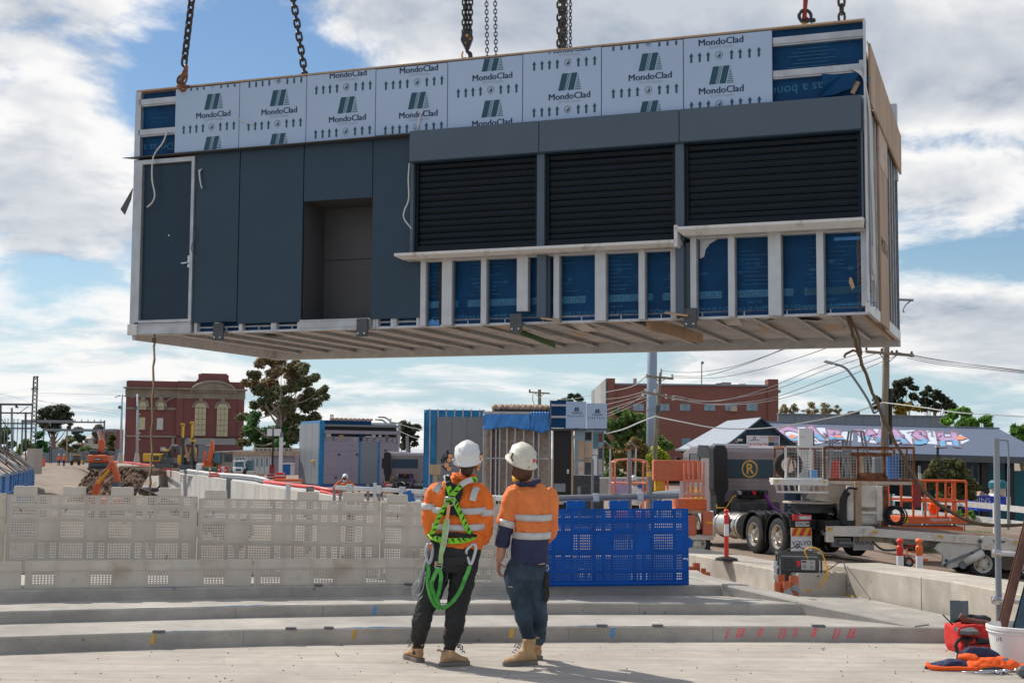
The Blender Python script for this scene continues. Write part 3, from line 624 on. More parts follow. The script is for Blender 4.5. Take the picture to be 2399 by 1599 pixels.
# ---- open right end: steel studs, ply strip, ply panel, track, cables
P('end_ply_strip',MB().add([(ML+.02,.17,3.70),(ML+.02,4.86,3.43),(ML+.02,4.80,2.78),(ML+.02,.17,2.88),(ML+.05,.17,3.70),(ML+.05,4.86,3.43),(ML+.05,4.80,2.78),(ML+.05,.17,2.88)],[(0,1,2,3),(7,6,5,4),(0,4,5,1),(1,5,6,2),(2,6,7,3),(3,7,4,0)]),'ply')
P('end_ply_panel',MB().bx(ML-.01,ML+.02,1.42,2.62,.0,2.31),'ply');P('end_ply_panel',MB().bx(ML-.005,ML+.025,1.44,2.64,2.29,2.9),'ply_pale')
for v in (.03,.42,.82,1.25,2.75,3.2,3.62,4.05,4.5):
    P('end_stud',MB().bx(ML-.10,ML-.005,v,v+.012,.1,3.3).bx(ML-.10,ML-.005,v,v+.07,.1,3.3,None) if v > 2.7 else MB().bx(ML-.10,ML-.005,v,v+.05,.1,2.95),'galv')
P('end_lining',MB().bx(ML-.16,ML-.11,.1,MD,.0,3.3),'ply_pale')
P('end_track',MB().bx(ML-.05,ML+.01,.0,1.40,.0,.15),'white_paint');P('end_track',MB().bx(ML-.05,ML+.01,2.66,MD,.0,.15),'white_paint')
P('corner_angle',MB().bx(ML-.015,ML+.01,-.10,.03,.15,3.95),'stud_white')
P('rear_post',MB().bx(ML-.08,ML+.03,4.30,4.46,2.6,3.86),'galv')
m=MB();rn=random.Random(8)
L,Rr=[],[]
for i in range(26):
    t=i/25;v=.2+4.5*t;L.append((ML+.0,v,3.70-.27*t+.02));Rr.append((ML+.01,v,3.70-.27*t+.05+rn.uniform(.0,.10)*(t > .2)))
for i in range(25):m.quad(L[i],L[i+1],Rr[i+1],Rr[i])
P('torn_insulation',m,'insulation')
m=MB();m.text('MOD 6',.30,T3(ML+.0225,2.0,1.15) @ RZ(pi/2));P('stencil',m,'pant_black')
def cable(pts,r=.012,mt='cable_white',n=5,nm='cable'):return P(nm,MB().tube(curve_pts(pts,5),r,n),mt,smooth=True)
cable([(.63,-.05,3.26),(.58,-.08,3.08),(.42,-.10,2.85),(.40,-.09,2.5),(.45,-.08,2.25),(.42,-.09,2.12),(.32,-.09,2.04)],.013)
cable([(1.27,-.01,2.62),(1.255,-.05,2.55),(1.28,-.05,2.38),(1.31,-.05,2.29)],.012)
cable([(1.22,-.01,2.61),(1.24,-.04,2.57),(1.26,-.05,2.52)],.01)
cable([(5.13,-.07,3.26),(5.08,-.09,3.1),(5.05,-.10,2.93)],.012);cable([(1.96,-.065,3.36),(2.06,-.075,3.31),(2.2,-.07,3.25)],.010,'cable_white')
cable([(4.94,-.12,2.44),(4.93,-.13,2.2),(4.935,-.12,1.9),(4.87,-.13,1.72),(4.87,-.13,1.6),(4.98,-.1,1.45)],.011)
cable([(1.15,-.02,1.7),(1.2,-.05,1.55),(1.14,-.05,1.35),(1.2,-.04,1.22),(1.25,-.05,1.18)],.006,'clad_grey')
for i,(o,lo) in enumerate(((.0,.62),(.05,.70),(.10,.55),(.16,.45),(-.03,.66))):
    cable([(11.40+.04*i,-.05,3.33),(11.58,-.08,3.15),(ML+.04,-.02+o,2.75),(ML+.05,.05+o,2.0),(ML+.06,.10+o,1.2),(ML+.06,.06+o,lo),(ML+.05,.12+o,lo-.10),(ML+.06,.2+o,lo+.12),(ML+.05,.15+o,1.0)],.009)
for i in range(2):P('conduit',MB().tube([(ML+.03,.10+.07*i,.9),(ML+.03,.11+.07*i,.45)],.022,8),'cable_white')
cable([(ML+.02,.2,3.0),(ML+.05,.45,3.05),(ML+.05,.5,2.85),(ML+.04,.25,2.8)],.006)
P('debris_flap',MB().prism([(-.02,2.38),(-.24,2.05),(-.16,1.96),(-.05,2.2)],-.02,.0),'recess_grey')
# ---- rigging: chains, hooks, shackles and tag ropes
def link_mesh(L,r,mt):
    m=MB();n=12;rings=[];w=L*.30
    for i in range(n):
        a=2*pi*i/n;e=V((cos(a),0,sin(a)));c=V((w*cos(a),0,(L/2-w)*(1 if sin(a) > .01 else-1 if sin(a) <-.01 else 0)+w*sin(a)))
        rings.append([c+e*(r*cos(2*pi*j/5))+V((0,r*sin(2*pi*j/5),0)) for j in range(5)])
    rings.append(rings[0]);m.loft(rings,False);return mesh('chain_link',m,mt,True)
def chain(a,b,L,r,mt,label,joined=False,sag=.0,start=0.):
    a,b=V(a),V(b);d=b-a;L*=LS;r*=LS;n=int(d.length/(L-2.2*r));q=d.to_track_quat('Z','Y').to_matrix().to_4x4()
    me=link_mesh(L,r,mt)
    root=thing('lifting_chain',label,'chain',a,0,'chains that carry the module')
    if joined:
        m=MB();vs=[v.co for v in me.vertices];fs=[tuple(p.vertices) for p in me.polygons]
        for i in range(n):m.add(vs,fs,Matrix.Translation(d*((i+.5)/n)) @ q @ RZ(pi/2*(i % 2)+.3))
        o=part('chain_links',m,mt,root,smooth=True);o['kind']='stuff'
    else:
        for i in range(n):
            t=(i+.5)/n;o=part('chain_link',me,None,root);o.matrix_local=Matrix.Translation(d*t+V((sag*4*t*(1-t),0,0))) @ q @ RZ(pi/2*(i % 2)+.35)
    return root
d0,d1=22.4,26.4
chain(hg(431,152,d0), hg(472,-190,d0-.4),.17,.022,'chain','leftmost thick lifting chain, rising from the hook at the module front corner',sag=-.0)
chain(hg(716,186,d1), hg(658,-190,d1-1.),.17,.022,'chain','bare lifting chain leaning left, behind the second printed sheet')
for i,(x0,x1) in enumerate(((1087,1090),(1094,1095.5),(1101,1108))):
    chain(hg(x0,82,21.0), hg(x1,-190,20.6),.10,.013,'chain',['left fall of the three chains above the dark hook block','middle fall of the three chains above the dark hook block','right fall of the three chains above the dark hook block'][i],True)
chain(hg(1141.5,140,25.2), hg(1137,-190,25),.09,.010,'chain','left one of the thin hanging chains right of the hook block',True)
chain(hg(1162,138,25.2), hg(1157,-190,25),.09,.010,'chain','right one of the thin hanging chains right of the hook block',True)
for i,(x,L,r,dd) in enumerate(((1311,.13,.017,20.4),(1319,.13,.021,20.6),(1327,.08,.009,24.6),(1336,.08,.009,24.7))):
    chain(hg(x,124-i*2,dd), hg(x+(1 if i < 2 else .5),-190,dd),L,r,'chain',['left thick chain of the bundle above the middle of the module','right thick chain of the bundle above the middle of the module','left thin chain of the bundle above the middle of the module','right thin chain of the bundle above the middle of the module'][i],True)
chain(hg(1972,50,22.6), hg(1969,-190,22.4),.17,.022,'chain','bare lifting chain behind the blue right end of the parapet')
def px_thing(name,label,cat,px,py,d,group=None):t=thing(name,label,cat,hg(px,py,d),0,group);t.scale=(LS,LS,LS);return t
S=22.4/FP
h=px_thing('chain_hook','rusty hook and shackle at the foot of the leftmost chain','hook',431,178,d0,'lifting hooks')
part('hook_body',MB().tube([(.035,0,.17),(.02,0,.08),(-.01,0,.0),(-.045,0,-.09),(-.07,0,-.14)],[.03,.045,.05,.04,.03],8),'chain_rust',h,smooth=True)
part('hook_point',MB().tube(curve_pts([(-.01,0,.06),(-.09,0,-.03),(-.10,0,-.11),(-.05,0,-.15),(.0,0,-.12)]),[.018]*21,6),'chain',h,smooth=True)
part('hook_point',MB().tube(curve_pts([(.03,0,.1),(.05,0,.0),(.03,0,-.1),(-.02,0,-.12)]),[.018]*16,6),'chain_rust',h,smooth=True)
part('shackle',MB().ring((-.02,0,-.18),.055,.018,12).cyl((-.11,0,-.165),(.09,0,-.165),.02,8),'chain_rust',h,smooth=True)
part('shackle_bow',MB().tube(curve_pts([(-.05,0,-.17),(-.05,.04,-.23),(0,.05,-.26),(.03,.02,-.2)]),.016,6),'hook_yellow',h,smooth=True)
h=px_thing('hook_block','dark chain pulley block with open hook above the fourth sheet','hook block',1094,95,21.0,'lifting hooks')
part('block_body',MB().prism([(-.07,.13),(.0,.16),(.07,.12),(.095,.03),(.04,-.13),(-.03,-.13),(-.095,.0)],-.07,.07),'hook_dark',h,bevel=.02)
part('block_bolt',MB().cyl((.0,-.085,.05),(.0,.085,.05),.025).cyl((-.02,-.085,-.06),(-.02,.085,-.06),.015).cyl((.05,-.085,.0),(.05,.085,.0),.015),'hook_yellow',h)
part('hook',MB().tube(curve_pts([(.0,0,-.12),(.01,0,-.17),(.05,0,-.21),(.05,0,-.28),(.0,0,-.31),(-.06,0,-.28)]),[.028]*10+[.034]*10+[.02]*6,8),'hook_dark',h,smooth=True)
part('latch',MB().tube([(-.06,0,-.17),(-.075,0,-.24),(-.05,0,-.30)],.013,6),'hook_yellow',h);part('shackle',MB().ring((-.02,0,-.31),.04,.014,12),'hook_yellow',h)
h=px_thing('lifting_shackle','steel bow shackle under a red sling at the right end of the module','shackle',1886,38,19.6,'lifting hooks')
part('bow',MB().ring((0,0,0),.085,.026,16),'hook_dark',h,smooth=True);part('pin',MB().cyl((-.07,0,-.075),(.12,0,-.06),.022).ball((.12,0,-.06),.035,8).cyl((-.02,0,.02),(.1,0,-.1),.014),'hook_dark',h)
part('sling',MB().tube([(-.01,0,-.05),(.0,0,.1),(.02,0,.4),(.02,.0,1.4)],[.035,.03,.045,.04],8),'red_dark',h,smooth=True);part('lug',MB().prism([(-.06,-.24),(.05,-.24),(.02,-.1),(-.05,-.1)],-.02,.02),'hook_yellow',h)
rl=curve_pts([hg(361,782,21.6), hg(362,800,21.6), hg(360,860,21), hg(357,960,20.2), hg(355,1060,19.6), hg(352,1110,19.2), hg(352,1160,19), hg(351,1290,18.6)],4)
t=thing('tag_rope','brown tag rope hanging from the left bottom corner of the module','rope',rl[0],0,'tag ropes');part('rope',MB().tube([p-rl[0]+V((.012*sin(i*2.1),0,0)) for i,p in enumerate(rl)],[.018+.003*(i % 2) for i in range(len(rl))],6),'rope',t,smooth=True)
part('knot',MB().ball((.0,0,-.10),(.045,.045,.06),8),'rope',t)
rp=curve_pts([hg(1985,738,19.2), hg(1996,775,19.2), hg(2008,815,19.2), hg(2015,838,19.1), hg(2045,920,19), hg(2085,1010,18.8), hg(2130,1095,18.6), hg(2180,1165,18.4), hg(2260,1215,18.2), hg(2330,1230,18), hg(2470,1225,17.8)],4)
t=thing('tag_rope','thick brown tag rope slanting down from the right end of the module','rope',rp[0],0,'tag ropes');part('rope',MB().tube([p-rp[0]+V((.012*sin(i*2.3),0,0)) for i,p in enumerate(rp)],[.024+.004*(i % 2) for i in range(len(rp))],6),'rope',t,smooth=True)
k0= hg(2014,825,19.1)-rp[0]
part('knot',MB().ball(k0,(.045,.045,.09),8).tube([k0,k0+V((-.10,0,.03)),k0+V((-.22,0,-.03)),k0+V((-.24,0,-.08))],.02,6).tube(curve_pts([rp[0]-rp[0]+V((.03,0,0)), hg(2012,790,19.2)-rp[0],k0]),.02,6),'rope',t)
# ================================================================ perforated edge screens
def zp(x):return x*2.0/1395
def screen_mesh(mt,tabs):
    patches=[]
    for c in range(4):
        o=378*c*.93+20
        patches+=[(o+22,o+192,12,66,1),(o+22,o+186,104,144,0),(o+16,o+186,184,300,0),(o+10,o+184,336,444,0),(o+8,o+182,464,522,0)]
        for a,b in ((212,262),(296,346)):patches+=[(o+a,o+b,12,66,0),(o+a,o+b,108,160,0),(o+a,o+b,332,446,0),(o+a,o+b,464,522,0)]
    Wp,Hp=1395.,560.
    patches=[p for p in patches if p[1] < Wp-6]
    m=MB();sc=zp(1.)
    def rect(x0,x1,y0,y1):
        if x1-x0 > .01 and y1-y0 > .01:m.quad((x0*sc,0,-y0*sc),(x0*sc,0,-y1*sc),(x1*sc,0,-y1*sc),(x1*sc,0,-y0*sc))
    ys=sorted(set([0,Hp]+[p[2] for p in patches]+[p[3] for p in patches]))
    for y0,y1 in zip(ys,ys[1:]):
        segs=sorted((p[0],p[1]) for p in patches if p[2] <=y0 and p[3] >=y1);x=0
        for a,b in segs:rect(x,a,y0,y1);x=b
        rect(x,Wp,y0,y1)
    for x0,x1,y0,y1,trap in patches:
        nx=max(2,int(round((x1-x0)/19.)));ny=max(2,int(round((y1-y0)/18.)));dx,dy=(x1-x0)/nx,(y1-y0)/ny
        for j in range(ny):
            for i in range(nx):
                a,b,c,d=x0+i*dx,x0+(i+1)*dx,y0+j*dy,y0+(j+1)*dy
                skip=trap and abs((a+b)/2-(x0+x1)/2) > (x1-x0)/2*(.55+.5*(j+1)/ny)
                if skip:rect(a,b,c,d);continue
                cx,cy=(a+b)/2,(c+d)/2;r=5.1;n=len(m.v)
                m.v+=[(p*sc,0,-q*sc) for p,q in ((a,c),(a,d),(b,d),(b,c))]
                m.v+=[((cx+r*cos(t))*sc,0,-(cy+r*sin(t))*sc) for t in [pi*(1.25-.25*k) for k in range(8)]]
                e=[n+4+k for k in range(8)]
                # corner order: a,c (up left) -> a,d (down left) -> b,d -> b,c; ring starts up left and runs the same way
                m.f+=[(n,n+1,e[2],e[1],e[0]),(n+1,n+2,e[4],e[3],e[2]),(n+2,n+3,e[6],e[5],e[4]),(n+3,n,e[0],e[7],e[6])];m.mi+=[0]*4
    return mesh('perforated_sheet',m,mt)
def screen_parts(root,mt,tabs,sheet):
    sc=zp(1.)
    o=part('perforated_sheet',sheet,None,root);sm=o.modifiers.new('thick','SOLIDIFY');sm.thickness=.006;sm.offset=1
    r=MB();B=lambda x0,x1,y0,y1,t:r.bx(x0*sc,x1*sc,-t,0,-y1*sc,-y0*sc)
    for y,t in ((78,.014),(164,.014),(312,.014),(452,.014)):B(4,1391,y,y+9,t)
    for c in range(4):
        g=378*c*.93+20
        for x in (g-4,g+194):B(x,x+8,6,535,.013)
        B(g+14,g+190,95,100,.010);B(g+14,g+190,176,181,.010);B(g+14,g+190,304,309,.010)
    B(0,6,0,560,.012);B(1389,1395,0,560,.012);B(0,1395,0,5,.010)
    part('stiffening_rib',r,mt,root)
    part('bottom_lip',MB().bx(8*sc,1380*sc,-.045,0,-548*sc,-530*sc).bx(8*sc,1380*sc,-.03,0,-560*sc,-549*sc),mt,root,bevel=.004)
    for t in tabs:
        part('hook_tab',MB().prism([((t-84)*sc,-.002),((t+84)*sc,-.002),((t+84)*sc,.075),((t+76)*sc,.086),((t+10)*sc,.086),((t+8)*sc,.080),((t-10)*sc,.080),((t-12)*sc,.086),((t-76)*sc,.086),((t-84)*sc,.075)],-.016,.03),mt,root,bevel=.004)
    part('locking_ear',MB().cyl((1395*sc,-.014,-.36),(1395*sc,.006,-.36),.055,16).cyl((1402*sc,-.020,-.36),(1402*sc,-.012,-.36),.022,12),mt,root)
SH_G,SH_B=screen_mesh('screen_grey',()),screen_mesh('screen_blue',())
TABS=[127,479,830,1182]
def ties(root,pts,sc=zp(1.)):
    for x,y,l,a in pts:part('cable_tie',MB().tube(curve_pts([(x*sc,-.02,-y*sc),(x*sc+l*.2*a,-.05,-y*sc-l*.4),(x*sc+l*.5*a,-.03,-y*sc-l)],3),.004,4),'black',root)
def screen(px,py,d,px1,py1,d1,mt,sheet,tabs,label,zlow=None):
    a,b=at(px,py,d),at(px1,py1,d1)
    rz=atan2(b.y-a.y,b.x-a.x);k=hypot(b.x-a.x,b.y-a.y)/2.0
    t=thing('edge_screen',label,'screen',a,rz,'perforated screens along the platform edge');t.scale=(k,1,1)
    t.rotation_euler=(radians(1.2),math.atan2(-(b.z-a.z),hypot(b.x-a.x,b.y-a.y)),rz)
    screen_parts(t,mt,tabs,sheet);return t
G='screen_grey'
s0=screen(-425,1150,14.0,16,1154,14.5,G,SH_G,TABS,'grey perforated screen cut off by the left edge of the photo')
s1=screen(18,1157,14.42,464,1162,14.85,G,SH_G,TABS,'grey perforated screen, second from the left, below the excavators')
s2=screen(466,1166,14.82,892,1173,15.1,G,SH_G,[127,830,1182],'grey perforated screen with one hook tab broken off, left of the harness man')
s3=screen(893,1176,15.12,1300,1182,15.3,G,SH_G,TABS,'grey perforated screen partly hidden behind the two standing men')
s4=screen(1238,1192,15.0,1612,1190,15.1,'screen_blue',SH_B,[415,790,1170],'bright blue perforated screen right of the man in the navy and orange shirt')
ties(s1,((1235,100,.03,-1),(430,96,.03,-1),(1180,420,.10,-.6),(95,98,.03,1)))
ties(s2,((120,96,.03,-1),(1150,90,.05,.2),(1110,395,.12,.4),(820,110,.01,-4)))
ties(s3,((130,85,.05,.3),))
part('inspection_holes',MB().bx(0,.04,-.019,-.017,0,.012).bx(.05,.062,-.019,-.017,-.012,.012),'white_plastic',s4,loc=(1.93,0,-.53))
# lower kick panels behind the screens
def kick(a,b,label,n):
    a,b=V(a),V(b);L=hypot(b.x-a.x,b.y-a.y);t=thing('kick_panel',label,'panel',a,atan2(b.y-a.y,b.x-a.x),'kick panels below the edge screens')
    m=MB();h=.27
    def rect(x0,x1,z0,z1):m.quad((x0,0,z0),(x1,0,z0),(x1,0,z1),(x0,0,z1))
    fields=[(L*(i+.12)/n,L*(i+.50)/n) for i in range(n)]
    z0,z1=.02,.16;rect(0,L,0,z0);rect(0,L,z1,h);x=0
    for f0,f1 in fields:
        rect(x,f0,z0,z1);x=f1;nx=int((f1-f0)/.027);ny=6
        for j in range(ny):
            for i in range(nx):
                a0,b0,c,d=f0+(f1-f0)*i/nx,f0+(f1-f0)*(i+1)/nx,z0+(z1-z0)*j/ny,z0+(z1-z0)*(j+1)/ny;cx,cy,r=(a0+b0)/2,(c+d)/2,.0082;k=len(m.v)
                m.v+=[(a0,0,c),(b0,0,c),(b0,0,d),(a0,0,d)]+[(cx+r*cos(q),0,cy+r*sin(q)) for q in [pi*(-.75+.25*w) for w in range(8)]]
                e=[k+4+w for w in range(8)];m.f+=[(k,k+1,e[2],e[1],e[0]),(k+1,k+2,e[4],e[3],e[2]),(k+2,k+3,e[6],e[5],e[4]),(k+3,k,e[0],e[7],e[6])];m.mi+=[0]*4
    rect(x,L,z0,z1)
    o=part('perforated_sheet',m,G,t);sm=o.modifiers.new('thick','SOLIDIFY');sm.thickness=.006
    r=MB()
    for f0,f1 in fields:r.bx(f0-.03,f0-.015,-.012,0,0,h).bx(f1+.015,f1+.03,-.012,0,0,h)
    r.bx(0,L,-.012,0,.17,.18);part('stiffening_rib',r,G,t)
for i,(x0,x1) in enumerate(((-7.0,-4.75),(-4.72,-2.62),(-2.60,-.5),(-.48,1.75))):
    kick((x0,on_line(R3,x0)+.10,.362),(x1,on_line(R3,x1)+.10,.362),['grey kick panel under the leftmost screen','grey kick panel under the second screen from the left','grey kick panel under the screen left of the harness man','grey kick panel under the blue screen'][i],4)
# posts and rails of the edge protection
def post(px,y0,y1,d,w,mt,label,nm='edge_post',group='edge protection posts'):
    a,b=at(px,y1,d),at(px,y0,d);m=MB().bx(-w/2,w/2,-.02,.02,0,b.z-a.z)
    return solo(nm,m,mt,label,'post',a,group)
for px,y0,y1,w,lab in ((1387,1075,1300,.026,'slim grey steel post rising behind the left third of the blue screen'),(1474,1054,1300,.036,'taller grey steel post rising behind the middle of the blue screen'),(1524,1112,1300,.030,'dark steel post with a yellow cap right of the taller post behind the blue screen'),
                     (671,1132,1330,.045,'wide galvanised post left of the man taking a photo'),(875,1130,1330,.036,'galvanised post right of the man taking a photo'),(1356,1139,1300,.03,'short pale stub post behind the left end of the blue screen')):
    d=15.6;a,b=at(px,y1,d),at(px,y0,d);lean=.05 if px==1524 else 0
    t=thing('edge_post',lab,'post',(a.x,a.y,.36),0,'edge protection posts');H=b.z-.36
    part('post',MB().bar((lean,0,0),(-lean*.4,0,H),w*1.0,.04),'steel_grey' if px > 1000 else 'galv',t)
    if px==1524:part('cap',MB().bar((-lean*.36,0,H-.02),(-lean*.45,0,H+.03),.04,.05),'machine_yellow',t)
    else:part('base_plate',MB().bx(-.06,.06,-.05,.05,0,.008),'galv',t)
def rail(p,q,r,mt,label,clamps=()):
    a,b=V(p),V(q);t=thing('guard_rail',label,'rail',a,0,'tube rails along the platform edge');part('tube',MB().cyl((0,0,0),b-a,r,10),mt,t,smooth=True,sharp=40)
    for k in clamps:c=(b-a)*k;part('clamp',MB().box(c,(.07,.09,.09)),'galv',t,bevel=.01)
rail(at(1255,1168,15.35),at(1590,1160,15.45),.035,'steel_grey','dark steel tube running along the top of the blue screen',(.1,.42,.73))
rail(at(1265,1170,15.9),at(1360,1171,15.9),.025,'tube_galv','pale tube rail right behind the left end of the blue screen',(.5,))
rail(at(1530,1158,15.8),at(1592,1151,15.9),.03,'tube_galv','short pale tube rail at the right end of the blue screen',())
rail(at(785,1141,16.2),at(1010,1152,16.2),.025,'tube_galv','pale tube rail behind the screens in front of the far truck',(.15,.45,.7,.95))
rail(at(900,1172,15.9),at(985,1176,15.9),.025,'white_paint','short white tube left of the harness man at waist height',(.3,))
rail(at(1150,1165,15.9),at(1262,1170,15.9),.03,'white_paint','white tube rail between the two standing men',(.7,))
rail(at(780,1185,16.0),at(905,1190,16.0),.022,'tube_galv','lower pale tube rail behind the third screen',())
for px in (783,798,822,841,863,887,965):pass
fl=at(955,1166,15.7)
solo('marker_flag',MB().prism([(-.05,.06),(.03,.09),(.09,-.03),(.02,-.04),(-.05,-.0)],-.02,.02),'container_blue','small blue marker flag hanging from the tube rail left of the harness man','flag',fl)
for i,px in enumerate((783,797,822,841,862,888)):
    a=at(px,1195,16.3);b=at(px,(1140,1134,1146,1143,1133,1139)[i],16.3)
    solo('rebar_stub',MB().bar((0,0,0),b-a,.03,.03),'steel_grey',['first grey stub bar on the rail, counted from the posing photographer side','second grey stub bar, tall, beside the orange worker with the camera','third grey stub bar on the rail, short, right of the orange worker','fourth grey stub bar on the rail, short, right of the orange worker','fifth grey stub bar, tall, left of the broad galvanised post','sixth grey stub bar, right of the broad galvanised post'][i],'stub bar',a,'stub bars along the far rail')
st=at(1018,1100,15.9);b=at(1018,1190,15.9)
t=thing('survey_stake','timber survey stake with a block on top beside the left elbow of the harness man','stake',b);part('stake',MB().bx(-.022,.022,-.02,.02,0,st.z-b.z),'timber',t);part('block',MB().bx(-.06,.06,-.04,.03,st.z-b.z-.05,st.z-b.z+.06),'timber',t)
# ================================================================ people
CLOUD=D.textures.new('cloth_folds','CLOUDS');CLOUD.noise_scale=.042;CLOUD.noise_depth=2
CREASE=D.textures.new('cloth_creases','MARBLE');CREASE.noise_scale=.09;CREASE.turbulence=9;CREASE.marble_type='SHARPER';CREASE.noise_depth=3
FOLD=D.textures.new('cloth_big_folds','CLOUDS');FOLD.noise_scale=.13;FOLD.noise_depth=2
def cloth(o,vox=.012,it=7,amp=.010,big=.014,tex=CLOUD,crease=0.):
    r=o.modifiers.new('fuse','REMESH');r.mode='VOXEL';r.voxel_size=vox;r.use_smooth_shade=True
    s=o.modifiers.new('relax','SMOOTH');s.factor=.5;s.iterations=it
    for tx,a in ((FOLD,big),(tex,amp),(CREASE,crease)):
        if a:d=o.modifiers.new('folds','DISPLACE');d.texture=tx;d.strength=a;d.mid_level=.5;d.texture_coords='LOCAL'
    return o
def ell(m,rows,n=20):
    rings=[]
    for r in rows:
        c,rx,ry=V(r[0]),r[1],r[2];a=r[3] if len(r) > 3 else 0;R=RZ(a)
        rings.append([c+R @ V((rx*math.copysign(abs(cos(2*pi*k/n))**.85,cos(2*pi*k/n)),ry*math.copysign(abs(sin(2*pi*k/n))**.85,sin(2*pi*k/n)),0)) for k in range(n)])
    return m.loft(rings)
def limb(m,pts,rs,n=14,sub=4):
    P=curve_pts(pts,sub);R=[]
    for i in range(len(P)):t=i/sub;k=min(int(t),len(rs)-2);R.append(lerp(rs[k],rs[k+1],t-k))
    return m.tube(P,R,n)
def finger(m,base,d1,up,lens,r,curl):
    d=V(d1).normalized();u=V(up).normalized();ax=d.cross(u).normalized();p=V(base);pts=[p-d*.012,p]
    for i,l in enumerate(lens):
        d=Matrix.Rotation(curl*(.7+.3*i),3,ax) @ d;p=p+d*l;pts.append(p)
    m.tube(pts,[r,r,r*.95,r*.88,r*.6],7)
def hand(m,wrist,d,palm,thumb_side,curl=.45,s=1.):
    w=V(wrist);d=V(d).normalized();n=V(palm).normalized();t=V(thumb_side).normalized()
    rings=[]
    for k,(l,wd,th) in enumerate(((0,.027,.021),(.03,.034,.019),(.06,.041,.017),(.095,.040,.013))):
        c=w+d*l*s;rings.append([c+t*(wd*s*cos(2*pi*j/12))+n*(th*s*sin(2*pi*j/12)) for j in range(12)])
    m.loft(rings)
    for k,(o,L) in enumerate(((.028,.9),(.010,1.),(-.009,.95),(-.027,.75))):
        finger(m,w+d*.092*s+t*o*s,d+t*o*2,n,[.040*L*s,.026*L*s,.020*L*s],.0088*s,curl)
    finger(m,w+d*.035*s+t*.034*s,d*.75+t*.75+n*.25,n-t*.5,[.036*s,.028*s,.022*s],.0105*s,curl*.6)
def head(m,c,R,s=1.):
    q=lambda x,y,z:c+R @ V((x*s,y*s,z*s))
    X=Matrix.Translation(c) @ R.to_4x4() @ Matrix.Scale(s,4)
    m.ball((0,.012,.03),(.076,.094,.098),18,X);m.ball((0,-.022,-.045),(.058,.068,.075),16,X)
    m.ball((0,-.060,-.085),(.032,.03,.028),10,X)
    m.tube([q(0,-.088,.02),q(0,-.104,-.012),q(0,-.112,-.028),q(0,-.095,-.038)],[.008*s,.011*s,.015*s,.010*s],8)
    for k in (-1,1):
        m.ball((.077*k,.006,-.012),(.011,.020,.032),10,X @ Matrix.Rotation(.2*k,4,'Z'))
        m.ball((.034*k,-.076,.018),(.017,.014,.010),8,X)
        m.ball((.030*k,-.082,.036),(.024,.010,.006),8,X)
    m.ball((0,-.090,-.062),(.024,.008,.006),8,X);m.ball((0,-.087,-.072),(.021,.008,.006),8,X)
def boot(t,heel,toe,shaft_top,mt='boot',s=1.):
    heel,toe,top=V(heel),V(toe),V(shaft_top);d=toe-heel;L=d.length;d.normalize();sd=V((-d.y,d.x,0));up=V((0,0,1))
    rings=[]
    for l,w,h0,h1 in ((-.02,.020,.03,.07),(.0,.037,.025,.11),(.07,.040,.025,.125),(.14,.040,.025,.115),(.19,.046,.025,.085),(.235,.050,.025,.072),(.275,.043,.025,.066),(.30,.020,.03,.05)):
        k=L/.28;c=heel+d*l*k
        rings.append([c+sd*(w*cos(2*pi*j/14))+up*((h0+h1)/2+(h1-h0)/2*sin(2*pi*j/14)) for j in range(14)])
    m=MB().loft(rings)
    a0=heel+d*.055+up*.07;top=V((top.x,a0.y+.15*(top.y-a0.y),top.z))
    ell(m,[(a0,.050,.052),(a0.lerp(top,.4),.050,.052),(a0.lerp(top,.8),.054,.056),(top,.057,.060)],14)
    o=cloth(part('boot',m,mt,t),.009,5,.006,.004)
    sl=MB();P=[]
    for l,w in ((-.03,.022),(-.01,.042),(.06,.044),(.13,.040),(.19,.049),(.24,.053),(.285,.043),(.312,.016)):P.append((l*L/.28,w))
    ol=[heel+d*l+sd*w for l,w in P]+[heel+d*l-sd*w for l,w in reversed(P)]
    n=len(ol);vs=[p for p in ol]+[p+up*.034 for p in ol]
    sl.add(vs,[tuple(reversed(range(n))),tuple(range(n,2*n))]+[(i,(i+1) % n,n+(i+1) % n,n+i) for i in range(n)])
    part('sole',sl,'sole',o,bevel=.005)
    ls=MB()
    for i in range(4):c=heel+d*(.13+.018*i)+up*(.155-.018*i);ls.tube([c-sd*.028,c+up*.012+d*.008,c+sd*.028],.004,5)
    c=heel+d*.115+up*.17
    for k in (-1,1):ls.tube(curve_pts([c,c+sd*.03*k+d*.03,c+sd*.05*k+d*.04-up*.03,c+sd*.02*k+d*.05-up*.01],3),.0035,4)
    part('lace',ls,'sole',o)
    part('pull_tab',MB().tube([top-d*.055,top-d*.075+up*.01,top-d*.09+up*.0],.012,6,flat=.004),mt,o)
    return o
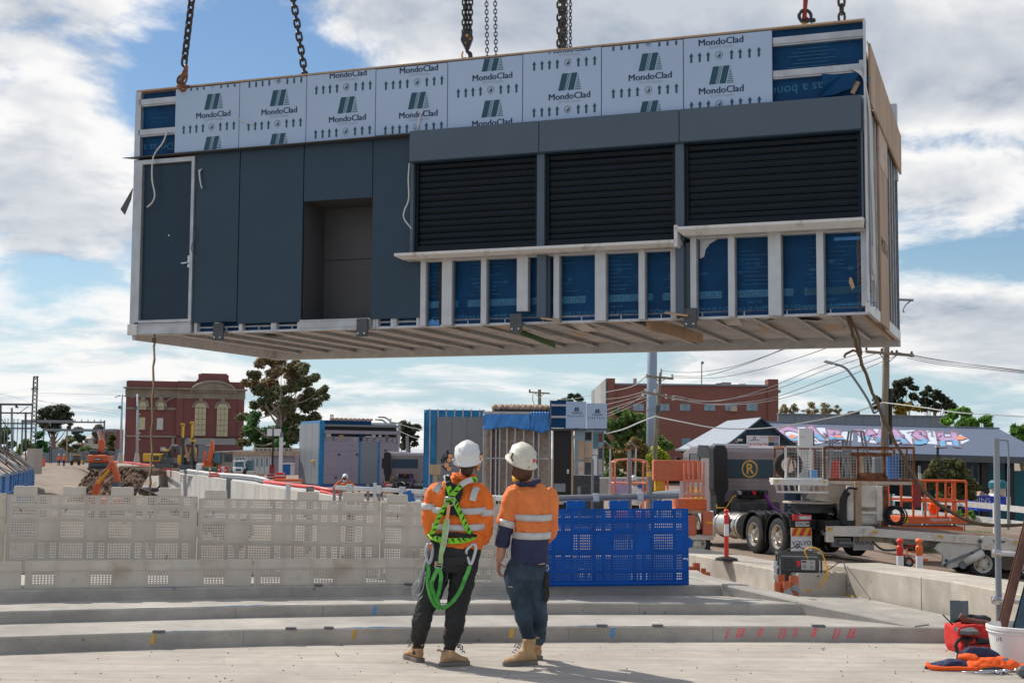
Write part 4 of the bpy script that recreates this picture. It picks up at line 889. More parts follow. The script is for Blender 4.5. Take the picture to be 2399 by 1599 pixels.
def helmet(t,c,R,mt,s=1.,peak=True):
    X=Matrix.Translation(c) @ R.to_4x4() @ Matrix.Scale(s,4)
    prof=[(.150,-.012),(.152,-.006),(.136,.004),(.130,.02),(.126,.05),(.115,.085),(.094,.116),(.062,.138),(.028,.147),(.002,.149)]
    n=32;rings=[]
    for r,z in prof:
        ring=[]
        for k in range(n):
            a=2*pi*k/n;rx,ry=r*.84,r*1.02
            f=1+(.22*max(0,-sin(a))**4 if z < 0 and peak else 0);zz=z
            if z < .01:zz-=.012*max(0,-sin(a))**2
            x,y=rx*cos(a),ry*sin(a)*f
            if z > .05:w=math.exp(-(x/.022)**2)*.006;zz+=w
            ring.append(X @ V((x,y,zz)))
        rings.append(ring)
    inner=[]
    for r,z in ((.120,.10),(.128,.0),(.147,-.014)):inner.append([X @ V((r*.82*cos(2*pi*k/n),r*1.0*sin(2*pi*k/n)*(1+(.22*max(0,-sin(2*pi*k/n))**4 if z <-.01 and peak else 0)),z-(.012*max(0,-sin(2*pi*k/n))**2 if z < 0 else 0))) for k in range(n)])
    m=MB();m.loft(inner+rings)
    o=part('hard_hat',m,mt,t,smooth=True);
    rb=MB()
    for k in (-1,1):rb.tube([X @ V((.05*k,-.07,.113)),X @ V((.055*k,0,.128)),X @ V((.05*k,.075,.110)),X @ V((.045*k,.11,.07))],[.006,.009,.009,.004],8)
    part('ridge',rb,mt,o,smooth=True);return o,X
def torso_rows(J,rows):
    return [(J((a+b)/2,y,dc),(b-a)/2*J.k,ry) for a,b,y,ry,dc in rows]
class Joint:
    def __init__(s,base,d0):s.b=V(base);s.d=d0;s.k=d0/FP
    def __call__(s,px,py,dd=0.):return at(px,py,s.d+dd)-s.b
def band(t,ringsfn,nm='reflective_band',mt='tape',off=.009):
    return ringsfn
# ---------------------------------------------------------------- man in the fall harness
dA=11.75;bA=V((at(1020,1555,dA).x,dA,0));J=Joint(bA,dA)
A=thing('person','man in orange hi-vis shirt and green fall harness looking up, white hard hat','person',bA,0,'men watching the lift')
HR=Matrix.Rotation(-.12,3,'Z') @ Matrix.Rotation(pi,3,'Z') @ Matrix.Rotation(-.38,3,'X')
hc=J(1096,1082,-.02)
body=MB();head(body,hc,HR)
limb(body,[J(1093,1100,.0),J(1090,1128,.02),J(1080,1150,.03)],[.058,.060,.07])
ell(body,torso_rows(J,[(1040,1110,1145,.09,.03),(1028,1120,1180,.10,.03),(1030,1118,1260,.10,.02),(1030,1112,1300,.10,.02)]))
limb(body,[J(1030,1300,.0),J(1018,1360,-.01),J(999,1418,-.02),J(990,1450,-.01),J(982,1485,.10),J(977,1530,.15)],[.07,.06,.045,.045,.035,.03]);limb(body,[J(1085,1300,.0),J(1083,1360,-.01),J(1070,1420,-.02),J(1065,1455,-.02),J(1060,1490,-.0),J(1052,1535,.0)],[.07,.06,.045,.045,.035,.03])
limb(body,[J(1022,1160,.02),J(1016,1250,.06),J(1045,1268,.28)],[.05,.042,.03]);limb(body,[J(1122,1160,.02),J(1135,1255,.06),J(1105,1275,.28)],[.05,.042,.03])
hand(body,J(1045,1268,.28),(.5,.8,.1),(0,.1,-1),(.7,-.5,.1),.6);hand(body,J(1105,1275,.28),(-.5,.8,.1),(0,.1,-1),(-.7,-.5,.1),.6)
bo=cloth(part('body',body,'skin',A),.0085,3,0,0)
hr=MB();X=Matrix.Translation(hc) @ HR.to_4x4();hr.ball((0,.022,.02),(.080,.092,.082),16,X);hr.ball((0,.070,-.045),(.055,.035,.052),12,X)
cloth(part('hair',hr,'hair_dark',A),.009,2,.006,.004)
hat,XA=helmet(A,J(1095,1074,-.005),HR,'helmet_white',1.0)
# shirt
sh=MB()
ell(sh,torso_rows(J,[(1062,1110,1116,.075,.02),(1040,1114,1128,.10,.02),(1021,1130,1141,.12,.02),(1013,1138,1160,.135,.015),(1012,1140,1190,.145,.01),(1014,1136,1225,.145,.01),(1014,1132,1255,.14,.01),(1012,1130,1275,.14,.01),(1018,1124,1290,.13,.01)]))
limb(sh,[J(1036,1142,.02),J(1016,1160,.02),J(1009,1200,.0),J(1012,1243,.04),J(1030,1262,.17),J(1045,1268,.27)],[.062,.075,.064,.06,.05,.042])
limb(sh,[J(1112,1146,.02),J(1129,1162,.02),J(1137,1205,.0),J(1136,1250,.05),J(1118,1270,.17),J(1105,1275,.26)],[.066,.078,.066,.062,.052,.044])
shirt=cloth(part('shirt',sh,'orange_fab',A),.0115,6,.018,.026,crease=.016)
part('collar',MB().tube([J(1064,1112,.01),J(1078,1122,-.09),J(1096,1124,-.095),J(1108,1114,.0),J(1104,1112,.07),J(1080,1112,.08),J(1064,1112,.01)],.02,8,flat=.03),'orange_fab',shirt,smooth=True)
def wrap(o,rows,nm,mt,h,parent,extra=.012,frac=(0,1),n=28):
    m=MB();n0=len(rows)
    for c,rx,ry,tz in rows:
        pts=[]
        for k in range(n+1):
            a=2*pi*lerp(frac[0],frac[1],k/n);e=.85
            pts.append(V(c)+V(((rx+extra)*math.copysign(abs(cos(a))**e,cos(a)),(ry+extra)*math.copysign(abs(sin(a))**e,sin(a)),tz*sin(a))))
        b=len(m.v);m.v+=[tuple(p+V((0,0,h/2))) for p in pts]+[tuple(p-V((0,0,h/2))) for p in pts]
        for k in range(n):m.f.append((b+k,b+n+1+k,b+n+2+k,b+k+1));m.mi.append(0)
    ob=part(nm,m,mt,parent,smooth=True);sm=ob.modifiers.new('thick','SOLIDIFY');sm.thickness=.004;return ob
wrap(None,[(J(1076,1190,.01),64*J.k,.148,.02)],'reflective_band','tape',.052,shirt,.014)
wrap(None,[(J(1074,1228,.01),61*J.k,.148,.02)],'reflective_band','tape',.052,shirt,.012)
def cuff(c,d,r,h,mt='tape',nm='reflective_band',par=None,n=16):
    m=MB();d=V(d).normalized();c=V(c);m.tube([c-d*h/2,c-d*h/2*.98,c+d*h/2*.98,c+d*h/2],[r*.9,r,r,r*.9],n);return part(nm,m,mt,par,smooth=True)
cuff(J(1009,1186,.005),(-.06,0,-1),.078,.05,par=shirt);cuff(J(1137,1200,.0),(.05,.0,-1),.080,.052,par=shirt)
def strap(pts,w,mt,nm,par,th=.006,n=5,nrm=None):
    P=curve_pts(pts,n);m=MB();rings=[]
    for i,p in enumerate(P):
        t=(P[min(i+1,len(P)-1)]-P[max(i-1,0)]).normalized();nn=V(nrm or (0,-1,.15));s=t.cross(nn).normalized();nn=s.cross(t).normalized()
        ww=w[min(i*len(w)//len(P),len(w)-1)] if isinstance(w,(list,tuple)) else w
        rings.append([p+s*ww/2+nn*th,p-s*ww/2+nn*th,p-s*ww/2,p+s*ww/2])
    m.loft(rings);return part(nm,m,mt,par)
# vertical tape over the shoulders
for pts in ([J(1020,1152,-.115),J(1027,1140,-.09),J(1036,1132,-.03)],[J(1107,1172,-.145),J(1112,1152,-.125),J(1118,1141,-.06)]):
    strap(pts,.052,'tape','reflective_band',shirt,.006)
B=-.158
def zq(x,y,dd=B):return J(920+x/5.226,1000+y/5.226,dd)
# harness: black pads, green webbing with black chevrons, belt
hn=part('harness_pad',MB().prism([(p.x,p.z) for p in (zq(640,590),zq(700,600),zq(730,690),zq(790,700),zq(870,660),(zq(860,760)),zq(850,830),zq(800,960),zq(870,1060),zq(820,1110),zq(760,1075),zq(590,1080),zq(570,1050),zq(650,930),zq(640,800),zq(650,700))][::-1],dA*0+zq(700,800).y-.006,zq(700,800).y+.03),'harness_black',A,bevel=.006)
def chev(pts,w,n=6,name='webbing',lift=.010,step=.05,green='harness_green'):
    s=strap(pts,w,green,name,A,.006,n)
    P=curve_pts(pts,8);tot=sum((b-a).length for a,b in zip(P,P[1:]));m=MB();acc=0;nxt=.03
    for a,b in zip(P,P[1:]):
        acc+=(b-a).length
        if acc > nxt:
            t=(b-a).normalized();sd=t.cross(V((0,-1,.15))).normalized();nn=sd.cross(t).normalized();c=a+nn*(.0085)
            m.poly([c+sd*w*.42+t*.018,c-sd*w*.05-t*.004,c-sd*w*.42-t*.016,c-sd*w*.42+t*.004,c+sd*w*.1+t*.012]);nxt+=step
    if m.f:part('chevron',m,'harness_black',s)['kind']='stuff'
    return s
chev([zq(655,595,-.07),zq(668,650,-.125),zq(690,760,B-.012),zq(730,860,B-.016),zq(780,950,B-.014)],.042)
chev([zq(1030,640,-.085),zq(940,650,-.128),zq(840,710,B-.012),zq(760,800,B-.018),zq(690,880,B-.016),zq(650,950,B-.012)],.042)
chev([zq(650,950,B-.012),zq(590,1050,B-.006),zq(545,1150,B-.0),zq(495,1270,-.13),zq(470,1320,-.10)],.036)
chev([zq(770,940,B-.014),zq(830,1060,B-.010),zq(870,1150,B-.008),zq(920,1250,-.15),zq(960,1310,-.13)],.040)
for pts in ([zq(655,600,-.088),zq(665,640,-.130),zq(676,680,-.158)],[zq(970,645,-.135),zq(900,668,-.155),zq(830,710,-.174)]):strap(pts,.044,'tape','webbing',A,.012)
chev([zq(455,1290,-.02),zq(480,1335,-.11),zq(560,1372,B),zq(700,1392,B-.01),zq(850,1385,B),zq(980,1345,-.12),zq(1030,1290,-.04)],.045,step=.045)
part('belt_pad',MB().tube([zq(450,1330,.0),zq(500,1330,-.12),zq(620,1320,B+.01),zq(760,1320,B+.005),zq(900,1330,B+.01),zq(1010,1330,-.1),zq(1040,1330,.02)],.018,10,flat=[.014,.018,.022,.024,.022,.018,.014]),'harness_black',A,smooth=True)
dr=MB();dr.tube(curve_pts([zq(650,850,B-.02),zq(640,920,B-.03),zq(700,965,B-.035),zq(755,920,B-.03),zq(745,850,B-.02)],5),.006,6);dr.tube([zq(645,860,B-.022),zq(750,860,B-.022)],.007,6)
part('d_ring',dr,'galv',A,smooth=True)
# lanyard with two elastic legs
ly=strap([zq(690,945,-.195),zq(680,1040,-.20),zq(665,1130,-.20)],.026,'copper','lanyard_cover',A,.012)
strap([zq(660,1125,-.20),zq(640,1250,-.20),zq(615,1420,-.195),zq(590,1570,-.19),J(1033,1318,-.18)],.036,'webbing_pale','lanyard',A,.008)
strap([zq(690,1125,-.195),zq(668,1300,-.195),zq(635,1470,-.19),zq(600,1570,-.185)],.016,'tape','lanyard',A,.006)
def z4(x,y,dd=-.17):return J(920+x/4.767,1270+y/4.767,dd)
part('buckle',MB().tube([z4(478,215),z4(550,220),z4(548,285),z4(475,280),z4(478,215)],.006,5).tube([z4(478,250),z4(550,252)],.005,5),'gen_panel',A);part('buckle_latch',MB().box(z4(492,240,-.175),(.02,.012,.02)),'hook_yellow',A)
def elastic(pts,r=.017):
    P=curve_pts(pts,16);m=MB();m.tube(P,[r*(.80+.28*(i % 2)) for i in range(len(P))],8);part('elastic_lanyard',m,'lanyard',A)
strap([z4(505,285),z4(470,360),z4(440,430)],.032,'lanyard','lanyard',A,.008);strap([z4(520,285),z4(540,370),z4(535,440)],.032,'lanyard','lanyard',A,.008)
strap([z4(397,240,-.10),z4(400,320,-.12),z4(395,395,-.13)],.030,'lanyard','lanyard',A,.010);strap([z4(862,265,-.12),z4(835,340,-.14),z4(800,420,-.15)],.032,'lanyard','lanyard',A,.010)
elastic([z4(438,430),z4(440,500),z4(470,590),z4(505,690),z4(540,735)]);elastic([z4(535,440),z4(528,500,-.18),z4(515,560,-.19),z4(500,620,-.19),z4(515,690,-.18)])
elastic([z4(395,395,-.13),z4(395,470,-.15),z4(425,600,-.16),z4(470,690,-.17),z4(530,740,-.17)]);elastic([z4(800,420,-.15),z4(765,510,-.16),z4(700,620,-.17),z4(620,700,-.17),z4(540,740,-.17)])
def snap(c,pts,mt):
    m=MB();m.tube(curve_pts([z4(x,y,-.11-.02*(i % 2)) for i,(x,y) in enumerate(pts)],4),.010,7,flat=.013);part('snap_hook',m,mt,A,smooth=True)
snap(0,((395,10),(370,90),(380,180),(410,230),(440,160),(445,60),(420,10)),'cable_grey');snap(0,((900,10),(830,80),(825,120),(865,240),(900,180),(930,60),(905,10)),'stud_white');part('snap_gate',MB().tube([z4(410,20,-.13),z4(425,75,-.13)],.012,6),'orange_plastic',A)
for i,pts in enumerate((((385,100),(330,330),(230,480),(225,570),(300,580),(345,470),(370,330)),((390,150),(320,400),(240,560),(240,620),(300,630),(350,580)),((370,200),(340,300),(255,470),(232,590),(255,628),(330,540),(365,380)))):
    part('hanging_cable',MB().tube(curve_pts([z4(x,y,-.06-.02*i) for x,y in pts],4),.0045,5),'cable_grey',A,smooth=True)
part('tool',MB().tube([z4(600,300,-.12),z4(605,370,-.13),z4(595,430,-.13)],[.016,.012,.018],7),'black',A)
# trousers, boots
tr=MB()
ell(tr,torso_rows(J,[(1008,1128,1262,.125,.01),(1004,1126,1285,.14,.01),(1000,1122,1312,.145,.0),(1000,1116,1335,.14,.0)]))
limb(tr,[J(1030,1310,.0),J(1018,1360,-.01),J(999,1418,-.02),J(990,1450,-.01),J(982,1485,.10),J(979,1498,.13)],[.110,.098,.080,.076,.068,.056]);limb(tr,[J(1085,1310,.0),J(1083,1360,-.01),J(1070,1420,-.02),J(1065,1455,-.02),J(1060,1490,-.0),J(1058,1500,.0)],[.112,.100,.082,.078,.072,.058])
limb(tr,[J(980,1490,.11),J(979,1514,.15)],[.052,.046],12);limb(tr,[J(1058,1495,.0),J(1053,1522,.0)],[.052,.046],12)
cloth(part('trousers',tr,'pant_black',A),.0125,5,.016,.022,crease=.016)
def pocket(pts,th=.02):part('pocket',MB().prism([(z4(x,y,-.155).x,z4(x,y,-.155).z) for x,y in pts],z4(500,200,-.160).y,z4(500,200,-.160).y+.02),'pant_black',A,bevel=.004)
pocket(((555,160),(800,160),(830,190),(780,260),(640,265),(565,210)))
part('sock',MB().tube([J(979,1508,.15),J(977,1530,.16)],.043,10),'sock',A);part('sock',MB().tube([J(1052,1516,.0),J(1050,1538,.0)],.045,10),'sock',A)
fa,fb=gnd(984,1549,0)-bA,gnd(1034,1560,0)-bA
boot(A,fa+V((.0,-.02,0)),fa+V((-.115,.19,0)),J(977,1512,.05));boot(A,fb+V((.01,.0,0)),fb+V((.20,.10,0)),J(1049,1520,-.0))
# dark ear protectors clipped to the hat, each with pale copper discs
def muff(quads,discs):
    m=MB()
    for q in quads:m.prism([(zq(x,y,-.02).x,zq(x,y,-.02).z) for x,y in q],zq(0,0,-.05).y,zq(0,0,-.01).y)
    o=part('ear_protector',m,'black',A,bevel=.006);d=MB()
    for x,y,r in discs:c=zq(x,y,-.05);d.cyl(c+V((0,.004,0)),c-V((0,.006,0)),r,12)
    part('disc',d,'copper',o)
muff((((660,335),(725,300),(740,345),(705,440),(655,420)),((600,470),(660,425),(720,495),(665,545)),((650,290),(672,270),(690,290),(690,330),(655,330)),((600,400),(640,340),(660,380),(625,440))),((705,352,.018),(692,402,.018),(657,465,.020),(690,508,.020)))
muff((((1060,330),(1105,305),(1100,350),(1060,440)),((1010,460),(1060,420),(1070,500),(1035,545),(1010,520))),((1082,360,.016),(1070,415,.016),(1055,465,.016),(1045,512,.016)))
part('muff_arm',MB().tube([zq(740,385,.0),zq(790,370,.0)],.008,6).tube([zq(610,440,-.02),zq(590,400,-.02),zq(640,320,-.02)],.006,5),'black',A)
# ---------------------------------------------------------------- man in the navy and orange shirt
dB=11.85;bB=V((at(1240,1553,dB).x,dB,0));J=Joint(bB,dB)
Bm=thing('person','man in orange and navy work shirt and jeans looking up, scuffed cream hard hat','person',bB,0,'men watching the lift')
HR=Matrix.Rotation(.55,3,'Z') @ Matrix.Rotation(pi,3,'Z') @ Matrix.Rotation(-.42,3,'X')
hc=J(1222,1092,-.01)
body=MB();head(body,hc,HR)
limb(body,[J(1226,1105,.0),J(1232,1130,.01),J(1240,1150,.02)],[.060,.062,.07])
ell(body,torso_rows(J,[(1210,1280,1150,.09,.02),(1205,1285,1180,.10,.02),(1212,1282,1260,.10,.02),(1206,1274,1310,.10,.02)]))
limb(body,[J(1212,1310,.0),J(1213,1370,-.01),J(1220,1410,-.02),J(1226,1440,-.02),J(1235,1480,-.02),J(1240,1530,-.02)],[.07,.06,.045,.04,.034,.03]);limb(body,[J(1252,1310,.02),J(1256,1370,.02),J(1260,1410,.03),J(1262,1440,.05),J(1261,1475,.13),J(1262,1510,.19)],[.07,.055,.042,.04,.034,.03])
limb(body,[J(1203,1165,.0),J(1186,1235,-.02),J(1176,1275,-.01),J(1172,1300,.02),J(1168,1312,.04)],[.05,.046,.044,.038,.030])
limb(body,[J(1284,1165,.02),J(1289,1240,.05),J(1268,1262,.24)],[.05,.045,.032])
hand(body,J(1168,1311,.04),(.0,.25,-1),(1,.3,.2),(.25,1,.1),.55,1.02);hand(body,J(1268,1262,.24),(-.6,.7,.2),(0,.1,-1),(-.6,-.6,0),.6)
cloth(part('body',body,'skin',Bm),.0085,3,0,0)
hr=MB();X=Matrix.Translation(hc) @ HR.to_4x4();hr.ball((0,.024,.01),(.086,.096,.088),16,X);hr.ball((0,.066,-.055),(.072,.042,.060),12,X)
for k in (-1,1):hr.ball((.070*k,.02,-.035),(.022,.042,.05),10,X)
cloth(part('hair',hr,'hair_brown',Bm),.009,1,.012,.010)
hat,XB=helmet(Bm,J(1222,1079,.0),HR,'helmet_dirty',1.02)
part('sticker',MB().cyl(XB @ V((-.035,.112,.055)),XB @ V((-.037,.125,.058)),.018,4),'pink',hat);part('sticker',MB().cyl(XB @ V((-.03,.088,.088)),XB @ V((-.033,.100,.096)),.02,12),'tape_grey',hat);part('strap_slot',MB().tube([XB @ V((.098,.0,.07)),XB @ V((.110,.005,.035)),XB @ V((.102,.035,.01))],.009,6),'steel_dark',hat)
m=MB();m.text('A',.02,XB @ T3(.02,.128,.060) @ RX(-.5) @ RZ(pi));m.text('SAFETY',.010,XB @ T3(.02,.131,.045) @ RX(-.5) @ RZ(pi));part('sticker',m,'steel_dark',hat)
sh=MB()
ell(sh,torso_rows(J,[(1210,1262,1128,.085,.015),(1200,1276,1138,.11,.015),(1196,1290,1152,.125,.015),(1203,1292,1175,.135,.015),(1208,1291,1205,.14,.01),(1207,1289,1240,.14,.01),(1204,1287,1252,.14,.01)]))
limb(sh,[J(1210,1150,.01),J(1198,1165,.0),J(1191,1200,-.01),J(1183,1228,-.015)],[.068,.076,.070,.066]);limb(sh,[J(1276,1152,.02),J(1287,1168,.02),J(1290,1210,.03),J(1289,1246,.06),J(1272,1262,.2)],[.07,.074,.062,.058,.048])
shirt=cloth(part('shirt',sh,'orange_faded',Bm),.0115,6,.014,.022,crease=.016)
sk=MB();ell(sk,torso_rows(J,[(1204,1288,1249,.141,.01),(1201,1285,1268,.142,.01),(1199,1283,1290,.146,.005),(1198,1283,1312,.150,.0),(1204,1282,1321,.145,.0)]))
cloth(part('shirt_tail',sk,'navy_fab',shirt),.0125,6,.010,.016,crease=.016)
sv=MB();limb(sv,[J(1187,1228,-.015),J(1181,1250,-.02),J(1176,1273,-.015)],[.069,.064,.062]);cloth(part('sleeve',sv,'navy_fab',shirt),.011,4,.012,.014)
sv=MB();sv.tube([J(1177,1268,-.015),J(1175,1280,-.01)],[.066,.058],14);cloth(part('rolled_cuff',sv,'navy_fab',shirt),.010,2,.008,.01)
part('collar',MB().tube([J(1208,1128,.0),J(1218,1134,-.10),J(1240,1134,-.11),J(1260,1128,-.03),J(1262,1126,.05),J(1236,1126,.09),J(1210,1126,.07),J(1208,1128,.0)],.020,8,flat=.028),'navy_fab',shirt,smooth=True)
part('collar_tip',MB().prism([(J(1235,1128,0).x,J(1235,1128,0).z),(J(1266,1127,0).x,J(1266,1127,0).z),(J(1255,1134,0).x,J(1255,1134,0).z),(J(1254,1139,0).x,J(1254,1139,0).z),(J(1230,1138,0).x,J(1230,1138,0).z)],J(0,0,-.115).y,J(0,0,-.095).y),'navy_fab',shirt,bevel=.004)
wrap(None,[(J(1249,1208,.01),42*J.k,.142,.012)],'reflective_band','tape',.052,shirt,.012);wrap(None,[(J(1246,1250,.01),42*J.k,.142,.012)],'reflective_band','tape',.056,shirt,.012)
cuff(J(1188,1226,-.014),(-.25,-.03,-1),.079,.055,par=shirt)
part('neck_buff',MB().tube([J(1206,1112,.05),J(1208,1122,-.03),J(1218,1127,-.06)],[.03,.034,.02],8,flat=.02),'yellow',Bm,smooth=True)
tr=MB();ell(tr,torso_rows(J,[(1198,1281,1305,.135,.0),(1190,1279,1322,.145,.0),(1188,1277,1340,.145,.0),(1189,1275,1356,.14,.0)]))
limb(tr,[J(1212,1335,.0),J(1213,1370,-.01),J(1220,1410,-.02),J(1226,1440,-.02),J(1235,1480,-.02),J(1239,1496,-.02)],[.105,.096,.078,.072,.058,.056]);limb(tr,[J(1252,1335,.02),J(1256,1370,.02),J(1260,1410,.03),J(1262,1440,.05),J(1261,1475,.13),J(1261,1500,.19)],[.100,.090,.074,.066,.058,.056])
cloth(part('jeans',tr,'jean',Bm),.0115,4,.020,.020,crease=.016)
part('pocket_seam',MB().tube([z4(1615,245,-.15),z4(1700,235,-.14)],.004,4).tube([z4(1290,490,-.11),z4(1340,497,-.12)],.005,4),'ply_pale',Bm)
for i in range(3):part('waist_stitch',MB().tube([z4(1330+120*i,232+6*i,-.155),z4(1400+120*i,245,-.158)],.003,4),'pant_black',Bm)
wl=MB();wl.prism([(z4(x,y,-.05).x,z4(x,y,-.05).z) for x,y in ((1705,320),(1745,330),(1750,420),(1745,560),(1735,650),(1705,675),(1680,650),(1690,560),(1695,430))],z4(0,0,-.08).y,z4(0,0,-.04).y)
for i in range(5):wl.tube(curve_pts([z4(1690+12*i,500,-.085),z4(1688+14*i,580,-.09),z4(1692+10*i,640+10*(i % 2),-.085)],3),.006,5)
part('tool_pouch',wl,'wallet_black',Bm,bevel=.004);part('carabiner',MB().tube(curve_pts([z4(1720,240,-.06),z4(1740,280,-.06),z4(1725,320,-.06),z4(1708,280,-.06),z4(1720,240,-.06)],4),.005,5),'cable_grey',Bm)
fb=gnd(1248,1556,0)-bB;fa=gnd(1262,1546,0)-bB
boot(Bm,fb+V((.01,.02,0)),fb+V((-.215,-.09,0)),J(1240,1494,-.02));boot(Bm,fa+V((.0,.03,0)),fa+V((-.13,.20,0)),J(1262,1486,.19))
# ---------------------------------------------------------------- small figures farther off
def worker(name_label,p,H,face,top,legs,hat,arms,group='workers on the site',band=True,lean=0.,cam_prop=False):
    t=thing('person',name_label,'person',p,face,group);s=H/1.8;q=lambda x,y,z:V((x*s,(y+lean*max(0,z-.9))*s,z*s))
    b=MB();Hd=Matrix.Rotation(0,3,'Z');head(b,q(0,0,1.62),Hd,s*1.05)
    limb(b,[q(0,.01,1.40),q(0,.01,1.55)],[.06*s,.055*s],8)
    for sx,A_ in ((-1,arms[0]),(1,arms[1])):
        limb(b,[q(.20*sx,0,1.42),q(*A_[0]),q(*A_[1])],[.05*s,.042*s,.03*s],8);e=q(*A_[1]);dd=(e-q(*A_[0])).normalized();hand(b,e,dd,(0,-1,.01) if abs(dd.y) < .9 else (0,0,1),(-sx,.0,.01),.5,s)
    for sx in (-1,1):limb(b,[q(.10*sx,0,.92),q(.11*sx,-.02,.5),q(.12*sx,.02,.06)],[.08*s,.06*s,.045*s],8)
    ell(b,[(q(0,0,.88),.14*s,.09*s),(q(0,0,1.2),.15*s,.10*s),(q(0,0,1.42),.16*s,.09*s)],10)
    o=cloth(part('body',b,'skin',t),.016,2,0,0)
    v=MB();ell(v,[(q(0,0,.86),.19*s,.13*s),(q(0,0,1.1),.18*s,.125*s),(q(0,0,1.36),.215*s,.13*s),(q(0,0,1.48),.12*s,.09*s)],14)
    for sx,A_ in ((-1,arms[0]),(1,arms[1])):limb(v,[q(.19*sx,0,1.40),q(*A_[0]),V(q(*A_[0])).lerp(q(*A_[1]),.8)],[.075*s,.064*s,.05*s],10)
    vest=cloth(part('shirt',v,top,t),.018,4,.008,.012)
    if band:
        for z in (1.02,1.2):wrap(None,[(q(0,0,z),.185*s,.128*s,0)],'reflective_band','tape',.05*s,vest,.014)
    l=MB();ell(l,[(q(0,0,.95),.18*s,.12*s),(q(0,0,.82),.18*s,.125*s)],12)
    for sx in (-1,1):limb(l,[q(.095*sx,0,.85),q(.11*sx,-.02,.5),q(.12*sx,.02,.10)],[.098*s,.08*s,.066*s],10)
    cloth(part('trousers',l,legs,t),.018,3,.008,.012)
    helmet(t,q(0,-.0,1.69),Hd,hat,s*1.0)
    for sx in (-1,1):part('boot',MB().ball(q(.12*sx,-.05,.05),(.05*s,.14*s,.055*s),10),'boot',t,smooth=True)
    return t,q
p=at(809,1112,55);t,q=worker('man in orange shirt photographing the lift with both hands raised to his face',(p.x,55,-.85),1.82,0,'orange_fab','orange_fab','helmet_white',(((-.42,-.02,1.30),(-.10,-.22,1.62)),((.42,-.02,1.30),(.10,-.22,1.62))))
part('camera',MB().box(q(0,-.20,1.67),(.15,.07,.10)).cyl(q(0,-.23,1.67),q(0,-.32,1.67),.035),'black',t,bevel=.006);part('face_mask',MB().ball(q(0,-.085,1.56),(.075,.05,.055),10),'sign_white',t,smooth=True)
dn=(((-.28,0,1.12),(-.25,-.05,.86)),((.28,0,1.12),(.25,-.05,.86)))
for px,fx,lab in ((137.5,.4,'left one of two distant workers in orange standing on the dirt track'),(149.5,2.6,'right one of two distant workers in orange standing on the dirt track')):
    p=at(px,1086,215);worker(lab,(p.x,215,ground_z(p.x,215)),1.78,fx,'hi_orange','navy_fab','helmet_white',dn)
p=at(417,1086,142);worker('worker in orange bending beside the red hose near the drill rigs',(p.x,142,p.z-1.45),1.75,.9,'hi_orange','hi_orange','helmet_white',(((-.3,-.1,1.15),(-.2,-.3,.95)),((.3,-.1,1.15),(.2,-.3,.95))),lean=-.5)
p=at(2020,1205,43.5);worker('worker in orange and navy seen through the gap behind the trailer gooseneck',(p.x,43.5,-.85),1.6,.5,'hi_orange','navy_fab','helmet_white',dn)
p=at(1484,1165,44);worker('worker in white top standing behind the pink lift railings',(p.x,44,-.55),1.7,2.8,'sign_white','pant_black','helmet_white',dn,band=False)
# ================================================================ generator, pipes, tools, bollards on the platform side
def wheel(root,c,r,w,axis,rim='alloy',nm='wheel',hub=.55,nuts=8,dual=False):
    c=V(c);ax=V(axis).normalized();q=ax.to_track_quat('Z','Y').to_matrix().to_4x4();X=Matrix.Translation(c) @ q
    ty=MB();ty.lathe([(r*.62,-w/2),(r*.80,-w/2-.01),(r*.95,-w/2+.02),(r,-w/2+.06),(r,w/2-.06),(r*.95,w/2-.02),(r*.80,w/2+.01),(r*.62,w/2)],32,X,False)
    for k in range(-1,2):ty.lathe([(r*1.003,k*w*.22-.008),(r*.985,k*w*.22),(r*1.003,k*w*.22+.008)],32,X,False)
    o=part(nm,ty,'rubber',root,smooth=True,sharp=35)
    rm=MB();rm.lathe([(r*.63,w/2-.002),(r*.60,w/2+.004),(r*.58,w/2-.03),(r*.53,w/2-.06),(r*.50,w/2-.13),(r*.30,w/2-.09),(r*.27,w/2-.02),(r*.16,w/2),(.001,w/2+.005)],28,X,False)
    rm.lathe([(r*.63,-w/2+.002),(r*.5,-w/2+.05),(.001,-w/2+.06)],20,X,False)
    part('rim',rm,rim,o,smooth=True,sharp=30)
    hl=MB()
    for k in range(nuts):a=2*pi*k/nuts;p=X @ V((r*.42*cos(a),r*.42*sin(a),w/2-.105));hl.cyl(p,p+ax*.02,r*.055,8)
    part('hand_hole',hl,'black',o)['kind']='stuff'
    nt=MB()
    for k in range(nuts+2):a=2*pi*k/(nuts+2);p=X @ V((r*.24*cos(a),r*.24*sin(a),w/2-.02));nt.cyl(p,p+ax*.03,r*.03,6)
    part('wheel_nut',nt,'steel_bolt',o)['kind']='stuff';return o
gp=gnd(1871,1392,.14);kg=(gp.y)/FP
GE=thing('welder_generator','grey portable welder generator with control panel and yellow lead, between the two concrete walls','generator',(gp.x,gp.y,.14),-.12)
def ge(px,py,dy=0):p=at(px,py,gp.y);return V((p.x-gp.x,dy,p.z-.14))
part('body',MB().bx(-.20,.23,0,.36,.05,.30),'gen_dark',GE,bevel=.012)
fp=MB();fp.bx(-.205,.235,-.01,.0,.27,.43).bx(-.205,.235,0,.36,.30,.43);part('upper_case',fp,'gen_dark',GE,bevel=.01)
part('control_panel',MB().bx(.03,.19,-.018,-.01,.285,.40),'gen_panel',GE,bevel=.003)
for x,z in ((.15,.37),(.15,.32),(.07,.33)):part('dial',MB().cyl((x,-.018,z),(x,-.03,z),.016,12),'tape_grey',GE)
part('switch',MB().bx(-.02,.02,-.022,-.01,.325,.39),'sign_red',GE);part('meter',MB().bx(.04,.09,-.021,-.018,.37,.39),'gen_dark',GE)
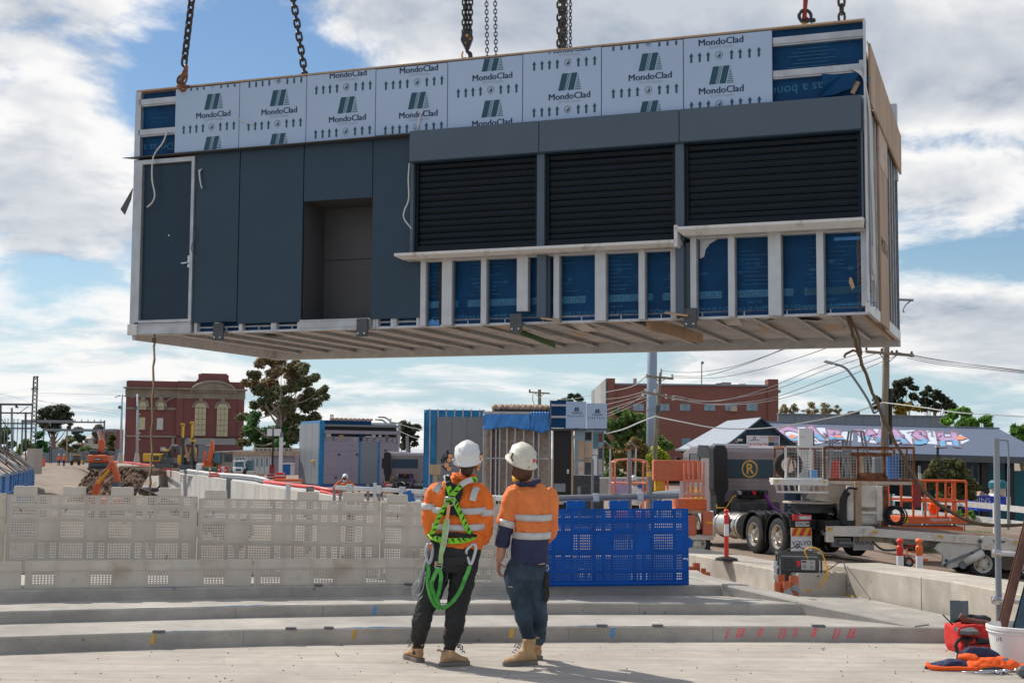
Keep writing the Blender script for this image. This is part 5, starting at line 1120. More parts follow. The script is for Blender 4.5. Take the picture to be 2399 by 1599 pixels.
for i in range(7):part('vent_slot',MB().bx(-.18,.20,-.008,-.0,.085+.028*i,.093+.028*i),'black',GE)
for i in range(5):part('vent_slot',MB().bx(-.17,-.05,-.014,-.009,.30+.024*i,.308+.024*i),'black',GE)
part('roll_bar',MB().tube([(-.23,0,.05),(-.23,0,.46),(.26,0,.46),(.26,0,.05)],.016,8).tube([(-.23,.36,.05),(-.23,.36,.46),(.26,.36,.46),(.26,.36,.05)],.016,8).tube([(-.23,0,.46),(-.23,.36,.46)],.016,8).tube([(.26,0,.46),(.26,.36,.46)],.016,8),'gen_dark',GE)
part('lifting_eye',MB().bar((-.2,.18,.46),(.0,.18,.55),.02,.012).bar((.2,.18,.46),(.0,.18,.55),.02,.012).ring((0,.18,.55),.025,.008,10),'steel_dark',GE)
part('side_bracket',MB().bx(-.28,-.23,0,.02,.16,.38).bx(-.29,-.23,-.03,.05,.30,.33).bx(-.29,-.23,-.03,.05,.2,.23),'stud_white',GE)
part('leg',MB().bx(.14,.20,.02,.10,-.0,.06),'gen_dark',GE);part('leg',MB().bx(-.18,-.12,.02,.10,-.0,.06),'gen_dark',GE)
part('lead',MB().tube(curve_pts([ge(1893,1310),ge(1885,1290,-.03),ge(1895,1281,-.05),ge(1915,1285,-.06),ge(1928,1305,-.08),ge(1933,1330,-.1),ge(1928,1355,-.1),ge(1915,1372,-.1),ge(1935,1345,-.12),ge(1934,1320,-.1)],6),.008,6),'yellow',GE,smooth=True)
part('lead',MB().tube(curve_pts([ge(1860,1381,-.1),ge(1880,1379,-.12),ge(1900,1380,-.1)],4),.006,5),'yellow',GE,smooth=True)
c0=V((gp.x,gp.y,.14))
def lead(pts,r,mt,label,nm='power_lead'):P=curve_pts(pts,5);solo(nm,MB().tube([p-P[0] for p in P],r,5),mt,label,'cable',P[0],smooth=True)
lead([gnd(1925,1374,.15),gnd(1945,1384,.15),gnd(1975,1390,.15),gnd(2000,1396,.15)],.007,'yellow','yellow lead lying on the landing right of the generator')
lead([at(1915,1350,gp.y-.1),at(1935,1338,gp.y),at(1962,1319,16.7),at(1975,1315,16.7),at(1985,1345,16.2),at(1990,1372,16)],.006,'black','black cable looped over the top of the concrete wall right of the generator')
lead([gnd(1935,1378,.15),gnd(1950,1386,.15),gnd(1970,1388,.15)],.007,'gen_dark','dark cable on the landing at the foot of the right wall')
def pipes(label,base,items,group='orange conduit stubs'):
    t=thing('conduit_bundle',label,'pipes',base,0,group)
    for x,y,r,z0,z1,tape in items:
        o=part('pipe',MB().lathe([(r*.86,z1-.02),(r*.86,z1),(r,z1),(r,z0)],16,T3(x,y,0),False),'pipe_orange',t,smooth=True,sharp=40)
        part('pipe_mouth',MB().lathe([(r*.86,z1-.02),(.001,z1-.02)],16,T3(x,y,0),False),'black',o)
        if tape:part('tape',MB().prism([(x-r*.9,tape-.03),(x+r*.3,tape+.02),(x+r*1.2,tape-.05),(x+r*.9,tape-.10),(x+r*.3,tape-.07),(x-r*.7,tape-.06)],y-r-.008,y-r+.004),'tape_grey',o)
pb=gnd(1840,1400,.14)
pipes('cluster of orange conduit stubs bound with grey tape in front of the generator',(pb.x,pb.y,.14),((-.085,0,.042,0,.17,0),(.01,-.05,.048,0,.19,.11),(-.03,.10,.045,0,.25,0),(.10,.02,.055,0,.245,.15)))
pb2=gnd(1932,1385,.14)
pipes('orange conduit stubs standing right of the generator against the wall',(pb2.x-.05,pb2.y-.1,.14),((-.05,-.02,.04,0,.19,0),(.035,0,.036,0,.26,0),(.0,.07,.036,0,.24,0)))
pb3=gnd(1637,1356,.14)
pipes('short pale and orange conduit stubs at the end of the blue screen',(pb3.x,pb3.y,.14),((-.10,0,.05,0,.16,0),(-.02,.1,.05,0,.2,0),(.06,0,.035,0,.14,0),(.10,-.1,.035,0,.10,0),(-.16,-.2,.05,0,.10,0)))
def bollard(p,s,label,colr):
    t=thing('safety_bollard',label,'bollard',p,0,'orange and white safety bollards')
    part('base',MB().lathe([(.001,0),(.15,0),(.14,.03),(.05,.05)],18),'black',t)
    part('post',MB().lathe([(.052*s,.0),(.050*s,.93*s),(.056*s,.94*s),(.056*s,1.0*s),(.035*s,1.02*s),(.032*s,1.06*s),(.058*s,1.07*s),(.058*s,1.10*s),(.03*s,1.13*s),(.001,1.135*s)],18,None,False),colr,t,smooth=True,sharp=40)
    part('reflective_sleeve',MB().lathe([(.0535*s,.54*s),(.0535*s,.80*s)],18,None,False),'white_plastic',t,smooth=True)
    return t
p=gnd(1702,1312,.40);bollard((p.x,p.y,.40),.58,'single red and white safety bollard standing on the low wall in front of the truck','red_plastic')
for px,lab in ((2108,'left one of two safety bollards behind the right concrete wall'),(2153,'right one of two safety bollards behind the right concrete wall')):
    p=at(px,1257,17.8);t=bollard((p.x,p.y,p.z-.92),.8,lab,'red_plastic' if px==2108 else 'orange_plastic')
    for c in t.children:
        if c.name.startswith('reflective'):c.scale=(1,1,1);c.location=(0,0,.05)
# folded dark angle leaning at the right wall
p=gnd(2250,1462,.145);t=thing('steel_angle','short dark grey steel angle with a green taped foot standing near the right wall','steel angle',(p.x,p.y,.142),.15)
part('angle',MB().bx(-.095,.0,0,.008,.0,.23,RZ(-.18)).bx(.0,.10,0,.008,.0,.225,RZ(.25)),'angle_grey',t);part('green_tape',MB().bx(-.096,.0,-.004,.0,.0,.055,RZ(-.18)).bx(.0,.03,-.004,.0,.0,.06,RZ(.25)),'green_tape',t)
# scaffold post with two short tubes
a,b=gnd(2341,1462,.0),at(2334,1026,12.9);a=at(2341,1480,12.9);t=thing('scaffold_post','tall galvanised scaffold post with two short side tubes at the right edge','scaffold post',(a.x,a.y,.14),0)
o0=V((a.x,a.y,.14));part('standard',MB().cyl((0,0,0),V((b.x,a.y,b.z))-o0,.028,14),'sky_grey',t,smooth=True,sharp=40)
for y0,y1 in ((1295,1300),(1405,1412)):
    q=at(2325,y0,12.85)-o0;r=at(2480,y1,12.6)-o0;part('ledger',MB().cyl(q,r,.024,12),'tube_galv',t,smooth=True,sharp=40)
    part('coupler',MB().box(q+V((.03,0,0)),(.06,.08,.07)).cyl(q+V((-.02,-.05,.0)),q+V((.07,-.06,.01)),.012).ball(q+V((.0,-.06,.02)),.022,8),'chrome',t,bevel=.01)
# leaning steel beams in a bucket
def beam(p0,p1,w,mt,label):
    a,b=V(p0),V(p1);t=thing('steel_beam',label,'steel beam',a,0,'steel beams leaning at the right edge');m=MB();m.bar((0,0,0),b-a,w,.008,(0,1,0)).bar(V((0,.045,0)),b-a+V((0,.045,0)),w,.008,(0,1,0)).bar(V((w*.35,.022,0)),b-a+V((w*.35,.022,0)),.008,.05,(0,1,0));part('beam',m,mt,t)
    return t
beam(at(2334,1530,12.35),at(2428,1160,12.7),.075,'beam_brown','red brown primed steel beam leaning at the right edge of the photo')
beam(at(2372,1530,12.3),at(2442,1265,12.5),.075,'beam_blue','dark blue steel beam leaning right of the red brown one')
# bucket, tool bag, jacket, spanners
p=gnd(2398,1555,0);t=thing('bucket','large white plastic bucket at the right edge beside the red tool bag','bucket',(p.x+.02,p.y+.02,0),0)
part('shell',MB().lathe([(.001,.0),(.25,.0),(.255,.01),(.298,.29),(.312,.295),(.312,.32),(.298,.325),(.29,.30),(.245,.02),(.001,.02)],40),'bucket_white',t,smooth=True,sharp=50)
part('rim_band',MB().lathe([(.300,.265),(.308,.27),(.308,.277),(.300,.282)],40,None,False),'bucket_white',t)
for i in range(3):part('graduation',MB().bar((-.255+.012*i*0-.02*i,-.145+.03*i*0-.015*i,.235),(-.25-.02*i,-.143-.015*i,.205),.005,.004),'steel_dark',t)
p=gnd(2262,1525,0);B0=V((p.x,p.y,0));t=thing('tool_bag','open red and grey tool bag slumped on the floor with a black strap','tool bag',B0,.15)
def soft(name,mb,mt,par,vox=.012,it=5,amp=.012,big=.02,**kw):return cloth(part(name,mb,mt,par,**kw),vox,it,amp,big)
soft('bag_body',MB().loft([[V((x*w,y*d,z))+V((ox,oy,0)) for x,y in ((-1,-1),(-.3,-1.1),(.4,-1),(1,-.8),(1,.8),(.3,1),(-.4,1),(-1,.8))] for w,d,z,ox,oy in ((.17,.15,.0,.06,0),(.19,.17,.06,.06,0),(.18,.16,.16,.05,.02),(.16,.12,.24,.03,.06))]),'bag_red',t)
soft('bag_flap',MB().bx(-.13,.05,-.19,-.03,.20,.235,RZ(-.1) @ RX(.15)),'bag_grey',t,.01,4,.006,.01);soft('bag_piping',MB().tube(curve_pts([(-.15,-.17,.16),(-.14,-.19,.23),(0,-.2,.25),(.07,-.18,.22)],5),.013,6),'bag_red',t,.008,2,0,0)
soft('bag_pocket',MB().bx(-.05,.18,-.20,-.15,.03,.14),'bag_red',t);part('zip',MB().tube([(-.06,-.205,.09),(.05,-.215,.095),(.16,-.205,.10)],.008,5),'black',t)
part('strap',MB().tube(curve_pts([(-.02,-.15,.14),(-.12,-.19,.14),(-.19,-.21,.10),(-.19,-.24,.03),(-.15,-.26,.015),(-.11,-.24,.06),(-.09,-.21,.12),(.0,-.19,.13)],5),.016,8,flat=.006),'black',t,smooth=True);part('strap',MB().tube(curve_pts([(.0,-.19,.13),(.1,-.22,.12),(.2,-.18,.13)],4),.03,8,flat=.008),'black',t,smooth=True)
soft('tool_roll',MB().cyl((.0,.06,.27),(.22,-.02,.24),.035,12).cyl((.02,.06,.28),(-.02,.08,.30),.04,12),'beam_brown',t,.01,3,.004,.006)
soft('side_pocket',MB().bx(.16,.34,-.08,.12,.10,.22,RY(.2)),'bag_grey',t);part('screwdriver',MB().cyl((-.14,-.05,.24),(-.22,-.02,.33),.006,6),'black',t);part('hammer_handle',MB().tube([(-.08,.05,.26),(.1,.1,.30),(.3,.12,.27)],[.016,.02,.016],8),'black',t)
soft('rag',MB().ball((.18,.12,.27),(.14,.07,.04),10),'black',t)
p=gnd(2290,1572,0);t=thing('work_jacket','crumpled orange and navy hi-vis jacket dropped on the floor','jacket',(p.x,p.y+.12,0),0)
def heap(rows,n=18):
    m=MB();rings=[]
    for c,rx,ry,z in rows:rings.append([V((c[0]+rx*cos(2*pi*k/n)*(1+.12*sin(3*k)),c[1]+ry*sin(2*pi*k/n)*(1+.15*cos(2*k+1)),z)) for k in range(n)])
    return m.loft(rings)
soft('sleeve',heap((((-.18,.0),.20,.09,.0),((-.17,.0),.19,.085,.04),((-.12,.0),.11,.05,.075))),'navy_fab',t,.01,4,.016,.03)
soft('orange_panel',heap((((.16,-.05),.26,.11,.0),((.16,-.05),.25,.10,.05),((.14,-.03),.13,.06,.10))),'hi_orange',t,.01,4,.018,.035)
soft('navy_panel',heap((((.08,.06),.18,.09,.03),((.08,.06),.17,.08,.12),((.06,.05),.08,.04,.175))),'navy_fab',t,.01,4,.018,.035)
soft('orange_hem',MB().tube(curve_pts([(-.38,-.02,.05),(-.36,-.07,.025),(-.25,-.11,.02),(-.12,-.13,.025),(0,-.14,.02)],5),.020,8),'hi_orange',t,.009,2,.006,.01)
soft('orange_cuff',MB().tube(curve_pts([(-.1,.03,.085),(-.02,-.03,.10),(.03,-.06,.07)],5),.035,8),'hi_orange',t,.009,3,.01,.014)
part('reflective_patch',MB().add([(.20,-.135,.05),(.27,-.13,.055),(.26,-.09,.11),(.21,-.1,.105)],[(0,1,2,3)]),'tape_grey',t);soft('dark_lining',MB().ball((.12,-.13,.02),(.12,.04,.025),10),'black',t,.009,3,.008,.012)
p=gnd(2315,1578,0);
for i,(x,y,a,L) in enumerate(((-.02,.03,.05,.34),(-.06,-.01,-.15,.30),(.02,-.03,.2,.28),(.10,.02,-.05,.32))):
    t=thing('podger_spanner',['steel podger spanner lying nearest to the jacket','steel podger spanner with its point to the left, second from the jacket','steel podger spanner lying nearest to the camera','steel podger spanner at the right end of the spanner pile'][i],'spanner',(p.x+x,p.y+y,.012+.004*i),a,'steel spanners on the floor')
    part('handle',MB().tube([(-L/2,0,0),(-L*.2,0,0),(L*.4,0,0)],[.003,.009,.010],8),'chrome',t,smooth=True);part('spanner_head',MB().ring((L*.46,0,.0),.018,.008,10,None,6).cyl((L*.42,0,-.01),(L*.42,0,.02),.02,8),'chrome',t,smooth=True)
part_=None
p=gnd(2396,1588,0);soft_o=solo('scrubbing_brush',MB().ball((0,0,.05),(.06,.05,.05),10).cyl((0,0,.05),(.1,-.03,.1),.015),'machine_grey','dark wire brush at the bottom right corner beside the jacket','brush',(p.x+.02,p.y+.03,0))
# ================================================================ truck with the ringed R on its cab
gz=-.85;TY=radians(16.9)
TR=thing('prime_mover','mauve grey prime mover seen from behind with a gold ringed letter on its cab','truck',(8.25,38.3,gz),TY)
def tp(nm,m,mt,**kw):return part(nm,m,mt,kw.pop('parent',TR),**kw)
tp('chassis_rail',MB().bx(-.45,-.36,-1.1,6.2,.75,1.0).bx(.36,.45,-1.1,6.2,.75,1.0).bx(-.45,.45,-1.15,-1.05,.7,1.0).bx(-.45,.45,1.,1.2,.75,.98),'black')
for y,s in ((0,1),(1.37,1)):
    for x in (-1.08,1.08):wheel(TR,(x,y,.52),.52,.32,(-1 if x < 0 else 1,0,0),'alloy')
    tp('axle',MB().cyl((-1.0,y,.52),(1.0,y,.52),.12,10).ball((0,y,.5),.28,10),'black')
for x in (-1.08,1.08):wheel(TR,(x,5.22,.52),.52,.32,(-1 if x < 0 else 1,0,0),'alloy')
for y in (0,1.37):
    for x0,x1 in ((-1.27,-.62),(.62,1.27)):
        m=MB();rings=[]
        for k in range(13):
            a=lerp(-.25,pi+.15,k/12);r0=.60;rings.append([(x,y+rr*cos(a),.52+rr*sin(a)) for x,rr in ((x0,r0),(x1,r0),(x1,r0+.03),(x0,r0+.03))])
        g=tp('mudguard',m.loft(rings),'black_gloss')
        rb=MB()
        for xx in (x0+.02,x0+.2,x0+.4,x1-.02):rb.tube([(xx,y+.64*cos(lerp(-.2,pi+.1,k/12)),.52+.64*sin(lerp(-.2,pi+.1,k/12))) for k in range(13)],.018,5)
        part('rib',rb,'black_gloss',g)
# cab
cb=MB();prof=[(4.20,1.0),(4.20,2.78),(4.30,2.90),(4.6,2.97),(5.6,2.94),(6.15,2.74),(6.45,1.9),(6.5,.7),(5.95,.62),(5.8,1.05),(4.75,1.05),(4.6,1.0)]
cb.prism([(y,z) for y,z in prof],-1.22,1.22,Matrix(((0,1,0,0),(1,0,0,0),(0,0,1,0),(0,0,0,1))))
tp('cab',cb,'truck_mauve',bevel=.05)
bw=tp('rear_window',MB().prism([(-.72,2.0),(-.75,2.03),(-.75,2.52),(-.70,2.56),(.80,2.56),(.85,2.52),(.85,2.03),(.82,2.0)],4.178,4.20),'truck_teal')
m=MB();m.ring((.05,4.176,2.28),.24,.022,32,flat=.004);m.text('R',.42,T3(.05,4.172,2.27),.02);part('gold_letter',m,'truck_gold',bw)['kind']='stuff'
for z in (1.62,1.76,1.9,2.68):tp('cab_swage',MB().bx(-.85,.95,4.185,4.2,z,z+.035),'truck_mauve')
tp('roof_strip',MB().bx(-1.0,.2,4.5,4.8,2.95,3.02),'white_plastic')
tp('side_window',MB().prism([(4.88,2.0),(5.62,1.92),(5.75,2.1),(5.62,2.72),(4.92,2.72)],-1.232,-1.22,Matrix(((0,1,0,0),(1,0,0,0),(0,0,1,0),(0,0,0,1)))),'glass')
tp('window_seal',MB().tube([(-1.232,y,z) for y,z in ((4.88,2.0),(5.62,1.92),(5.75,2.1),(5.62,2.72),(4.92,2.72),(4.88,2.0))],.018,6),'black')
tp('windscreen',MB().bx(-1.1,1.1,6.28,6.34,1.9,2.7),'glass')
m=MB();m.text('ROAD',.30,Matrix(((0,-1,0,-1.236),(-1,0,0,5.25),(0,0,1,1.62),(0,0,0,1))),.02);m.bx(-1.237,-1.232,4.7,5.9,1.40,1.43);m.bx(-1.237,-1.232,4.85,5.5,1.18,1.30);tp('door_lettering',m,'truck_gold')['kind']='stuff'
tp('snorkel',MB().loft([[(x,y,z) for x,y in ((x0,3.85),(x1,3.85),(x1,4.22),(x0,4.22))] for x0,x1,z in ((-1.18,-.90,.9),(-1.18,-.90,1.5),(-1.26,-.78,1.7),(-1.26,-.80,2.6),(-1.26,-.82,2.85),(-1.22,-.9,2.97))]),'black',bevel=.04)
for z in (1.9,2.1,2.3,2.5):tp('snorkel_rib',MB().bx(-1.27,-.78,3.83,3.85,z,z+.03),'black')
tp('fairing',MB().prism([(4.2,2.60),(4.2,2.83),(4.4,2.96),(5.0,2.98),(5.1,2.62)],-1.25,-1.18,Matrix(((0,1,0,0),(1,0,0,0),(0,0,1,0),(0,0,0,1)))),'black_gloss',bevel=.02)
tp('grab_rail',MB().tube([(-1.2,3.8,1.25),(-1.2,3.8,1.15),(-.9,3.8,1.15),(-.66,3.8,1.48),(-.58,3.8,1.5)],.022,8),'truck_gold');tp('grab_rail',MB().tube([(.7,3.9,1.4),(.7,3.9,.95),(1.0,3.9,.95)],.02,6),'truck_gold')
tp('battery_box',MB().bx(-.80,.75,3.6,4.1,.92,1.32),'gen_dark',bevel=.03);tp('air_box',MB().bx(-.35,.55,3.95,4.15,1.40,1.66),'black',bevel=.03)
for x,mt in ((-.42,'cable_grey'),(-.15,'black'),(.05,'sign_red'),(.25,'black'),(.42,'steel_dark')):tp('coupling',MB().cyl((x,3.98,1.60),(x,3.86,1.58),.06,10),mt)
tp('air_hose',MB().tube(curve_pts([(.38,3.85,1.52),(.5,3.4,1.1),(.8,2.9,.95),(1.05,2.6,1.05),(1.2,2.4,1.35)],5),.065,8),'purple',smooth=True)
tp('fuel_tank',MB().cyl((-.88,2.45,.68),(-.88,4.0,.68),.36,24),'tank_alloy',smooth=True,sharp=40)
for y in (2.6,3.2,3.85):tp('tank_strap',MB().tube([(-.88+.372*cos(a),y,.68+.372*sin(a)) for a in [pi*k/12 for k in range(-4,22)]],.02,6),'alloy')
tp('tank_step',MB().bx(-1.27,-1.22,2.85,3.1,.45,.95),'steel_dark',bevel=.02);tp('side_panel',MB().bx(-1.22,-1.1,4.05,4.75,.3,1.05),'white_paint',bevel=.03);tp('front_guard',MB().prism([(4.6,1.0),(4.65,.55),(5.0,.62),(5.05,1.05)],-1.24,-1.0,Matrix(((0,1,0,0),(1,0,0,0),(0,0,1,0),(0,0,0,1)))),'white_plastic',bevel=.03)
tp('deck_plate',MB().bx(-.5,.5,2.0,3.5,1.0,1.03),'steel_dark');tp('fifth_wheel',MB().lathe([(.001,1.12),(.5,1.12),(.5,1.2),(.001,1.2)],20,T3(0,.7,0)).bx(-.4,.4,.3,1.1,1.0,1.12),'black')
def flap(x0,x1,txt=True):
    f=tp('mud_flap',MB().bx(x0,x1,-.72,-.70,.20,.80),'white_plastic');part('reflector',MB().bx(x0+.01,x1-.01,-.732,-.72,.58,.80),'machine_yellow',f)
    sm=MB();w=(x1-x0-.02)/5
    for k in range(3):a=x0+.01+w*(k*2-.3);sm.poly([(max(a,x0+.01),-.735,.585),(min(a+w,x1-.01),-.735,.585),(min(a+w*2,x1-.01),-.735,.795),(max(a+w,x0+.01),-.735,.795)])
    part('red_stripe',sm,'sign_red',f)['kind']='stuff';l=MB();l.text('VOLVO',.165,T3((x0+x1)/2,-.726,.40),.010);part('lettering',l,'print_navy',f)['kind']='stuff'
flap(-1.20,-.60);flap(.62,1.24)
tp('tail_lamp',MB().bx(-1.15,-.62,-.78,-.66,.98,1.14),'lens_red',bevel=.02);tp('tail_lamp_lens',MB().bx(-1.0,-.66,-.79,-.78,1.02,1.10),'plate_white')
np_=tp('number_plate',MB().bx(-1.08,-.68,-.74,-.72,.83,.96),'plate_white');l=MB();l.text('XXLCM',.11,T3(-.88,-.745,.895),.008);part('plate_lettering',l,'print_navy',np_)['kind']='stuff'
tp('rear_beam',MB().bx(-1.2,1.2,-.70,-.62,.82,1.0),'black');tp('brake_hose',MB().tube(curve_pts([(.1,-.3,1.1),(-.1,.2,1.25),(.2,.6,1.22),(.4,.2,1.1)],4),.025,6),'black')
tp('mirror',MB().bx(-1.42,-1.30,6.2,6.32,1.95,2.6).bar((-1.25,6.1,2.6),(-1.4,6.25,2.6),.04),'black',bevel=.02)
# ================================================================ low loader trailer with its rusty cage
TL=thing('low_loader_trailer','worn cream low loader trailer with a long timber deck and white gooseneck','trailer',(9.2,38.2,gz),radians(-4))
def lp(nm,m,mt,**kw):return part(nm,m,mt,kw.pop('parent',TL),**kw)
def tl(px,py,y):
    p=at(px,py,38.2+y);return (p.x-9.2,p.z-gz)
lp('gooseneck_deck',MB().bx(-2.05,1.38,-.6,1.9,1.93,2.05),'trailer_white',bevel=.01);lp('gooseneck_web',MB().prism([(-1.1,1.5),(-.9,1.93),(.8,1.93),(.7,.86),(-.35,.86),(-.5,1.40),(-.8,1.45)],-.3,1.5),'trailer_white',bevel=.02)
lp('ledge',MB().bx(-2.3,-.88,-1.25,-.6,1.90,2.06),'white_paint',bevel=.01)
for i in range(9):lp('ledge_bracket',MB().bar((-2.22+.16*i,-1.2,1.90),(-2.17+.16*i,-1.0,1.74),.05,.03),'white_paint')
lp('ledge_rail',MB().bx(-2.2,-.88,-1.24,-1.2,1.70,1.75),'white_paint');lp('marker_lamp',MB().box((-2.2,-1.26,2.0),(.06,.02,.05)).box((-.98,-1.26,2.0),(.06,.02,.05)),'machine_yellow')
lp('king_pin_plate',MB().bx(-1.6,.3,.0,1.2,1.30,1.40).cyl((-1.0,.5,1.3),(-1.0,.5,1.15),.6,20),'machine_grey');lp('skid_plate',MB().cyl((-1.0,.5,1.40),(-1.0,.5,1.44),.85,24),'trailer_white')
lp('gooseneck_box',MB().bx(-1.0,.4,.1,1.2,1.42,1.75),'trailer_white',bevel=.02)
for x,z0,z1,mt in ((-.06,.85,2.0,'timber'),(-.27,.85,1.9,'trailer_white'),(.63,.85,1.9,'rust'),(.50,1.0,1.9,'trailer_white')):lp('leg_post',MB().bx(x-.08,x+.08,-.9,-.75,z0,z1),mt,bevel=.01)
lp('leg_plate',MB().bx(.02,.44,-.82,-.78,1.35,1.92),'trailer_white');lp('cross_rail',MB().bx(.0,.6,-.86,-.80,1.18,1.24),'trailer_white');lp('air_tank',MB().cyl((.05,-.6,1.02),(.5,-.6,1.02),.15,16),'trailer_white',smooth=True,sharp=40)
lp('hose_bundle',MB().tube(curve_pts([(-.35,-1.0,1.75),(-.45,-1.0,1.6),(-.48,-1.0,1.2),(-.46,-1.0,.85)],4),.10,8).tube(curve_pts([(-.10,-.95,1.82),(-.35,-1.0,1.82),(-.45,-1.0,1.5),(-.47,-1.0,1.2)],4),.03,6),'black',smooth=True)
co=MB()
for i in range(10):co.ring((.80+.016*i,-1.0+.04*(i % 3),1.14),.25-.022*(i % 4),.016,18,Matrix.Diagonal((1,1,1,1)))
lp('hose_coil',co,'black',smooth=True)['kind']='stuff'
SL_=radians(3.3)
def dk(nm,m,mt,**kw):o=lp(nm,m,mt,**kw);o.rotation_euler=(0,SL_,0);return o
lp('drop_frame',MB().bx(-.95,.3,-1.2,1.2,.60,.86).bx(-.95,-.75,-1.24,-1.0,.45,.86),'trailer_white',bevel=.01);lp('marker_lamp',MB().box((-.84,-1.25,.78),(.12,.02,.06)),'machine_yellow')
for x in (.24,1.9,3.85):dk('marker_lamp',MB().box((x,-1.29,.75),(.12,.02,.06)),'machine_yellow')
lp('coupling_jaw',MB().bx(-.75,-.25,-.9,-.5,.30,.55).cyl((-.6,-.95,.42),(-.25,-.95,.42),.07,10),'steel_grey',bevel=.02)
for y0,y1,z0 in ((-1.27,-1.20,.62),(1.20,1.27,.62),(-.5,-.4,.45),(.4,.5,.45)):dk('deck_beam',MB().bx(-.02,9.5,y0,y1,z0,.83),'trailer_white',bevel=.006)
for i in range(12):dk('deck_plank',MB().bx(.0,9.5,-1.19+.2*i,-1.01+.2*i,.80,.845),'deck_timber')
dk('side_arm',MB().prism([(1.95,.62),(3.0,.62),(3.05,.45),(2.4,.0),(2.15,-.06),(2.0,.0),(2.02,.25),(1.75,.45)],-1.18,-1.05),'trailer_white',bevel=.01);dk('arm_brace',MB().bar((2.1,-1.2,.08),(3.0,-1.2,.52),.04,.06),'steel_grey')
dk('hanger',MB().prism([(2.9,.80),(3.0,.84),(3.6,.84),(3.7,.78),(4.1,.62),(3.6,.48),(2.95,.5)],-1.30,-1.22),'trailer_white',bevel=.01);dk('hanger_slot',MB().prism([(3.25,.70),(3.5,.70),(3.55,.75),(3.2,.75)],-1.306,-1.30),'steel_dark');dk('ram',MB().cyl((2.55,-1.25,.12),(3.0,-1.25,.42),.10,12),'trailer_white',smooth=True);dk('ram_foot',MB().cyl((2.5,-1.3,.06),(2.5,-1.15,.06),.09,10),'steel_grey')
dk('suspension_plate',MB().prism([(4.25,.72),(5.6,.72),(5.3,.2),(4.5,-.02),(4.3,.1)],-1.24,-1.1),'trailer_white',bevel=.01);dk('plate_bolt',MB().cyl((2.08,-1.18,.02),(2.08,-1.2,.02),.05,8).cyl((2.1,-1.18,.15),(2.1,-1.2,.15),.04,8).cyl((2.9,-1.18,.7),(2.9,-1.33,.7),.05,8),'steel_dark')
for hp in ([(.7,-1.2,.55),(1.0,-1.25,.42),(1.4,-1.2,.38),(1.8,-1.2,.5)],[(.2,-1.2,.5),(.5,-1.2,.3),(1.0,-1.2,.35)],[(2.7,-1.22,.4),(2.9,-1.3,.3),(3.05,-1.25,.55)]):dk('hose',MB().tube(curve_pts(hp,4),.03,6),'steel_dark')
for x in (3.02,4.2):
    for y in (-1.05,1.05):w_=wheel(TL,(x,y,.13),.38,.34,(0,-1 if y < 0 else 1,0),'trailer_white',nuts=5);w_.rotation_euler=(0,SL_,0)
lp('spare_wheel',MB().tube([(-1.74+.27*cos(a),.10,2.42+.27*sin(a)) for a in [2*pi*k/24 for k in range(25)]],.12,8),'rubber',smooth=True);lp('spare_rim',MB().cyl((-1.74,.0,2.42),(-1.74,.2,2.42),.20,20),'trailer_white');lp('spare_bracket',MB().bar((-1.9,-.5,2.05),(-1.75,-.45,2.65),.08,.04).bar((-1.6,-.5,2.05),(-1.7,-.45,2.6),.06,.04),'rust')
def cage(x0,x1,z0,z1,y,fm,nm,cols,ex=()):
    fr=MB();
    for a,b in (((x0,z0),(x1,z0)),((x0,z1),(x1,z1)),((x0,z0),(x0,z1)),((x1,z0),(x1,z1))):fr.bar((a[0],y,a[1]),(b[0],y,b[1]),.055,.05,(0,1,0))
    for x in cols:fr.bar((x,y,z0),(x,y,z1),.035,.03,(0,1,0))
    for a,b,w in ex:fr.bar((a[0],y-.03,a[1]),(b[0],y-.03,b[1]),w,.05,(0,1,0))
    o=lp(nm,fr,fm);w=MB();n=int((x1-x0)/.075)
    for i in range(1,n):w.bar((lerp(x0,x1,i/n),y+.02,z0),(lerp(x0,x1,i/n),y+.02,z1),.008,.008)
    k=int((z1-z0)/.075)
    for i in range(1,k):z=lerp(z0,z1,i/k);w.bar((x0,y+.025,z),(x1,y+.025,z),.008,.008)
    part('wire_mesh',w,'mesh_wire',o)['kind']='stuff';return o
cage(-1.92,-.95,2.07,2.90,-.85,'white_paint','cage_gate',(-1.6,-1.28));cage(-.92,1.38,2.05,2.90,-.88,'rust','cage_panel',(-.06,.62,1.2),(((-.25,2.72),(.8,2.72),.09),((-.06,2.2),(.65,2.2),.08),((-.06,2.07),(-.06,2.72),.07),((.62,2.07),(.62,2.72),.07),((-.1,2.12),(.7,2.12),.09)))
cage(-1.92,1.38,2.05,2.88,1.7,'rust','cage_panel',(-.8,.2));[lp('cage_side',MB().bar((x,-.87,z),(x,1.7,z),.06),'rust') for x,z in ((1.38,2.9),(1.38,2.05),(-1.92,2.9))]
for i,(x,z1,w,y) in enumerate(((-.25,3.12,.5,.2),(.30,3.36,.6,.4))):
    sp=thing('step_stand',['lower grey steel trestle standing in the trailer cage','taller grey steel trestle standing in the trailer cage'][i],'trestle',(9.2+x-.15,38.2+y,gz+2.05),0,'trestles in the trailer cage');h=z1-2.05
    part('top',MB().bx(-.17,.17,-.15,.15,h-.03,h),'steel_grey',sp)
    for a in (-1,1):
        for b in (-1,1):part('leg',MB().bar((.16*a,.14*b,h),(w*.6*a,.3*b,0),.05,.03),'steel_grey',sp)
    part('crosspiece',MB().bar((-.27,-.2,h*.62),(.27,-.2,h*.62),.05,.03).bar((-.27,.2,h*.62),(.27,.2,h*.62),.05,.03),'steel_grey',sp)
m=MB();rn=random.Random(4)
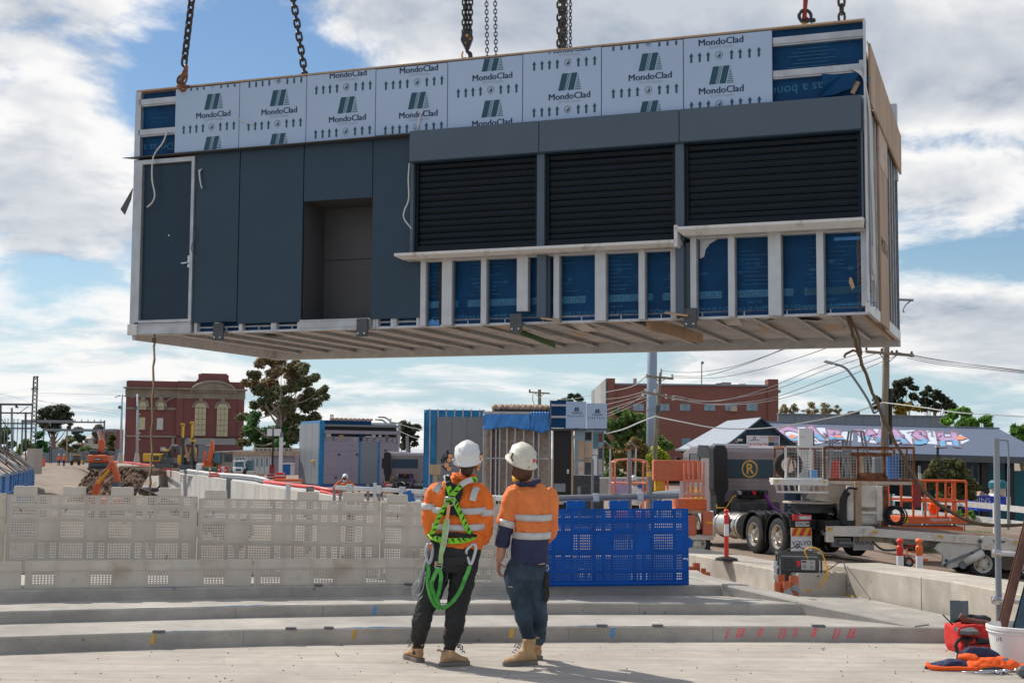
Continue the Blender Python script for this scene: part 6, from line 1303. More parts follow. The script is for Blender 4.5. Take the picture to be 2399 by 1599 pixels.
for i,(x,y,z,sx,sz,mt) in enumerate(((-1.5,.3,.2,.5,.4,'plate_white'),(-1.12,.0,.12,.2,.24,'tarp'),(-.45,.6,.25,.3,.5,'red_plastic'),(1.15,.5,.33,.3,.66,'container_blue'),(-.7,.2,.3,.1,.6,'steel_grey'),(.35,.8,.3,.15,.6,'timber'),(.85,1.0,.3,.2,.6,'steel_grey'))):
    solo(['tool_crate','jerry_can','fuel_drum','tarp_roll','steel_strut','timber_prop','steel_strut'][i],MB().bx(-sx/2,sx/2,-.15,.15,0,sz),mt,['pale crate behind the white cage gate on the trailer','small blue can at the foot of the white cage gate','red drum inside the rusty cage on the trailer','upright blue roll at the right end of the rusty cage','grey steel strut at the left end of the rusty cage','timber prop in the middle of the rusty cage','grey steel strut near the right end of the rusty cage'][i],['crate','can','drum','roll','strut','prop','strut'][i],(9.2+x,38.2+y,gz+2.05),bevel=.03)
sp=thing('sign_post','white square post with a dark edge rising behind the trailer cage','post',at(1887,1048,41)-V((0,0,1.3)),0);part('post',MB().bx(-.20,.20,-.1,.1,0,1.85),'white_paint',sp);part('edge_strip',MB().prism([(.2,.0),(.34,.0),(.24,1.8),(.2,1.8)],-.02,.02),'steel_dark',sp);part('stand',MB().bx(-.12,.12,-.1,.1,-1.7,0),'steel_grey',sp)
# ================================================================ orange lifts
def rails(root,nm,W,Dp,H,mt,r=.03,mids=(0.5,),cols=2):
    for y in (0,Dp):
        m=MB();m.tube(curve_pts([(-W/2,y,0),(-W/2,y,H*.8),(-W/2+.08,y,H),(W/2-.08,y,H),(W/2,y,H*.8),(W/2,y,0)],2),r,7)
        for z in mids:m.cyl((-W/2,y,H*z),(W/2,y,H*z),r*.85,7)
        for i in range(1,cols+1):x=-W/2+W*i/(cols+1);m.cyl((x,y,0),(x,y,H),r*.8,7)
        part(nm,m,mt,root)
    m=MB()
    for x in (-W/2,W/2):
        for z in mids+(.97,):m.cyl((x,0,H*z),(x,Dp,H*z),r*.85,7)
    part(nm,m,mt,root)
d=41;p=at(2188,1236,d);SL=thing('scissor_lift','orange scissor lift with tube railings parked behind the trailer deck','scissor lift',(p.x,d,gz),.05)
part('platform',MB().bx(-.98,.98,0,1.1,.78,.98),'machine_orange',SL,bevel=.015);rl=thing_=None
fr=SL;sub=MB()
for x in (-.95,-.60,-.25,.1,.35,.62,.95):sub.cyl((x,-.02,.95),(x,-.02,2.0),.035,8)
sub.tube([(-.95,-.02,1.95),(-.9,-.02,2.0),(.9,-.02,2.0),(.95,-.02,1.95)],.035,8);sub.cyl((-.95,-.02,1.42),(.95,-.02,1.42),.03,8);part('guard_rail',sub,'machine_orange',SL)
sub=MB();sub.tube([(-.95,1.1,.95),(-.95,1.1,2.0),(.95,1.1,2.0),(.95,1.1,.95)],.035,8).cyl((-.95,1.1,1.45),(.95,1.1,1.45),.03,8).cyl((-.95,0,2.0),(-.95,1.1,2.0),.03,8).cyl((.95,0,2.0),(.95,1.1,2.0),.03,8);part('guard_rail',sub,'machine_orange',SL)
part('gate',MB().tube([(.42,-.05,1.6),(.42,-.05,1.82),(.58,-.05,1.82),(.58,-.05,1.6),(.42,-.05,1.6)],.02,6),'machine_orange',SL);part('control_box',MB().bx(-.62,-.38,-.10,.06,1.25,1.9),'red_dark',SL,bevel=.02);part('base',MB().bx(-.9,.9,.1,1.0,.18,.7),'machine_orange',SL,bevel=.02)
l=MB();l.text('Optimum 8',.13,T3(.2,-.008,.90),.006);part('lettering',l,'sign_white',SL)['kind']='stuff';part('chevron_plate',MB().bx(-.95,-.75,-.006,.0,.80,.96),'machine_yellow',SL)
for x in (-.65,.65):wheel(SL,(x,.15,.20),.20,.14,(0,-1,0),'machine_orange',nuts=4)
part('bucket',MB().lathe([(.1,.0),(.13,.25)],12,T3(.1,.4,1.0)),'gen_panel',SL);part('work_bag',MB().ball((.12,.3,1.25),(.18,.15,.2),10),'hi_orange',SL)
# pink railed platform and the orange boom lift at the truck
d=40;p=at(1478,1172,d);PL=thing('platform_lift','faded pink railings of a lift platform behind the blue screen','lift platform',(p.x,d,p.z-.3),0)
rails(PL,'guard_rail',.90,1.2,1.42,'rail_pink',.03,(.55,),1);part('platform',MB().bx(-.5,.5,-.05,1.3,-.25,0),'machine_orange_faded',PL);part('base',MB().bx(-.5,.5,0,1.2,-1.2,-.25),'machine_grey',PL)
part('rail_panel',MB().bx(-.42,-.05,-.02,.0,.25,.7),'sign_lilac',PL)
d=37.5;BL=thing('boom_lift','faded orange boom lift with a big counterweight panel and off-road tyres beside the truck','boom lift',(at(1600,1200,d).x,d,gz),0)
def bl(px,py):q=at(px,py,d);return q.x-BL.location.x,q.z-gz
def bq(x0,y0,x1,y1,ya,yb,m=None):a,b=bl(x0,y1),bl(x1,y0);return (m or MB()).bx(a[0],b[0],ya,yb,a[1],b[1])
part('counterweight',bq(1530,1078,1642,1125,-.1,.35),'machine_orange_faded',BL,bevel=.03);part('yellow_tower',bq(1537,1122,1558,1150,.2,.5).join(bq(1542,1122,1556,1146,.1,.2)),'machine_yellow',BL,bevel=.01)
cg=MB()
for x in (1600,1610,1620,1633,1645):a,b=bl(x,1082),bl(x,1165);cg.cyl((b[0],-.3,b[1]),(a[0],-.3,a[1]),.03,8)
for y in (1125,1160):a,b=bl(1598,y),bl(1647,y);cg.cyl((a[0],-.3,a[1]),(b[0],-.3,b[1]),.028,8)
for x in (1562,1570):a,b=bl(x,1122),bl(x,1160);cg.cyl((b[0],.6,b[1]),(a[0],.6,a[1]),.025,8)
part('guard_rail',cg,'rail_pink',BL)
part('turntable',bq(1585,1168,1652,1192,-.35,.9),'machine_orange',BL,bevel=.03);part('skirt',bq(1575,1192,1652,1200,-.3,.9),'ply',BL);a=MB()
for k in range(5):q=bl(1616+7*k,1164);a.poly([(q[0],-.365,q[1]-.05),(q[0]+.05,-.365,q[1]-.05),(q[0]+.09,-.365,q[1]+.0),(q[0]+.04,-.365,q[1]+.0)])
part('hazard_stripe',a,'machine_yellow',BL)['kind']='stuff';part('cowl',bq(1601,1205,1628,1252,-.4,.2),'machine_orange_faded',BL,bevel=.05);part('cowl',bq(1642,1196,1664,1250,-.5,.0),'machine_orange_faded',BL,bevel=.03);part('reflector',bq(1649,1219,1664,1224,-.52,-.5),'yellow',BL)
part('axle_beam',bq(1610,1250,1668,1262,-.35,.5),'trailer_white',BL,bevel=.02);w=bl(1630,1268);wheel(BL,(w[0],-.15,.36),.36,.30,(0,-1,0),'trailer_white',nuts=5);wheel(BL,(w[0],.75,.36),.36,.30,(0,1,0),'trailer_white',nuts=5)
ct=MB()
for k in range(14):a=2*pi*k/14;c=V((w[0]+.37*cos(a),-.15,.36+.37*sin(a)));ct.bar(c+V((0,-.15,0)),c+V((.03,.14,.0)),.05,.04)
part('tyre_lug',ct,'rubber',BL)['kind']='stuff'
l=MB();q=bl(1594,1176);l.text('JLG',.16,T3(q[0]-.05,-.36,q[1]),.01);part('lettering',l,'rail_pink',BL)['kind']='stuff'
d=36;p=at(2140,1300,d);t=thing('hand_truck','small orange hand truck with black wheels behind the bollards','hand truck',(p.x,d,gz-.1),0);t.scale=(.8,.8,.8);part('frame',MB().bar((-.2,0,.2),(.45,0,.25),.06,.06).bar((-.2,0,.5),(.3,0,.45),.03,.03).bar((-.2,0,.2),(-.2,0,.6),.04),'machine_orange',t)
for x in (-.15,-.25):wheel(t,(x,.0+.3*(x <-.2),.17),.16,.08,(0,-1,0),'galv',nuts=4)
# ================================================================ background, built at its real distance
class Far:
    def __init__(s,name,label,cat,d,px,py,group=None,rz=0.):
        s.d=d;s.b=at(px,py,d);s.t=thing(name,label,cat,s.b,rz,group)
    def q(s,px,py,dy=0.):p=at(px,py,s.d)-s.b;return V((p.x,dy,p.z))
    def box(s,x0,y0,x1,y1,ya=0.,yb=.3,m=None):
        a,b=s.q(x0,y1),s.q(x1,y0);return (m or MB()).bx(a.x,b.x,ya,yb,a.z,b.z)
    def p(s,nm,m,mt,**kw):return part(nm,m,mt,kw.pop('parent',s.t),**kw)
    def poly(s,pts,ya,yb,m=None):return (m or MB()).prism([(s.q(*p).x,s.q(*p).z) for p in pts],ya,yb)
    def tube(s,pts,r,n=6,m=None,dy=0.):return (m or MB()).tube([s.q(*p,dy) if len(p)==2 else s.q(*p) for p in pts],r,n)
def brick_mat(name,c1,c2,mo,scale):
    m=mat(name,c1,.85,var=.12,vs=.5);T=NT(m.node_tree);b=T.n['Principled BSDF']
    base=b.inputs['Base Color'].links[0].from_socket
    co=T.new('ShaderNodeTexCoord').outputs['Object'];sp=T.new('ShaderNodeSeparateXYZ');T.l.new(co,sp.inputs[0])
    br=T.new('ShaderNodeTexBrick');T.l.new(T.comb(T.math('ADD',sp.outputs[0],sp.outputs[1]),sp.outputs[2]),br.inputs[0])
    br.inputs['Color1'].default_value=c4(c1);br.inputs['Color2'].default_value=c4(c2);br.inputs['Mortar'].default_value=c4(mo);br.inputs['Scale'].default_value=scale;br.inputs['Mortar Size'].default_value=.012
    T.put(b.inputs['Base Color'],T.mix(.5,base,br.outputs[0]));return m
BR_OLD=brick_mat('old_red_brick',(.235,.084,.075),(.185,.068,.06),(.22,.14,.12),2.2);BR_NEW=brick_mat('orange_red_brick',(.25,.098,.075),(.19,.07,.055),(.25,.16,.13),1.6)
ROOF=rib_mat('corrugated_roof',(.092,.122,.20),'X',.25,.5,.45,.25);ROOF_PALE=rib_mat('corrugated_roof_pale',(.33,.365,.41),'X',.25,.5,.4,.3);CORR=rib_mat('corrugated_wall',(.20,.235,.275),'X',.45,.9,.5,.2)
# ---------------------------------------------------------------- trees
LEAF={}
def leaf_mat(n,c,rand=.45):
    if n not in LEAF:
        LEAF[n]=mat(n,tuple(min(.5,q*1.75) for q in c),.6,var=.25,vs=.35,rand=rand,spec=.25);T=NT(LEAF[n].node_tree);b=T.n['Principled BSDF']
        tr=T.new('ShaderNodeBsdfTranslucent');src=b.inputs['Base Color'].links[0].from_socket;T.l.new(src,tr.inputs[0])
        mx=T.new('ShaderNodeMixShader');mx.inputs[0].default_value=.5;T.l.new(b.outputs[0],mx.inputs[1]);T.l.new(tr.outputs[0],mx.inputs[2]);T.l.new(mx.outputs[0],T.n['Material Output'].inputs[0])
    return LEAF[n]
def leaves(m,c,r,n,size,rn,flat=.75,droop=0.):
    for _ in range(n):
        while True:
            d=V((rn.gauss(0,1),rn.gauss(0,1),rn.gauss(0,1)))
            if d.length > .1:break
        d.normalize();k=rn.uniform(.2,1.1)**.6
        p=c+V((d.x*r,d.y*r,d.z*r*flat-droop*abs(rn.gauss(0,.4))*r))*k
        nn=(d+V((rn.uniform(-1,1),rn.uniform(-1,1),rn.uniform(-.6,1.2)))*.8).normalized();a=nn.orthogonal().normalized();a.rotate(Matrix.Rotation(rn.uniform(0,6.3),3,nn));b=nn.cross(a)
        s=size*rn.uniform(.55,1.35);i=len(m.v)
        m.v+=[tuple(p-a*s),tuple(p-b*s*.42),tuple(p+a*s),tuple(p+b*s*.42)];m.f.append((i,i+1,i+2,i+3));m.mi.append(m.m)
def tree(name,label,cat,d,clumps,base,mats,size,dens,seed=1,trunk='bark',tr=.3,group=None,depth=.5,flat=.75,droop=0.,zbase=None,sub=4):
    size*=.66;rn=random.Random(seed);b=at(base[0],base[1],d)
    if zbase is not None:b.z=zbase
    t=thing(name,label,cat,b,0,group);k=d/FP
    sp=max(c[0] for c in clumps)-min(c[0] for c in clumps)
    tm=MB();H=V((at(base[2] if len(base) > 2 else base[0],min(c[1] for c in clumps)+.3*(base[1]-min(c[1] for c in clumps)),d)-b));tm.tube(curve_pts([(0,0,0),H*.5+V((.05*H.z*.3,0,0)),H],3),[tr,tr*.85,tr*.7,tr*.6,tr*.5,tr*.4,tr*.35],8)
    pts=[]
    for c in clumps:
        p=at(c[0],c[1],d)-b;r=c[2]*k;p.y=rn.uniform(-1,1)*sp*k*depth*.5;pts.append((p,r,c[3] if len(c) > 3 else 0))
    for p,r,mi in pts:
        st=H*rn.uniform(.35,.95)
        if (p-st).length > .3:tm.tube(curve_pts([st,st.lerp(p,.5)+V((0,0,-.12*(p-st).length)),p],3),[tr*.34,tr*.28,tr*.22,tr*.15,tr*.1,tr*.06,tr*.03],5)
    part('trunk',tm,trunk,t)
    for mi in range(len(mats)):
        m=MB()
        for p,r,ci in pts:
            if ci !=mi:continue
            for j in range(sub):
                o=V((rn.uniform(-1,1),rn.uniform(-1,1),rn.uniform(-.7,.8)))*r*.62;rr=r*rn.uniform(.5,.82)
                leaves(m,p+o,rr,max(10,int(dens*14*rr*rr/(size*size))),size,rn,flat,droop)
        if m.f:part('crown' if len(mats)==1 or mi==0 else 'crown_highlights' if 0 else 'crown',m,leaf_mat(*mats[mi]) if isinstance(mats[mi],tuple) else mats[mi],t)
    return t
GUM=[('gum_leaf',(.095,.098,.050)),('gum_leaf_lit',(.145,.108,.058)),('gum_leaf_green',(.050,.115,.038))]  # the lighter brown leaf colour paints in the sunlit tops of the clumps
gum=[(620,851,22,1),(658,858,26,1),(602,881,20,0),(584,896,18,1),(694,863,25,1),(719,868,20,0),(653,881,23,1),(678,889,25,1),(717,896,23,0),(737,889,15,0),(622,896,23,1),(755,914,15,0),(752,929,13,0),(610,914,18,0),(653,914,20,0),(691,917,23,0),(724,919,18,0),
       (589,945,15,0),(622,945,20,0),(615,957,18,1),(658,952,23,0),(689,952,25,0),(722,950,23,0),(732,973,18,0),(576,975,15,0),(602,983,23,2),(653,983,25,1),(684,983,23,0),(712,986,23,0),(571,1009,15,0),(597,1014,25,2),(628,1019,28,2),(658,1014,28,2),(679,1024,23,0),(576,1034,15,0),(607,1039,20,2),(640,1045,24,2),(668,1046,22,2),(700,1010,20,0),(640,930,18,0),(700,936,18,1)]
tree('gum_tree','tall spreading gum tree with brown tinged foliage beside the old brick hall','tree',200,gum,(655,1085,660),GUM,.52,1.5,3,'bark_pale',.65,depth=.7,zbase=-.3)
tree('round_tree','dark round headed tree behind the railway gantries at the far left','tree',320,[(108,966,16),(128,960,18),(150,963,17),(163,976,13),(98,984,12),(118,985,16),(142,984,16),(160,990,12),(105,1000,14),(128,1004,16),(100,972,10),(138,972,15)],(125,1075,125),[('dark_leaf',(.045,.055,.034))],.75,1.6,4,'bark',.7,zbase=-.25)
for i,(cl,c,lab,d) in enumerate((([(15,1010,14),(5,1030,16),(25,1040,12),(10,1055,14)],(.06,.12,.03),'green tree at the left edge behind the rebar frame',230),([(60,1030,12),(50,1048,12),(68,1046,10),(45,1062,9)],(.10,.15,.03),'yellow green shrub left of the lattice mast',210),
        ([(92,1020,11),(98,1036,12),(88,1048,12),(104,1050,10)],(.03,.11,.03),'bright green tree right of the lattice mast',240),([(158,1032,12),(150,1048,12),(168,1052,10)],(.11,.12,.05),'olive tree behind the distant orange workers',280),([(185,1010,13),(172,1022,13),(190,1028,12),(180,1045,12)],(.05,.07,.045),'grey green tree behind the upper excavator boom',330),([(232,1004,12),(222,1016,9),(240,1014,9),(228,1030,10)],(.09,.09,.065),'thin bare topped tree left of the brick hall',300),
        ([(195,1052,9),(205,1048,8),(215,1054,8)],(.10,.14,.05),'pale bush behind the big orange excavator',250),([(258,1040,10),(266,1025,9),(255,1055,10)],(.06,.09,.03),'green bush at the foot of the tall grey poles',235))):
    tree('far_tree',lab,'tree',d,cl,(cl[0][0],1085),[('far_leaf_%s' % 'abcdefgh'[i],c)],.5,1.7,20+i,'bark',.2,'trees beyond the railway',zbase=-.3)
tree('street_tree','dark street tree behind the twin street lamps','tree',170,[(955,998,15),(970,1006,14),(945,1012,14),(962,1018,15),(976,1022,12),(950,1030,12),(942,1044,11),(972,1040,10)],(958,1090),[('street_leaf',(.05,.058,.036))],.42,1.6,31,'bark',.3,zbase=-.3)
tree('willow_tree','weeping green tree standing in front of the orange brick building','tree',74,[(1465,975,24),(1440,1000,24),(1490,990,26),(1520,1010,26),(1470,1020,28),(1425,1035,22),(1545,1030,22),(1500,1040,28),(1450,1055,24),(1475,1080,26),(1540,1060,20),(1425,1075,20),(1510,1080,22),(1560,1045,14),(1450,965,14),(1435,1105,22),(1470,1115,22),(1505,1110,20)],(1480,1160),[('willow_leaf',(.085,.135,.035))],.22,1.6,33,'bark',.25,flat=.9,droop=.5,zbase=-.85)
tree('photinia','brown tipped shrub in front of the weeping tree','shrub',66,[(1490,1030,14),(1478,1050,18),(1500,1058,18),(1468,1075,16),(1488,1085,20),(1508,1085,14),(1450,1062,13),(1445,1085,16)],(1485,1150),[('photinia_leaf',(.15,.12,.045))],.16,1.5,34,'bark',.12,zbase=-.85)
tree('lime_shrub','lime green shrub at the foot of the leaning power pole','shrub',60,[(1535,1055,14),(1552,1066,15),(1530,1075,14),(1566,1080,11),(1545,1085,14),(1528,1095,10)],(1545,1150),[('lime_leaf',(.24,.33,.025))],.17,1.7,35,'bark',.10,zbase=-.85)
tree('young_tree','small bright green tree beside the pale gable wall','shrub',61,[(1612,1062,8),(1622,1070,8),(1618,1080,8)],(1616,1120),[('lime_leaf',(.24,.33,.025))],.12,1.7,36,'bark',.06,zbase=-.85)
tree('palm_like_tree','dark flat topped tree showing above the site module with the printed sheets','tree',110,[(1348,932,11),(1335,940,8),(1325,946,9),(1362,934,8)],(1340,1050),[('conifer_leaf',(.025,.05,.025))],.25,1.6,37,'bark',.15,zbase=-.5)
tree('palm_like_tree','dark spiky treetop just right of the flat topped tree above the site module','tree',108,[(1335,927,7),(1320,938,6),(1358,942,6),(1310,944,8)],(1322,1050),[('conifer_leaf',(.025,.05,.025))],.25,1.6,38,'bark',.12,zbase=-.5)
tree('dark_tree','dark spreading tree behind the tall timber power pole','tree',120,[(2105,900,16),(2125,896,14),(2138,908,10),(2095,918,14),(2118,920,16),(2140,930,12),(2060,936,12),(2050,950,10),(2085,938,15),(2110,945,16),(2135,950,12),(2062,955,12)],(2105,1090),[('dark_leaf_right',(.04,.052,.028))],.30,1.6,41,'bark',.35,zbase=-.5)
tree('dark_tree','dark pointed pine behind the graffiti roof, right of the spreading tree','tree',118,[(2175,910,10),(2160,922,10),(2185,925,14),(2205,932,14),(2220,940,14),(2165,942,14),(2190,950,18),(2215,955,16),(2230,958,10),(2160,960,12)],(2190,1090),[('pine_leaf',(.034,.042,.022))],.30,1.7,42,'bark',.35,zbase=-.5)
tree('yellow_shrub','yellow brown bush between the two dark trees','shrub',100,[(2110,955,12),(2130,950,12),(2145,960,10),(2120,965,12),(2100,968,9)],(2125,1080),[('wattle_leaf',(.17,.125,.025))],.24,1.6,43,'bark',.15,zbase=-.5)
tree('plane_tree','bright green tree behind the graffiti roof at the right','tree',86,[(2230,970,15),(2255,965,16),(2280,970,16),(2300,982,14),(2215,988,13),(2245,990,18),(2275,992,18),(2305,998,12),(2262,1000,16)],(2260,1090),[('plane_leaf',(.10,.20,.035))],.24,1.8,44,'bark',.25,zbase=-.6)
tree('plane_tree','green tree at the right edge beyond the end of the graffiti roof','tree',84,[(2385,1005,14),(2398,1020,16),(2378,1022,12),(2405,1000,16),(2395,1040,14)],(2395,1090),[('plane_leaf',(.10,.20,.035))],.24,1.8,45,'bark',.2,zbase=-.6)
for i,(x0,w,lab) in enumerate(((1836,12,'leftmost bare tree behind the corrugated wall'),(1858,12,'second bare tree from the left behind the corrugated wall'),(1900,16,'broad bare tree in the middle behind the corrugated wall'),(1935,15,'fourth bare tree behind the corrugated wall'),(1962,9,'small bare tree right of the others behind the corrugated wall'))):
    tree('bare_tree',lab,'tree',150,[(x0-w*.6,962,w*.6),(x0,955-w*.3,w*.7),(x0+w*.6,960,w*.6),(x0,966,w*.7)],(x0,1060),[('bare_twig',(.20,.17,.09))],.22,.55,50+i,'bark',.14,'bare trees behind the corrugated wall',zbase=-.4)
tree('garden_shrub','large olive green shrub with red tips behind the orange scissor lift','shrub',47,[(2195,1090,18),(2225,1082,16),(2250,1090,16),(2185,1112,20),(2215,1110,24),(2245,1112,22),(2270,1108,14),(2180,1135,18),(2210,1140,24),(2240,1140,24),(2268,1135,18),(2285,1140,14),(2200,1160,20),(2235,1162,22),(2262,1160,18)],(2225,1190),[('garden_leaf',(.085,.088,.035))],.10,1.5,60,'bark',.10,zbase=-.85)
# ---------------------------------------------------------------- old brick hall
F=Far('brick_hall','old red brick hall with arched cream windows and a curved stone pediment','building',225,290,1094,rz=.22);F.t.location.z=-.3
k=F.d/FP/cos(.22)*1.0;dz=F.b.z+.3
def fx(px):return (px-290)*k
def fz(py):return (1094-py)*F.d/FP
def hb(x0,y0,x1,y1,ya,yb,m=None):return (m or MB()).bx(fx(x0),fx(x1),ya,yb,fz(y1),fz(y0))
def arch(x0,x1,y0,y1,ya,yb,m=None,grow=0):
    a,b=fx(x0)-grow,fx(x1)+grow;r=(b-a)/2;zt=fz(y0)+grow;z0=fz(y1);pts=[(a,z0),(b,z0)]+[((a+b)/2+r*cos(t),zt-r+r*sin(t)) for t in [pi*i/12 for i in range(13)]]
    return (m or MB()).prism(pts,ya,yb)
F.p('wall',hb(290,894,556,1100,0,16),BR_OLD);F.p('parapet',hb(294,893,408,908,-.1,1.0),BR_OLD);F.p('parapet',hb(404,892,556,910,-.3,1.0),BR_OLD)
pd=MB();c=(fx(446)+fx(523))/2
pts=[(fx(442),fz(896)),(fx(446),fz(890)),(fx(450),fz(886)),(fx(450),fz(874)),(fx(456),fz(874)),(fx(456),fz(872.5)),(fx(515),fz(872.5)),(fx(515),fz(875)),(fx(519),fz(876)),(fx(519),fz(886)),(fx(522),fz(892)),(fx(527),fz(896))]
F.p('raised_parapet',pd.prism(pts[::-1],-.3,.8),BR_OLD)
F.p('cornice',hb(284,909,410,912,-1.0,.4),'stone');F.p('cornice',hb(404,909,562,912.5,-1.3,.4),'stone')
F.p('frieze',hb(288,912,408,932,-.15,.2),'stone');F.p('frieze',hb(403,912.5,558,933,-.45,.2),'stone')
th=[pi*i/16 for i in range(17)];a0,b0=fx(436),fx(534);F.p('pediment_arch',MB().prism([(a0,fz(918)),(b0,fz(918))]+[((a0+b0)/2+(b0-a0)/2*cos(t),fz(918)+(fz(894)-fz(918))*sin(t)) for t in th],-.9,.1),'stone')
F.p('pediment_hood',MB().tube([((a0+b0)/2+(b0-a0)/2*1.02*cos(t),-1.0,fz(918)+(fz(892.5)-fz(918))*sin(t)) for t in th],.22,6),'stone')
F.p('string_course',hb(290,955.5,556,960.5,-.15,.2),'stone');F.p('string_course',hb(289,1021,556,1025,-.25,.2),'stone');F.p('bay',hb(404,933,556,1100,-.25,.1),BR_OLD)
for x in (403,542):F.p('pilaster',hb(x,933,x+14,1021,-.45,.1),BR_OLD)
for x0,x1,y0,y1,cream in ((444.5,469.5,942,1021,1),(494.5,519.5,943,1021,1),(321,335,942,961,1),(361,375,942,961,1)):
    F.p('arch_surround',arch(x0,x1,y0,min(y1,955),-.5,.1,grow=.45),'stone');w=F.p('window',arch(x0,x1,y0,y1,-.62,.1),'cream')
    g=MB()
    for j in range(1,int((y1-y0)/13)+1):g.bx(fx(x0),fx(x1),-.66,-.62,fz(y0+13*j)-.04,fz(y0+13*j)+.04)
    for j in (1/3,2/3):g.bx(lerp(fx(x0),fx(x1),j)-.03,lerp(fx(x0),fx(x1),j)+.03,-.66,-.62,fz(y1),fz(y0+8))
    part('glazing_bar',g,'stone',w)['kind']='stuff';part('keystone',MB().bx((fx(x0)+fx(x1))/2-.3,(fx(x0)+fx(x1))/2+.3,-.72,-.5,fz(y0)-.1,fz(y0)+.8),'stone',w)
for x0,x1,y0,y1,mt in ((321,334,979,1007,'cream'),(360,374,980,1007,'plate_white'),(370,382,1048,1056,'plate_white')):w=F.p('window',hb(x0,y0,x1,y1,-.1,.1),mt);part('sill',hb(x0-1,y1,x1+1,y1+1.5,-.3,.05),'stone',w)
F.p('lintel',hb(418,1026,538,1041,-.4,.1),'grey_render');F.p('door',hb(455,1041,480,1094,-.32,.1),'sky_grey');F.p('name_plate',hb(471,1040,487,1044.5,-.5,-.4),'cream');F.p('vent_pipe',MB().tube([(fx(397),-.2,fz(1060)),(fx(397),-.2,fz(1026))],.25,6),'stone');F.p('wall_bracket',MB().tube([(fx(380),-.5,fz(942)),(fx(386),-.5,fz(936)),(fx(398),-.5,fz(932))],.12,5),'stone')
# ---------------------------------------------------------------- railway side: wall, trench formwork, gantries
rw=thing('retaining_wall','long pale concrete retaining wall running away beside the trench','wall',WA)
n=9;J_=[0,.012,.035,.075,.13,.21,.33,.52,.78,1.0]
dirw=(WB-WA);nrm=V((-dirw.y,dirw.x,0)).normalized();nrm=nrm if nrm.x < 0 else-nrm
WALLM=concrete_mat('wall_panel_concrete',(.56,.53,.48),(1,1,.12),.15,(.42,.38,.33),.5)
for i in range(n):
    a,b=dirw*J_[i],dirw*J_[i+1];u=(b-a).normalized();a=a+u*.03;b=b-u*.03
    m=MB();T_=V((0,0,.0));Bz=V((0,0,-2.6));o=nrm*-.35
    m.add([a+Bz,b+Bz,b+Bz+o,a+Bz+o,a,b,b+o,a+o],[(0,3,2,1),(4,5,6,7),(0,1,5,4),(1,2,6,5),(2,3,7,6),(3,0,4,7)]);part('wall_panel',m,WALLM,rw)
for i in (2,3,5):a=dirw*J_[i]+nrm*.06;part('joint_post',MB().bar(a+V((0,0,-2.5)),a+V((0,0,.10+.15*(i !=5))),.26,.26,(0,1,0)),'steel_grey' if i !=2 else 'rust',rw)
lg=MB();a,b=dirw*.16+nrm*.8+V((0,0,-1.75)),dirw*.8+nrm*.8+V((0,0,-1.75));lg.bar(a,b,1.4,.12);part('ledge_beam',lg,'steel_grey',rw)
# dirt mound with its churned side
m=MB();rn=random.Random(9);d=112;g0=at(232,1165,d);nx,nz=90,24
for j in range(nz+1):
    for i in range(nx+1):
        u,v=i/nx,j/nz;px=lerp(155,312,u);top=lerp(1098,1096,u)+4*sin(u*9)+(14*(1-sstep(0,.12,u)))+(18*sstep(.9,1.,u));p=at(px,lerp(1180,top,v**.8),d)
        q=V((px*.05,v*3,1.));p.y+=5*v+.7*mnoise.noise(q*1.6)+.5*mnoise.noise(q*6);p.z+=.12*mnoise.noise(q*3.1)+.10*mnoise.noise(q*9);m.v.append(p-g0)
for j in range(nz):
    for i in range(nx):k0=j*(nx+1)+i;m.f.append((k0,k0+1,k0+nx+2,k0+nx+1));m.mi.append(0)
b0=len(m.v)
for i in range(nx+1):p=V(m.v[nz*(nx+1)+i]);m.v.append(p+V((0,16,-.1)))
for i in range(nx):k0=nz*(nx+1)+i;m.f.append((k0,k0+1,b0+i+1,b0+i));m.mi.append(0)
tag(part('earth_mound',m,'dirt_pile',None,g0,smooth=True),kind='structure')
